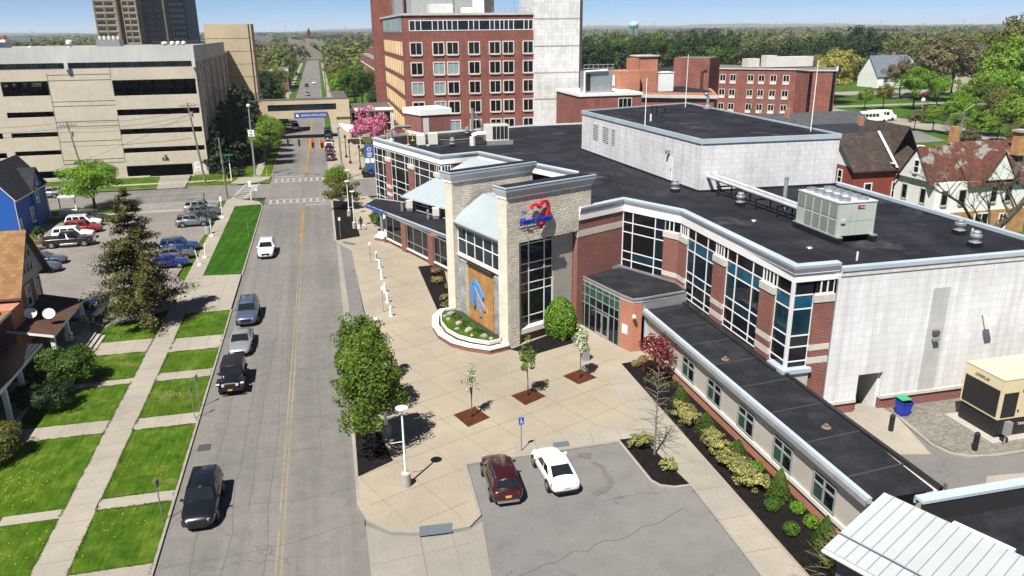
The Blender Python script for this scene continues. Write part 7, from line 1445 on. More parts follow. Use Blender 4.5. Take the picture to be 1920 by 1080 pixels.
# corner pole with sign, its lamp
t = thing('lamp_pole', 'tall grey lamp pole carrying a white sign at the far left corner', 'street lamp', (-13.2, 150.6, 0)); b = MB(); b.cyl((-13.2, 150.6, 0), (-13.0, 150.6, 12.4), .2, .12, 10); b.tube([(-13, 150.6, 12.3), (-13.0, 150.6, 12.8)], .1); b.build('pole', m_galv, t); b = MB(); b.lathe((-13.0, 150.6, 12.6), [(.3, 0), (.35, .3), (.2, .5)], 10); b.build('lamp_head', m_white, t)
b = MB(); b.box(-13.6, -12.5, 150.3, 150.35, 7.3, 8.5); p = b.build('plate', m_signface, t); b = MB(); b.box(-13.35, -12.8, 150.27, 150.3, 7.55, 7.7); b.box(-13.3, -12.85, 150.27, 150.3, 8.05, 8.1); b.box(-13.3, -12.85, 150.27, 150.3, 8.25, 8.3); b.build('marking', m_trim, t)
sign('street_sign', 'green street name sign on the far left corner', -17.2, 148.5, 4.6, 1.5, .35, m_dkgreen, m_signback, .05); sign('lane_sign', 'white turn sign on a post beside the garage exit', -22.5, 147.6, 3.6, .95, 1.1, m_signface, m_signback, .05, [('ONE', 3.15, .3), ('WAY', 2.8, .3)])
sign('small_sign', 'small white sign beside the wooden pole at the far corner', -18.6, 150, 3.4, .4, .6)
for x, y, h, lb in ((-15.41, 116.4, 2.7, 'white sign post nearest the cross street on the lot verge'), (-15.58, 105.4, 2.2, 'white post beside the concrete lamp drum'), (-15.13, 94.85, 1.75, 'leaning white post beside the deep blue SUV'), (-15.3, 91.7, 1.85, 'white post leaning left beside the bright blue sedan')):
    b = MB(); b.cyl((x, y, -.1), (x+(.25 if h < 1.8 else -.3 if h < 2 else .05), y, h), .06, n=8); b.lathe((x, y, -.05), [(.26, 0), (.26, .1), (.15, .25)], 10)
    if h > 2.5: b.box(x-.1, x+.2, y-.05, y-.02, h-.3, h+.4)
    tag(b.build('white_post', m_lampwhite, loc=(x, y, 0)), lb, 'post', 'white posts along the lot verge')
t = thing('lot_lamp', 'dark lamp pole on a round concrete drum in the left parking lot', 'street lamp', (-16.18, 107, 0)); b = MB(); b.cyl((-16.18, 107, -.05), (-16.18, 107, .95), .4, n=16); b.build('base', m_conc, t); b = MB(); b.cyl((-16.18, 107, .9), (-16.1, 107, 5.5), .08, .06, 8); b.cyl((-16.18, 107, .9), (-16.17, 107, 2.0), .1, .1, 8); b.build('pole', m_blackgloss, t)
for x, y, lb in ((4.1, 168, 'black lantern post nearest beyond the crossing'), (4.6, 160, 'black lantern post with crossbar beyond the crossing'), (6.2, 152, 'black lantern post beside the blue pylon')):
    b = MB(); b.lathe((x, y, 0), [(.3, 0), (.3, .3), (.1, .6), (.08, 4.0), (.2, 4.1), (.22, 4.5), (.05, 4.8)], 10); b.tube([(x-1, y, 3.2), (x, y, 3.2)], .03, 5); tag(b.build('lantern_post', m_blackgloss, loc=(x, y, 0)), lb, 'street lamp', 'black lantern posts')
# blue pylon sign
t = thing('pylon_sign', 'tall blue hospital pylon sign with white panels at the north corner', 'sign', (7.6, 147, 0)); b = MB(); b.box(6.9, 8.7, 146.8, 147.1, 0, 5.4); b.build('board', MATS['sign_blue'], t); b = MB(); b.box(6.95, 7.8, 146.74, 146.8, 2.0, 2.9); b.box(7.95, 8.65, 146.74, 146.8, 2.0, 2.9); b.build('panel', m_signface, t); b = MB(); b.lathe((7.8, 146.75, 4.2), [(.4, 0), (.4, .02)], 14); 
F = Fr((7.3, 146.78), (8.5, 146.78)); b = MB()
for i in range(14): a = i*math.pi*2/14; b.fbox(F, .5+.3*math.cos(a)-.09, .5+.3*math.cos(a)+.09, -.03, 0, 4.55+.3*math.sin(a)-.09, 4.55+.3*math.sin(a)+.09)
b.build('emblem', m_signface, t)
for z, w_ in ((3.75, .9), (3.45, .9), (3.15, .7)): b = MB(); b.fbox(F, .1, .1+w_, -.03, 0, z, z+.14); b.build('text_line', m_signface, t)
# traffic signals on span wire
tw = thing('signal_wire', 'thin span wire carrying the traffic signals across the street', 'cable', (-5, 158, 0)); b = MB()
def sag(p, q, s, n=10): return [Vector(p).lerp(Vector(q), i/n)-Vector((0, 0, s*4*(i/n)*(1-i/n))) for i in range(n+1)]
b.tube(sag((-13.1, 150.6, 9.0), (2.6, 142.6, 8.2), 1.2), .03, 4); b.build('wire', m_blackgloss, tw)
for x, y, z, f, lb in ((-9.9, 149, 6.6, 0, 'leftmost dark traffic signal on the span wire'), (-6.6, 147.3, 6.3, 0, 'second dark traffic signal on the span wire'), (-4.6, 146.4, 6.3, 0, 'third dark traffic signal, thinnest, on the span wire'), (-2.3, 145.2, 6.2, 1, 'left yellow backed traffic signal on the span wire'), (-.7, 144.4, 6.2, 1, 'right yellow backed traffic signal on the span wire')):
    t = thing('traffic_signal', lb, 'traffic light', (x, y, z), 'signals on the span wire'); b = MB(); b.box(x-.18, x+.18, y-.12, y+.12, z-.6, z+.6); b.cyl((x, y, z+.6), (x, y, z+1.1), .03, n=5); b.build('housing', m_blackgloss, t)
    if f: b = MB(); b.box(x-.36, x+.36, y+.12, y+.15, z-.78, z+.78); b.build('backplate', plain('signal_yellow', (.85, .3, .02, 1), .5), t)
    for k in range(3):
        b = MB(); b.cyl((x, y-.12, z+.38-k*.38), (x, y-.15, z+.38-k*.38), .13, n=12); b.build('lens', plain('red_lens', (.5, .02, .01, 1), .3, emit=((1, .05, .02, 1), 1.5)) if (f and k == 0) else plain('dark_lens', (.03, .03, .03, 1), .2), t)
b = MB(); b.cyl((2.6, 142.6, -.1), (2.4, 142.6, 9), .22, .16, 10); b.box(1.9, 3, 142.3, 142.4, 1.9, 2.7); b.lathe((2.4, 142.6, 9), [(.25, 0), (.3, .3), (.1, .5)], 10); tag(b.build('signal_pole', m_galv, loc=(2.6, 142.6, 0)), 'thick pale grey signal pole with white plate on the far right corner', 'pole')
b = MB(); b.cyl((-17.0, 146.6, -.1), (-17.0, 146.6, 3.2), .09, n=8); tag(b.build('signal_post', m_white, loc=(-17, 146.6, 0)), 'white pedestrian signal post on the far left corner', 'post'); b = MB(); b.cyl((-12.2, 127.6, -.1), (-12.2, 127.6, 3.1), .09, n=8); b.box(-12.45, -11.95, 127.4, 127.8, 2.2, 3.1); tag(b.build('signal_post', m_white, loc=(-12.2, 127.6, 0)), 'white pedestrian signal post on the near left corner', 'post')
# yellow hydrant-like markers
for x, y, lb in ((-18.3, 146.2, 'thin yellow marker post left of the crossing'), (-17.6, 145.6, 'short yellow marker post by the crossing'), (-11.0, 149.6, 'yellow marker post on the far grass corner')): b = MB(); b.cyl((x, y, -.1), (x, y, 1.2), .07, n=6); tag(b.build('marker_post', plain('marker_yellow', (.7, .42, .02, 1), .6), loc=(x, y, 0)), lb, 'post', 'yellow marker posts')
# utility poles and wires
def upole(x, y, h, lean, lb, arms=1, r=.17, trans=False):
    t = thing('utility_pole', lb, 'utility pole', (x, y, 0), 'wooden utility poles'); b = MB(); top = Vector((x+lean, y, h)); b.cyl((x, y, -.2), top, r, r*.65, 8); b.build('pole', m_pole, t)
    for i in range(arms):
        z = h-.5-i*1.1; xx = x+lean*z/h; b = MB(); b.box(xx-1.3, xx+1.3, y-.07, y+.07, z-.07, z+.07)
        for k in (-1.2, -.6, .6, 1.2): b.cyl((xx+k, y, z+.07), (xx+k, y, z+.28), .05, n=6)
        b.build('crossarm', m_wood, t)
    if trans: b = MB(); b.cyl((x+lean+.45, y, h-2.4), (x+lean+.45, y, h-1.5), .28, n=10); b.build('transformer', m_grey, t)
    return top
tA = upole(-41, 147.5, 11.2, -1.4, 'leaning wooden utility pole in front of the left garage wall', 1, trans=True); tB = upole(-21.3, 145.5, 14.0, -1.2, 'tallest wooden utility pole in front of the garage corner', 1, .2, trans=True); tC = upole(-16.2, 131.4, 9.6, -.2, 'slim grey utility pole at the near left corner of the crossing', 0, .16)
for i, (x, y, h) in enumerate(((-15.5, 183, 11.5), (-14.5, 194, 12), (-13.2, 212, 12))): upole(x, y, h, 0, ('utility pole with crossarms nearest, before the bridge', 'utility pole with crossarms second, before the bridge', 'utility pole with crossarms just beyond the bridge')[i], 2)
for i, (x, y) in enumerate(((1.8, 300), (2.2, 345), (2.5, 390), (2.8, 440), (-11.5, 270), (-12, 320))): upole(x, y, 11, 0, ('first far pole right of the street', 'second far pole right of the street', 'third far pole right of the street', 'fourth far pole right of the street', 'far pole left of the street, nearer', 'far pole left of the street, farther')[i], 2)
b = MB()
for dz in (0, -.9, -1.6): b.tube(sag((-75, 150, 11.5+dz), tA+Vector((0, 0, dz)), .8), .03, 4); b.tube(sag(tA+Vector((0, 0, dz)), tB+Vector((0, 0, dz-1.2)), .7), .03, 4)
b.tube(sag(tA+Vector((0, 0, -4)), tB+Vector((0, 0, -6)), .3), .04, 4); b.tube(sag(tB, (-15.5, 183, 11.3), .8), .03, 4); b.tube(sag(tB+Vector((0, 0, -2)), (-43, 118, 6), .8), .02, 4)
tag(b.build('overhead_wires', m_blackgloss, loc=tA), 'overhead wires strung between the poles in front of the garage', 'cable')
b = MB(); 
for x, y in ((-15.5, 183), (-14.5, 194)): 
    for dx in (-1.2, 1.2): b.tube(sag((x+dx, y, 11.2), (-14.5+dx if y < 190 else -13.2+dx, y+(11 if y < 190 else 18), 11.6), .3), .03, 4)
tag(b.build('overhead_wires', m_blackgloss, loc=(-15, 190, 11)), 'overhead wires between the crossarm poles before the bridge', 'cable')
# right side utility pole, street lamp, tarp
t = thing('utility_pole', 'leaning pale wooden utility pole at the right edge beyond the flat roof', 'utility pole', (64.5, 56.5, 0), 'wooden utility poles'); b = MB(); b.cyl((64.3, 56.5, 0), (67.5, 58, 11.5), .22, .15, 8); b.build('pole', M('pale_pole', (.34, .32, .29, 1), .9, var=.2), t); b = MB(); b.box(64.6, 67.6, 57, 57.15, 6.2, 6.35); b.build('crossarm', m_galv, t)
b = MB(); b.cyl((133, 141, 0), (133, 141, 8), .12, .08, 8); b.tube([(133, 141, 7.9), (135, 141, 9.1), (137, 141, 9.3)], .08, 6); b.box(136.2, 138, 140.7, 141.3, 9.1, 9.4); tag(b.build('street_lamp', m_galv, loc=(133, 141, 0)), 'grey curved arm street lamp among the trees at the right', 'street lamp')
b = MB(); b.cyl((163, 188, 0), (163, 188, 5), .1, n=6); b.lathe((163, 188, 4.8), [(.3, 0), (.6, .6), (.3, 1.3)], 10); tag(b.build('globe_lamp', m_white, loc=(163, 188, 0)), 'white globe lamp on the park lawn right of the buses', 'street lamp')
b = MB(); b.lathe((61.5, 62.5, 1.2), [(1.1, 0), (.9, .35), (.1, .8)], 7); b.cyl((61.5, 62.5, -.1), (61.5, 62.5, 1.3), .05); tag(b.build('blue_parasol', M('tarp_blue', (.01, .3, .55, 1), .6, var=.3, scale=3), loc=(61.5, 62.5, 0)), 'small bright blue parasol in the yard at the right edge', 'parasol')
# canopy lettering, main sign
text('EMERGENCY', (5.55, 98.0, 3.62), (12.0-4.3, 82.4-101.2, 0), .62, plain('letter_blue', (.01, .06, .42, 1), .4), 'canopy_lettering', None, depth=.1, width=6.0, loc=(5.3, 98.3, 3.6))
lt = [o for o in bpy.data.objects if o.name.startswith('canopy_lettering')][0]; tag(lt, 'raised blue letters on the edge of the black entrance canopy', 'sign')
HS = thing('heart_sign', 'blue Heart Center lettering with red ribbon heart on the stone fin', 'sign', tuple(F1(2.5, -.3, 11)))
def onfin(u, v, z): return F1(u, v, z)
text('Heart Center', onfin(2.45, -.72, 10.6), F1.e, .8, plain('sign_blue3', (.012, .03, .3, 1), .35), 'lettering', HS, depth=.2, width=3.25, bold=.02)
text('The', onfin(1.35, -.5, 11.42), F1.e, .42, plain('sign_violet', (.1, .1, .3, 1), .4), 'small_lettering', HS, depth=.06)
b = MB(); b.fbox(F1, .9, 3.3, -.5, -.44, 10.2, 10.32); b.fbox(F1, 1.2, 3.1, -.5, -.44, 10.0, 10.06); b.build('caption', plain('caption_grey', (.12, .12, .16, 1), .5), HS)
m_heart = plain('heart_red', (.5, .012, .02, 1), .3); hp_ = [(2.15, 11.7), (2.35, 12.0), (2.65, 12.08), (2.95, 11.85), (3.05, 11.7), (3.2, 11.95), (3.5, 12.2), (3.85, 12.12), (4.02, 11.75), (3.98, 11.3), (3.75, 10.8), (3.45, 10.4), (3.1, 10.0)]
b = MB()
for (u0, z0), (u1, z1) in zip(hp_, hp_[1:]):
    w_ = .2 if u1 > 3 else .1; P = [(u0, z0), (u1, z1)]; dx, dz = u1-u0, z1-z0; L_ = math.hypot(dx, dz); nx, nz_ = -dz/L_*w_/2, dx/L_*w_/2
    q = [onfin(u0+nx, -.5, z0+nz_), onfin(u1+nx, -.5, z1+nz_), onfin(u1-nx, -.5, z1-nz_), onfin(u0-nx, -.5, z0-nz_)]; back = [p+F1.n*.3 for p in q]
    b.add(q+back, [[0, 1, 2, 3], [7, 6, 5, 4], [0, 4, 5, 1], [1, 5, 6, 2], [2, 6, 7, 3], [3, 7, 4, 0]])
b.build('ribbon_heart', m_heart, HS)
b = MB()
for u, z in ((1.2, 10.9), (2.4, 10.9), (3.7, 10.9), (3.2, 11.9), (2.5, 11.95)): b.cyl(onfin(u, -.6, z), onfin(u, 0, z-.1), .03, n=5)
b.build('standoff', m_grey, HS)
# planter with boulders under the waterfall
PLc = thing('stone_planter', 'curved low planter with pale stone bench rim and red base under the waterfall', 'planter', (10, 62, 0))
pl = [(10.5, 68.3), (9.35, 68.1), (8.55, 66.6), (8.2, 64.4), (8.4, 62.2), (9.2, 60.2), (10.3, 59), (11.8, 57.95), (13.25, 58.4), (13.4, 59.8)]
b = MB(); b.strip(pl, .5, -.02, .38); b.build('base', m_red_brick, PLc); b = MB(); b.strip(pl, .62, .38, .5); b.build('bench_rim', m_sill, PLc)
inn = [(10.5, 67.6), (9.5, 67.4), (9.0, 66.2), (8.75, 64.4), (8.95, 62.4), (9.65, 60.7), (10.6, 59.6), (11.9, 58.6), (12.9, 58.9), (13.2, 59.8)]; b = MB(); b.strip(inn, .12, .5, .82); b.build('inner_wall', m_sill, PLc)
b = MB(); b.prism(inn+[(12.6, 60.5), (11.2, 66.5)], .3, .62); b.build('soil', g_lawn, PLc)
b = MB(); b.prism([(13.0, 60.1), (10.75, 67.2), (10.5, 66.9), (12.6, 60.0)], .3, .66); b.build('water_basin', plain('basin_dark', (.03, .03, .032, 1), .3), PLc)
for i, (x, y, r) in enumerate(((9.8, 66.3, .42), (9.45, 64.9, .22), (10.2, 63.7, .34), (9.75, 62.4, .26), (10.7, 61.8, .42), (10.8, 60.6, .2), (11.7, 60.2, .36), (12.2, 59.4, .22), (9.3, 65.9, .18))):
    bm = bmesh.new(); bmesh.ops.create_icosphere(bm, subdivisions=2, radius=r); q = random.Random(i)
    for v in bm.verts: k = 1+.25*math.sin(v.co.x*7/r*.3+i)+q.uniform(-.12, .12); v.co = Vector((v.co.x*k, v.co.y*k*.8, v.co.z*.6*k))
    me = bpy.data.meshes.new('boulder'); bm.to_mesh(me); bm.free(); me.materials.append(M('tan_boulder', (.34, .31, .26, 1), .95, var=.3, scale=5) if i % 3 else M('grey_boulder', (.24, .235, .23, 1), .95, var=.3, scale=5)); o = bpy.data.objects.new('boulder', me); COL.objects.link(o); o.location = (x, y, .68); o.rotation_euler = (0, 0, i)
    tag(o, ('pale boulder at the far tip of the planter', 'pale boulder second from the far tip of the planter', 'biggest white boulder on the left of the planter', 'grey flat boulder left of centre in the planter', 'large pale boulder in the middle of the planter', 'small pale boulder right of the middle in the planter', 'tan boulder near the right end of the planter', 'grey boulder at the right end of the planter', 'smallest boulder by the rim at the far tip')[i], 'boulder', 'boulders in the planter')
C, out, cc = crown_pts(1400, 2, 4.2, .55, 1.0, 50, 7, core=.2); th = math.atan2(67.3-59.9, 10.9-13.3); 
P2 = [(W0[0]+(10.9-W0[0])*t-1.0-.9*s_*math.sin(math.pi*t), W0[1]+(67.3-W0[1])*t, .62+random.uniform(0, .18)) for t, s_ in [(random.uniform(.05, .95), random.uniform(-.3, .9)) for _ in range(1300)]]
o = bpy.data.objects.new('planter_grass', leaves_mesh('planter_grass', P2, .09, lf['mid'], .2)); COL.objects.link(o); o['kind'] = 'stuff'
# litter bin, entry
b = MB(); b.box(18.75, 19.3, 54.4, 54.9, 0, 1.05); b.box(18.7, 19.35, 54.35, 54.95, 1.05, 1.12); tag(b.build('litter_bin', m_grey, loc=(19, 54.6, 0)), 'grey square litter bin beside the glass entrance doors', 'litter bin')
# roof plant of the main building
CH = thing('roof_chiller', 'big pale green grey chiller with ten round fans on the black roof', 'chiller', (37, 50, 10.4)); m_chill = M('chiller_paint', (.42, .46, .41, 1), .5, var=.05)
x0, x1, y0, y1, z0, z1 = 35.5, 38.6, 47.5, 52.6, 10.95, 13.35
b = MB(); b.box(x0, x1, y0, y1, z0, z1); b.box(x0-.04, x1+.04, y0-.04, y1+.04, z1, z1+.08, 1)
for x in (x0+1.0, x0+1.55): b.box(x, x+.015, y0-.006, y0, z0+.1, z1-.9, 2)
b.box(x0+.2, x1-.2, y0-.006, y0, z0+1.05, z0+1.07, 2); b.box(x0+.25, x0+.6, y0-.1, y0, z0+.95, z0+1.2, 0)
b.build('casing', [m_chill, M('chiller_top', (.5, .57, .6, 1), .4), plain('panel_gap', (.12, .13, .12, 1), .8)], CH)
m_coil = stripes('coil_fins', (.34, .37, .33, 1), (.13, .14, .125, 1), .06, .6, 'u', .6)
for i in range(5):
    for j in range(2):
        if j == 0 and i == 4: continue
        yy = y0+.12+i*1.0; b = MB(); b.box(x0-.03, x0-.0, yy, yy+.85, z0+.1+j*1.2, z0+1.15+j*1.2); b.build('coil', m_coil, CH)
for i in range(5):
    for j in range(2):
        c = (x0+.8+j*1.5, y0+.55+i*1.0, z1+.08); b = MB(); b.lathe(c, [(.42, 0), (.42, .2), (.36, .2), (.36, .04)], 16); f = b.build('fan', m_grey, CH); b = MB()
        for k in range(4): a = k*math.pi/2+i; b.box(c[0]-.33, c[0]+.33, c[1]-.03, c[1]+.03, c[2]+.1+k*.004, c[2]+.115+k*.004) if k % 2 else b.box(c[0]-.03, c[0]+.03, c[1]-.33, c[1]+.33, c[2]+.1+k*.004, c[2]+.115+k*.004)
        b.build('blade', m_blackgloss, f)
b = MB(); b.box(x0+1.55, x0+2.1, y0-.03, y0, z1-.45, z1-.2); b.build('badge', plain('badge_red', (.25, .02, .03, 1), .4), CH); text('TRANE', (x0+1.88, y0-.035, z1-.38), (1, 0, 0), .13, m_signface, 'badge_lettering', CH, depth=.008)
b = MB()
for x in (x0-.1, x1-.3): b.box(x, x+.4, y0-.35, y1+.2, 10.4, 10.85)
b.build('rail', m_blackgloss, CH); b = MB()
for x in (x0-.12, x1-.32): b.box(x, x+.44, y0-.37, y1+.22, 10.85, 10.95)
b.build('rail_cap', m_galv, CH)
def rfan(x, y, lb, s=1., z=10.4):
    t = thing('roof_fan', lb, 'roof fan', (x, y, z), 'silver roof fans on black curbs'); b = MB(); b.box(x-.36*s, x+.36*s, y-.36*s, y+.36*s, z, z+.35*s); b.build('curb', m_blackgloss, t); b = MB(); b.lathe((x, y, z+.35*s), [(.42*s, 0), (.42*s, .05*s), (.3*s, .08*s), (.3*s, .35*s), (.4*s, .4*s), (.4*s, .55*s), (.3*s, .6*s), (.3*s, .78*s), (.22*s, .85*s)], 16); b.build('cowl', m_galv, t)
for x, y, lb in ((46.0, 47.3, 'silver roof fan right of the chiller, farther of the pair'), (44.4, 44.1, 'silver roof fan right of the chiller, nearer of the pair'), (32.4, 68.0, 'silver roof fan at the penthouse door'), (35.3, 60.8, 'silver roof fan in front of the twin pipes'), (16.8, 105, 'silver roof fan beside the small condenser on the north roof'), (20.9, 116, 'silver roof fan behind the rope barrier on the north roof'), (27, 117, 'silver roof fan right of the tall condenser')): rfan(x, y, lb)
PP = thing('twin_pipes', 'pair of fat pale insulated pipes running from penthouse to chiller', 'pipe', (36.5, 60, 10.4)); b = MB()
b.tube([(35.4, 67.3, 11.9), (36.0, 60, 11.75), (36.5, 52.6, 11.6)], .17, 10); b.tube([(36.2, 67.2, 11.9), (36.8, 60, 11.75), (37.2, 52.6, 11.6)], .17, 10); b.build('pipe', M('insulation_jacket', (.55, .57, .58, 1), .4, metal=.2), PP)
for y in (65, 62, 59, 56, 53.5): b = MB(); xx = 35.4+(67.3-y)*.075; b.box(xx-.4, xx+1.4, y-.06, y+.06, 11.25, 11.4); b.box(xx-.3, xx-.2, y-.06, y+.06, 10.4, 11.25); b.box(xx+1.1, xx+1.2, y-.06, y+.06, 10.4, 11.25); b.build('support', m_blackgloss, PP)
b = MB(); b.cyl((37.6, 57.6, 10.4), (37.6, 57.6, 13.3), .17, .17, 12); b.cyl((37.6, 57.6, 13.3), (37.6, 57.6, 13.4), .2, n=12); tag(b.build('vent_stack', M('blue_grey_pipe', (.33, .38, .42, 1), .4, metal=.3), loc=(37.6, 57.6, 10.4)), 'tall blue grey vent stack behind the chiller', 'vent pipe')
b = MB(); b.tube([(38.4, 55.5, 12.0), (38.0, 54, 11.3), (37.8, 52.7, 11.5)], .16, 8); b.lathe((37.9, 53.2, 10.4), [(.3, 0), (.3, .5), (.2, .9)], 10); tag(b.build('pipe_elbow', m_galv, loc=(38, 54, 10.4)), 'bent grey pipe with valve body behind the chiller', 'pipe')
for i, (x, y, lb) in enumerate(((40.7, 51.5, 'thin white vent pipe behind the chiller corner'), (34.3, 43.4, 'white crook vent pipe near the roof corner'), (46.5, 46.6, 'thin white vent pipe near the right roof edge'))): b = MB(); b.cyl((x, y, 10.4), (x, y, 11.0), .07, n=8); tag(b.build('vent_pipe', m_white, loc=(x, y, 10.4)), lb, 'vent pipe', 'white vent pipes on the black roof')
for x, y, lb in ((36.2, 69.0, 'low grey roof drain before the penthouse'), (33.6, 55.5, 'domed roof drain on the membrane left of the pipes'), (33.1, 47.0, 'domed roof drain near the west cornice')): b = MB(); b.lathe((x, y, 10.405), [(.25, 0), (.2, .06), (.08, .1)], 10); tag(b.build('roof_drain', m_galv, loc=(x, y, 10.4)), lb, 'roof drain', 'roof drains')
for x, y, lb in ((25.7, 44.5, 'rust flanged drain on the annex roof, farther'), (26.6, 34.3, 'rust flanged drain on the annex roof, nearer')): b = MB(); b.lathe((x, y, 3.606), [(.28, 0), (.26, .03), (.12, .05), (.12, .2), (.02, .22)], 12); tag(b.build('roof_drain', M('rust_drain', (.2, .14, .1, 1), .9, var=.3, scale=8), loc=(x, y, 3.6)), lb, 'roof drain', 'annex roof drains')
# north roof group
CD = thing('condenser', 'tall white condenser cabinet with four dark coils and top fans on the north roof', 'condenser', (23, 106, 10.4)); b = MB(); b.box(21.4, 24.6, 104.6, 106.2, 11, 13.1); b.build('casing', m_offwhite, CD); b = MB()
for i in range(4): b = MB(); b.box(22.35+i*.55, 22.8+i*.55, 104.55, 104.6, 11.2, 12.9); b.build('coil', m_black, CD)
for i in range(4): b = MB(); b.lathe((21.9+i*.75, 105.4, 13.1), [(.3, 0), (.3, .18), (.2, .2)], 10); b.build('fan', m_galv, CD)
b = MB(); b.box(21.5, 25.2, 104.5, 104.7, 10.4, 11.0); b.box(21.5, 25.2, 106, 106.2, 10.4, 11.0); b.build('rail', m_galv, CD)
b = MB(); b.tube([(19.6, 105, 10.4), (19.6, 105, 11.6), (20.2, 105, 11.9), (21.4, 105, 11.9)], .4, 8); tag(b.build('roof_duct', m_offwhite, loc=(19.8, 105, 10.4)), 'fat cream duct bending into the tall condenser', 'duct')
b = MB(); b.box(12.2, 13.3, 106.3, 107.6, 10.6, 11.9); b.box(13.8, 15, 106.3, 107.6, 10.6, 12.1); b.cyl((13, 107, 11.9), (13, 107, 12.1), .4, n=10); b.box(12.2, 15.1, 106.4, 106.6, 10.4, 10.6); tag(b.build('small_condenser', m_offwhite, loc=(13.6, 107, 10.4)), 'two small cream condenser units on the north roof', 'condenser')
b = MB(); b.tube([(9.3, 113.3, 10.4), (9.3, 113.3, 11.9), (9.9, 113.5, 12.3), (12.2, 114.4, 12.2)], .22, 8); b.lathe((9.3, 113.3, 10.4), [(.5, 0), (.25, .4)], 10); tag(b.build('gooseneck_pipe', m_galv, loc=(9.5, 113.3, 10.4)), 'silver gooseneck pipe at the north roof corner', 'pipe')
b = MB(); b.tube([(22, 117.5, 10.4), (22, 117.5, 14.2)], .18, 8); b.tube([(22, 117.5, 14), (23.2, 117.5, 12.2), (23.6, 117.5, 10.6)], .12, 6); tag(b.build('roof_davit', m_galv, loc=(22, 117.5, 10.4)), 'grey roof post with slanted brace behind the condensers', 'post')
RB_ = [(8.9, 115), (12.3, 112.8), (11.2, 108.8), (23.8, 114.8)]
for i, (x, y) in enumerate(RB_): b = MB(); b.lathe((x, y, 10.4), [(.3, 0), (.28, .04), (.05, .06), (.05, 1.5), (.07, 1.52)], 8); tag(b.build('rope_post', plain('post_yellow', (.6, .42, .08, 1), .6), loc=(x, y, 10.4)), ('yellow rope post at the north roof corner', 'yellow rope post beside the gooseneck pipe', 'yellow rope post nearest the small condensers', 'yellow rope post before the slanted brace')[i], 'post', 'yellow rope barrier posts')
b = MB()
for p, q in zip(RB_, RB_[1:]): b.tube(sag((*p, 11.85), (*q, 11.85), .5), .03, 4)
b.tube(sag((11.2, 108.8, 11.85), (21.5, 106.5, 11.5), .7), .03, 4); tag(b.build('barrier_rope', plain('rope_tan', (.5, .4, .16, 1), .8), loc=(12, 112, 11.8)), 'sagging tan rope between the yellow roof posts', 'rope')
for i, (u, lb) in enumerate(((2.3, 'farther cream split unit on the canopy roof'), (8.0, 'nearer cream split unit on the canopy roof'))):
    p = FU(u, -.9, 0); t = thing('split_unit', lb, 'air conditioner', (p.x, p.y, 4), 'cream split units on the canopy'); b = MB(); b.box(p.x-.4, p.x+.35, p.y-.35, p.y+.35, 4.35, 5.3); b.build('casing', m_offwhite, t); b = MB(); b.box(p.x-.35, p.x+.3, p.y-.3, p.y+.3, 4.0, 4.35); b.build('stand', m_galv, t); b = MB(); b.box(p.x-1.1, p.x-.85, p.y-.2, p.y+.2, 4.0, 5.1); b.build('pipe_cover', m_galv, t)
# penthouse roof things
b = MB(); b.cyl((42.3, 108.5-14, 10.5), (42.3, 94.5, 15.6), .06, n=6)
for x, y, z0_, h, lb in ((33.9, 79.5, 13.2, 7.2, 'left tall thin white antenna mast at the penthouse edge'), (47.5, 98, 15.3, 6.8, 'middle thin antenna mast behind the penthouse roof'), (48.2, 70.5, 13.2, 9, 'right tall thin white antenna mast at the penthouse corner')): b = MB(); b.cyl((x, y, z0_), (x, y, z0_+h), .06, .035, 6); tag(b.build('antenna_mast', m_lampwhite, loc=(x, y, z0_)), lb, 'antenna', 'thin antenna masts')
b = MB(); b.cyl((36.5, 84, 15.3), (36.5, 84, 16.1), .11, n=8); tag(b.build('vent_pipe', m_white, loc=(36.5, 84, 15.3)), 'short white vent pipe on the penthouse roof', 'vent pipe'); b = MB(); b.cyl((39.2, 90, 15.3), (39.2, 90, 16.4), .09, n=6); b.cyl((39.8, 90, 15.3), (39.8, 90, 16.4), .09, n=6); tag(b.build('pipe_pair', m_blackgloss, loc=(39.5, 90, 15.3)), 'pair of short black pipes on the penthouse roof', 'vent pipe')
b = MB(); b.lathe((49.2, 95, 15.3), [(.55, 0), (.5, .3), (.2, .5), (.2, 1.6)], 12); b.tube([(49.2, 95, 16.8), (49.0, 95, 17.2), (48.7, 95, 17.1)], .2, 6); tag(b.build('roof_vent', m_galv, loc=(49.2, 95, 15.3)), 'silver hooked vent at the far edge of the penthouse roof', 'vent')
b = MB(); b.cyl((41.8, 92, 15.3), (41.8, 92, 15.9), .12, n=8); b.box(41.2, 42.6, 91.9, 92.1, 15.32, 15.4); tag(b.build('vent_pipe', m_blackgloss, loc=(41.8, 92, 15.3)), 'low black vent stub on the penthouse roof', 'vent pipe')
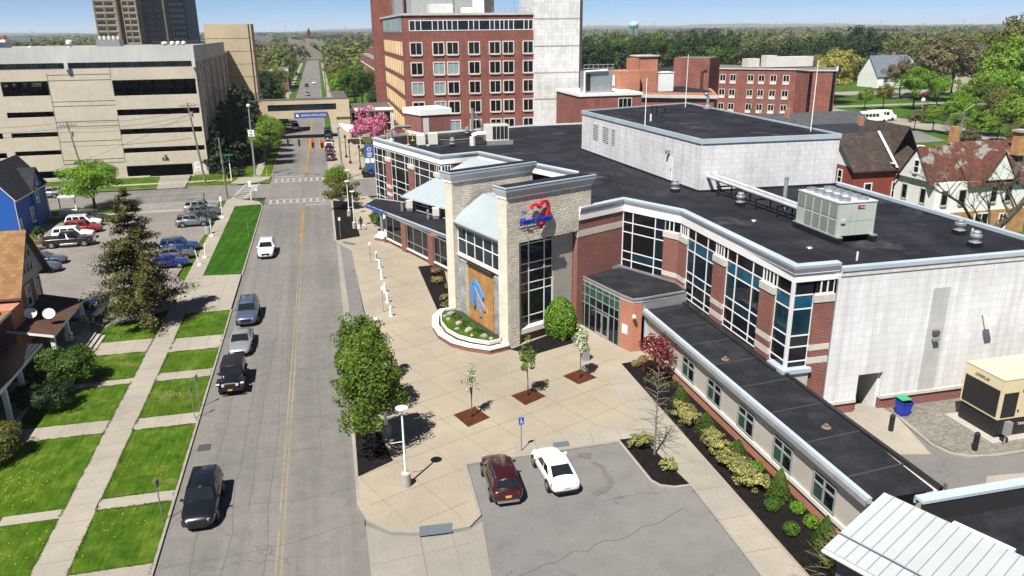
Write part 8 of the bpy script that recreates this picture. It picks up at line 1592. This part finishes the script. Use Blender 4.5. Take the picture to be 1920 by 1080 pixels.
# generator
GN = thing('generator', 'cream standby generator enclosure on black base beside the tile wall', 'generator', (44, 37.5, 0)); m_cream = M('generator_cream', (.68, .58, .38, 1), .5, var=.04); gx0, gx1, gy0, gy1 = 40.4, 49.5, 35.9, 39.0
b = MB(); b.box(gx0, gx1, gy0, gy1, 1.35, 4.1, 0); b.box(gx0-.02, gx1, gy0-.02, gy1+.02, 4.1, 4.16, 1)
for x in (42.6, 44.9, 47.2): b.box(x, x+.02, gy0-.008, gy0, 1.5, 4.05, 2)
b.build('enclosure', [m_cream, M('generator_top', (.56, .5, .37, 1), .5, var=.03), plain('generator_gap', (.3, .26, .17, 1), .7)], GN)
m_louv = stripes('black_louvre', (.03, .03, .03, 1), (.004, .004, .004, 1), .13, .6, 'v', .5)
b = MB(); b.box(gx0-.03, gx0, gy0+.15, gy1-.15, 1.5, 3.35); b.build('louvre', m_louv, GN); b = MB(); b.box(gx0+.2, gx0+1.3, gy0-.03, gy0, 1.5, 3.2); b.build('louvre', m_louv, GN)
b = MB(); b.box(gx0+1.75, gx0+2.75, gy0-.03, gy0, 3.0, 3.5); b.build('window', M('control_window', (.16, .13, .11, 1), .2), GN)
b = MB()
for x in (3.0, 3.75): b.box(gx0+x, gx0+x+.62, gy0-.02, gy0, 1.9, 2.3)
b.build('vent_panel', M('tan_vent', (.4, .34, .23, 1), .7), GN); b = MB()
for x, z in ((1.6, 3.2), (2.95, 3.1), (2.85, 2.9), (2.5, 2.5), (1.45, 1.8), (2.75, 1.75)): b.box(gx0+x, gx0+x+.1, gy0-.05, gy0, z, z+.12)
b.build('latch', m_blackgloss, GN)
text('CATERPILLAR', (gx0-.035, (gy0+gy1)/2+.1, 3.62), (0, -1, 0), .26, m_trim, 'lettering', GN, depth=.01, width=1.15)
b = MB(); b.box(gx0+.1, gx1, gy0+.05, gy1-.05, .1, 1.35); b.build('fuel_base', m_blackgloss, GN); text('TANK 47', (gx0+2.3, gy0+.04, .75), (1, 0, 0), .28, m_signface, 'base_lettering', GN, depth=.01)
b = MB(); b.box(39.9, 50, 35.4, 39.5, -.3, .05); b.build('slab', m_conc, GN)
b = MB(); b.box(40.35, 40.75, 35.0, 35.3, .7, 1.6); b.cyl((40.5, 35.15, 0), (40.5, 35.15, .8), .05); tag(b.build('electric_box', m_galv, loc=(40.5, 35.2, 0)), 'small grey electric box on a post in front of the generator', 'electrical box')
for x, y, r, h, lb in ((34.9, 38.6, .17, 1.05, 'black bollard standing on the concrete apron'), (38.3, 35.15, .17, 1.1, 'black bollard with white cap beside the generator')):
    b = MB(); b.cyl((x, y, -.1), (x, y, h), r, n=14); b.cyl((x, y, h), (x, y, h+.1), r*.9, r*.5, 14); tag(b.build('bollard', m_blackgloss, loc=(x, y, 0)), lb, 'bollard')
WB = thing('wheelie_bin', 'blue wheeled bin with green lid against the tile wall', 'bin', (37.2, 40.3, 0)); b = MB(); lo_ = [(36.9, 40.05), (37.5, 40.05), (37.5, 40.65), (36.9, 40.65)]; hi_ = [(36.8, 39.9), (37.62, 39.9), (37.62, 40.75), (36.8, 40.75)]
b.add([(p[0], p[1], 0) for p in lo_]+[(p[0], p[1], 1.0) for p in hi_], [[i, (i+1) % 4, 4+(i+1) % 4, 4+i] for i in range(4)]+[[3, 2, 1, 0], [4, 5, 6, 7]]); b.box(36.76, 37.66, 39.86, 40.79, .94, 1.0); b.build('body', plain('bin_blue', (.015, .04, .42, 1), .4), WB); b = MB(); b.box(36.85, 37.6, 40.1, 40.85, 1.1, 1.16); b.build('lid', plain('bin_green', (.02, .3, .14, 1), .4), WB); b = MB()
for x in (36.95, 37.45): b.cyl((x-.04, 40.7, .12), (x+.04, 40.7, .12), .12, n=10)
b.build('wheel', m_black, WB)
b = MB(); 
for i in range(11): b.box(29.2+i*.17, 29.35+i*.17, 29.9, 29.94, 0, 1.75)
b.box(29.1, 31.1, 29.85, 29.9, 1.2, 1.3); b.box(29.1, 31.1, 29.85, 29.9, .4, .5); b.box(31.05, 31.18, 29.8, 29.95, 0, 1.95); tag(b.build('wooden_gate', m_wood, loc=(30, 29.9, 0)), 'weathered wooden gate leaf beside the annex roof end', 'gate')
# person under the canopy with two bags
def person(x, y, lb):
    t = thing('person', lb, 'person', (x, y, 0)); V = [(0, 0, .95), (0, 0, 1.2), (0, 0, 1.42), (0, 0, 1.53), (0, .02, 1.66), (-.1, 0, .9), (-.11, .03, .5), (-.11, 0, .08), (-.11, -.14, .04), (.1, 0, .9), (.12, -.06, .5), (.13, .03, .08), (.13, -.1, .04), (-.2, 0, 1.4), (-.27, .02, 1.12), (-.26, -.06, .86), (.2, 0, 1.4), (.27, .02, 1.12), (.26, -.06, .86), (-.26, -.08, .78), (.26, -.08, .78)]
    E = [(0, 1), (1, 2), (2, 3), (3, 4), (0, 5), (5, 6), (6, 7), (7, 8), (0, 9), (9, 10), (10, 11), (11, 12), (2, 13), (13, 14), (14, 15), (15, 19), (2, 16), (16, 17), (17, 18), (18, 20)]
    Rr = [.15, .15, .16, .06, .105, .1, .07, .05, .045, .1, .07, .05, .045, .07, .05, .035, .07, .05, .035, .03, .03]
    me = bpy.data.meshes.new('body'); me.from_pydata(V, E, []); o = bpy.data.objects.new('body', me); COL.objects.link(o); o.parent = t; o.modifiers.new('sk', 'SKIN'); sv = me.skin_vertices[0].data
    for v, r in zip(sv, Rr): v.radius = (r, r*.85)
    sv[0].use_root = True; sd_ = o.modifiers.new('ss', 'SUBSURF'); sd_.levels = 1; sd_.render_levels = 1; me.materials.append(plain('dark_clothes', (.012, .012, .015, 1), .8))
    h = MB(); h.lathe((x, y+.02, 1.56), [(.05, 0), (.1, .06), (.11, .14), (.08, .22), (.02, .25)], 10); h.build('hair', plain('dark_hair', (.02, .012, .008, 1), .7), t, smooth=True)
    for sx, lb2 in ((-.34, 'white carrier bag held by the person under the canopy, left'), (.34, 'white carrier bag with grey print held by the person, right')):
        b = MB(); b.box(x+sx-.2, x+sx+.2, y-.2, y, .12, .66); b.tube([(x+sx-.12, y-.1, .66), (x+sx, y-.1, .8), (x+sx+.12, y-.1, .66)], .012, 4)
        if sx > 0: b.box(x+sx-.12, x+sx+.12, y-.206, y-.2, .22, .5, 1)
        tag(b.build('carrier_bag', [m_white, M('bag_print', (.2, .2, .24, 1), .7)], loc=(x+sx, y-.1, .1)), lb2, 'bag')
person(3.75, 103.6, 'person in dark clothes carrying two bags under the canopy corner')
# far masts and pylons on the horizon
for i in range(22):
    a = -.52+1.42*i/21+random.uniform(-.02, .02); Y = random.uniform(4300, 5200); x = a*Y; h = random.uniform(38, 62); b = MB(); b.tube([(x-4, Y, 0), (x, Y, h), (x+4, Y, 0)], .9, 4); b.box(x-8, x+8, Y-.5, Y+.5, h*.8, h*.8+.9); b.box(x-6, x+6, Y-.5, Y+.5, h*.92, h*.92+.9)
    tag(b.build('transmission_pylon', plain('pylon_grey', (.2, .22, .25, 1), .8), loc=(x, Y, 0)), 'tiny lattice transmission pylon on the horizon', 'pylon', 'pylons along the horizon')
# ------------------------------------------------------------------ sky, sun, camera
w = bpy.data.worlds.new('World'); SC.world = w; w.use_nodes = True
nt = w.node_tree; nt.nodes.clear()
so = nt.nodes.new('ShaderNodeOutputWorld'); bg = nt.nodes.new('ShaderNodeBackground'); sk = nt.nodes.new('ShaderNodeTexSky')
sk.sky_type = 'NISHITA'; sk.sun_disc = False
sd = Vector((-.353, -.407, .842)).normalized()
sk.sun_elevation = math.asin(sd.z); sk.sun_rotation = math.atan2(sd.x, sd.y); sk.altitude = 200; sk.air_density = .38; sk.dust_density = 0; sk.ozone_density = 5
nt.links.new(sk.outputs[0], bg.inputs[0]); nt.links.new(bg.outputs[0], so.inputs[0]); bg.inputs[1].default_value = .055
L = bpy.data.lights.new('sun', 'SUN'); L.energy = 4.9; L.angle = R(.5); L.color = (1, .955, .88)
lo = bpy.data.objects.new('sun', L); COL.objects.link(lo); lo.rotation_euler = (-sd).to_track_quat('-Z', 'Y').to_euler()
SC.view_settings.view_transform = 'Standard'; SC.view_settings.look = 'None'; SC.view_settings.exposure = .9; SC.view_settings.gamma = 1
pit, yaw, roll = R(18.524), R(13.349), R(-.6286)
fw = Vector((math.sin(yaw)*math.cos(pit), math.cos(yaw)*math.cos(pit), -math.sin(pit)))
r0 = Vector((math.cos(yaw), -math.sin(yaw), 0)); u0 = r0.cross(fw)
rr = r0*math.cos(roll)+u0*math.sin(roll); uu = -r0*math.sin(roll)+u0*math.cos(roll)
cam = bpy.data.cameras.new('camera'); co = bpy.data.objects.new('camera', cam); COL.objects.link(co)
mw = Matrix.Identity(4)
for i in range(3): mw[i][0] = rr[i]; mw[i][1] = uu[i]; mw[i][2] = -fw[i]
mw.translation = (0, 0, 25.5); co.matrix_world = mw
cam.sensor_width = 36; cam.lens = 36*1450/1920; cam.clip_start = .5; cam.clip_end = 40000
SC.camera = co
SC.cycles.max_bounces = 5; SC.cycles.diffuse_bounces = 2; SC.cycles.glossy_bounces = 2; SC.cycles.transmission_bounces = 3; SC.cycles.transparent_max_bounces = 4
SC.cycles.use_denoising = True
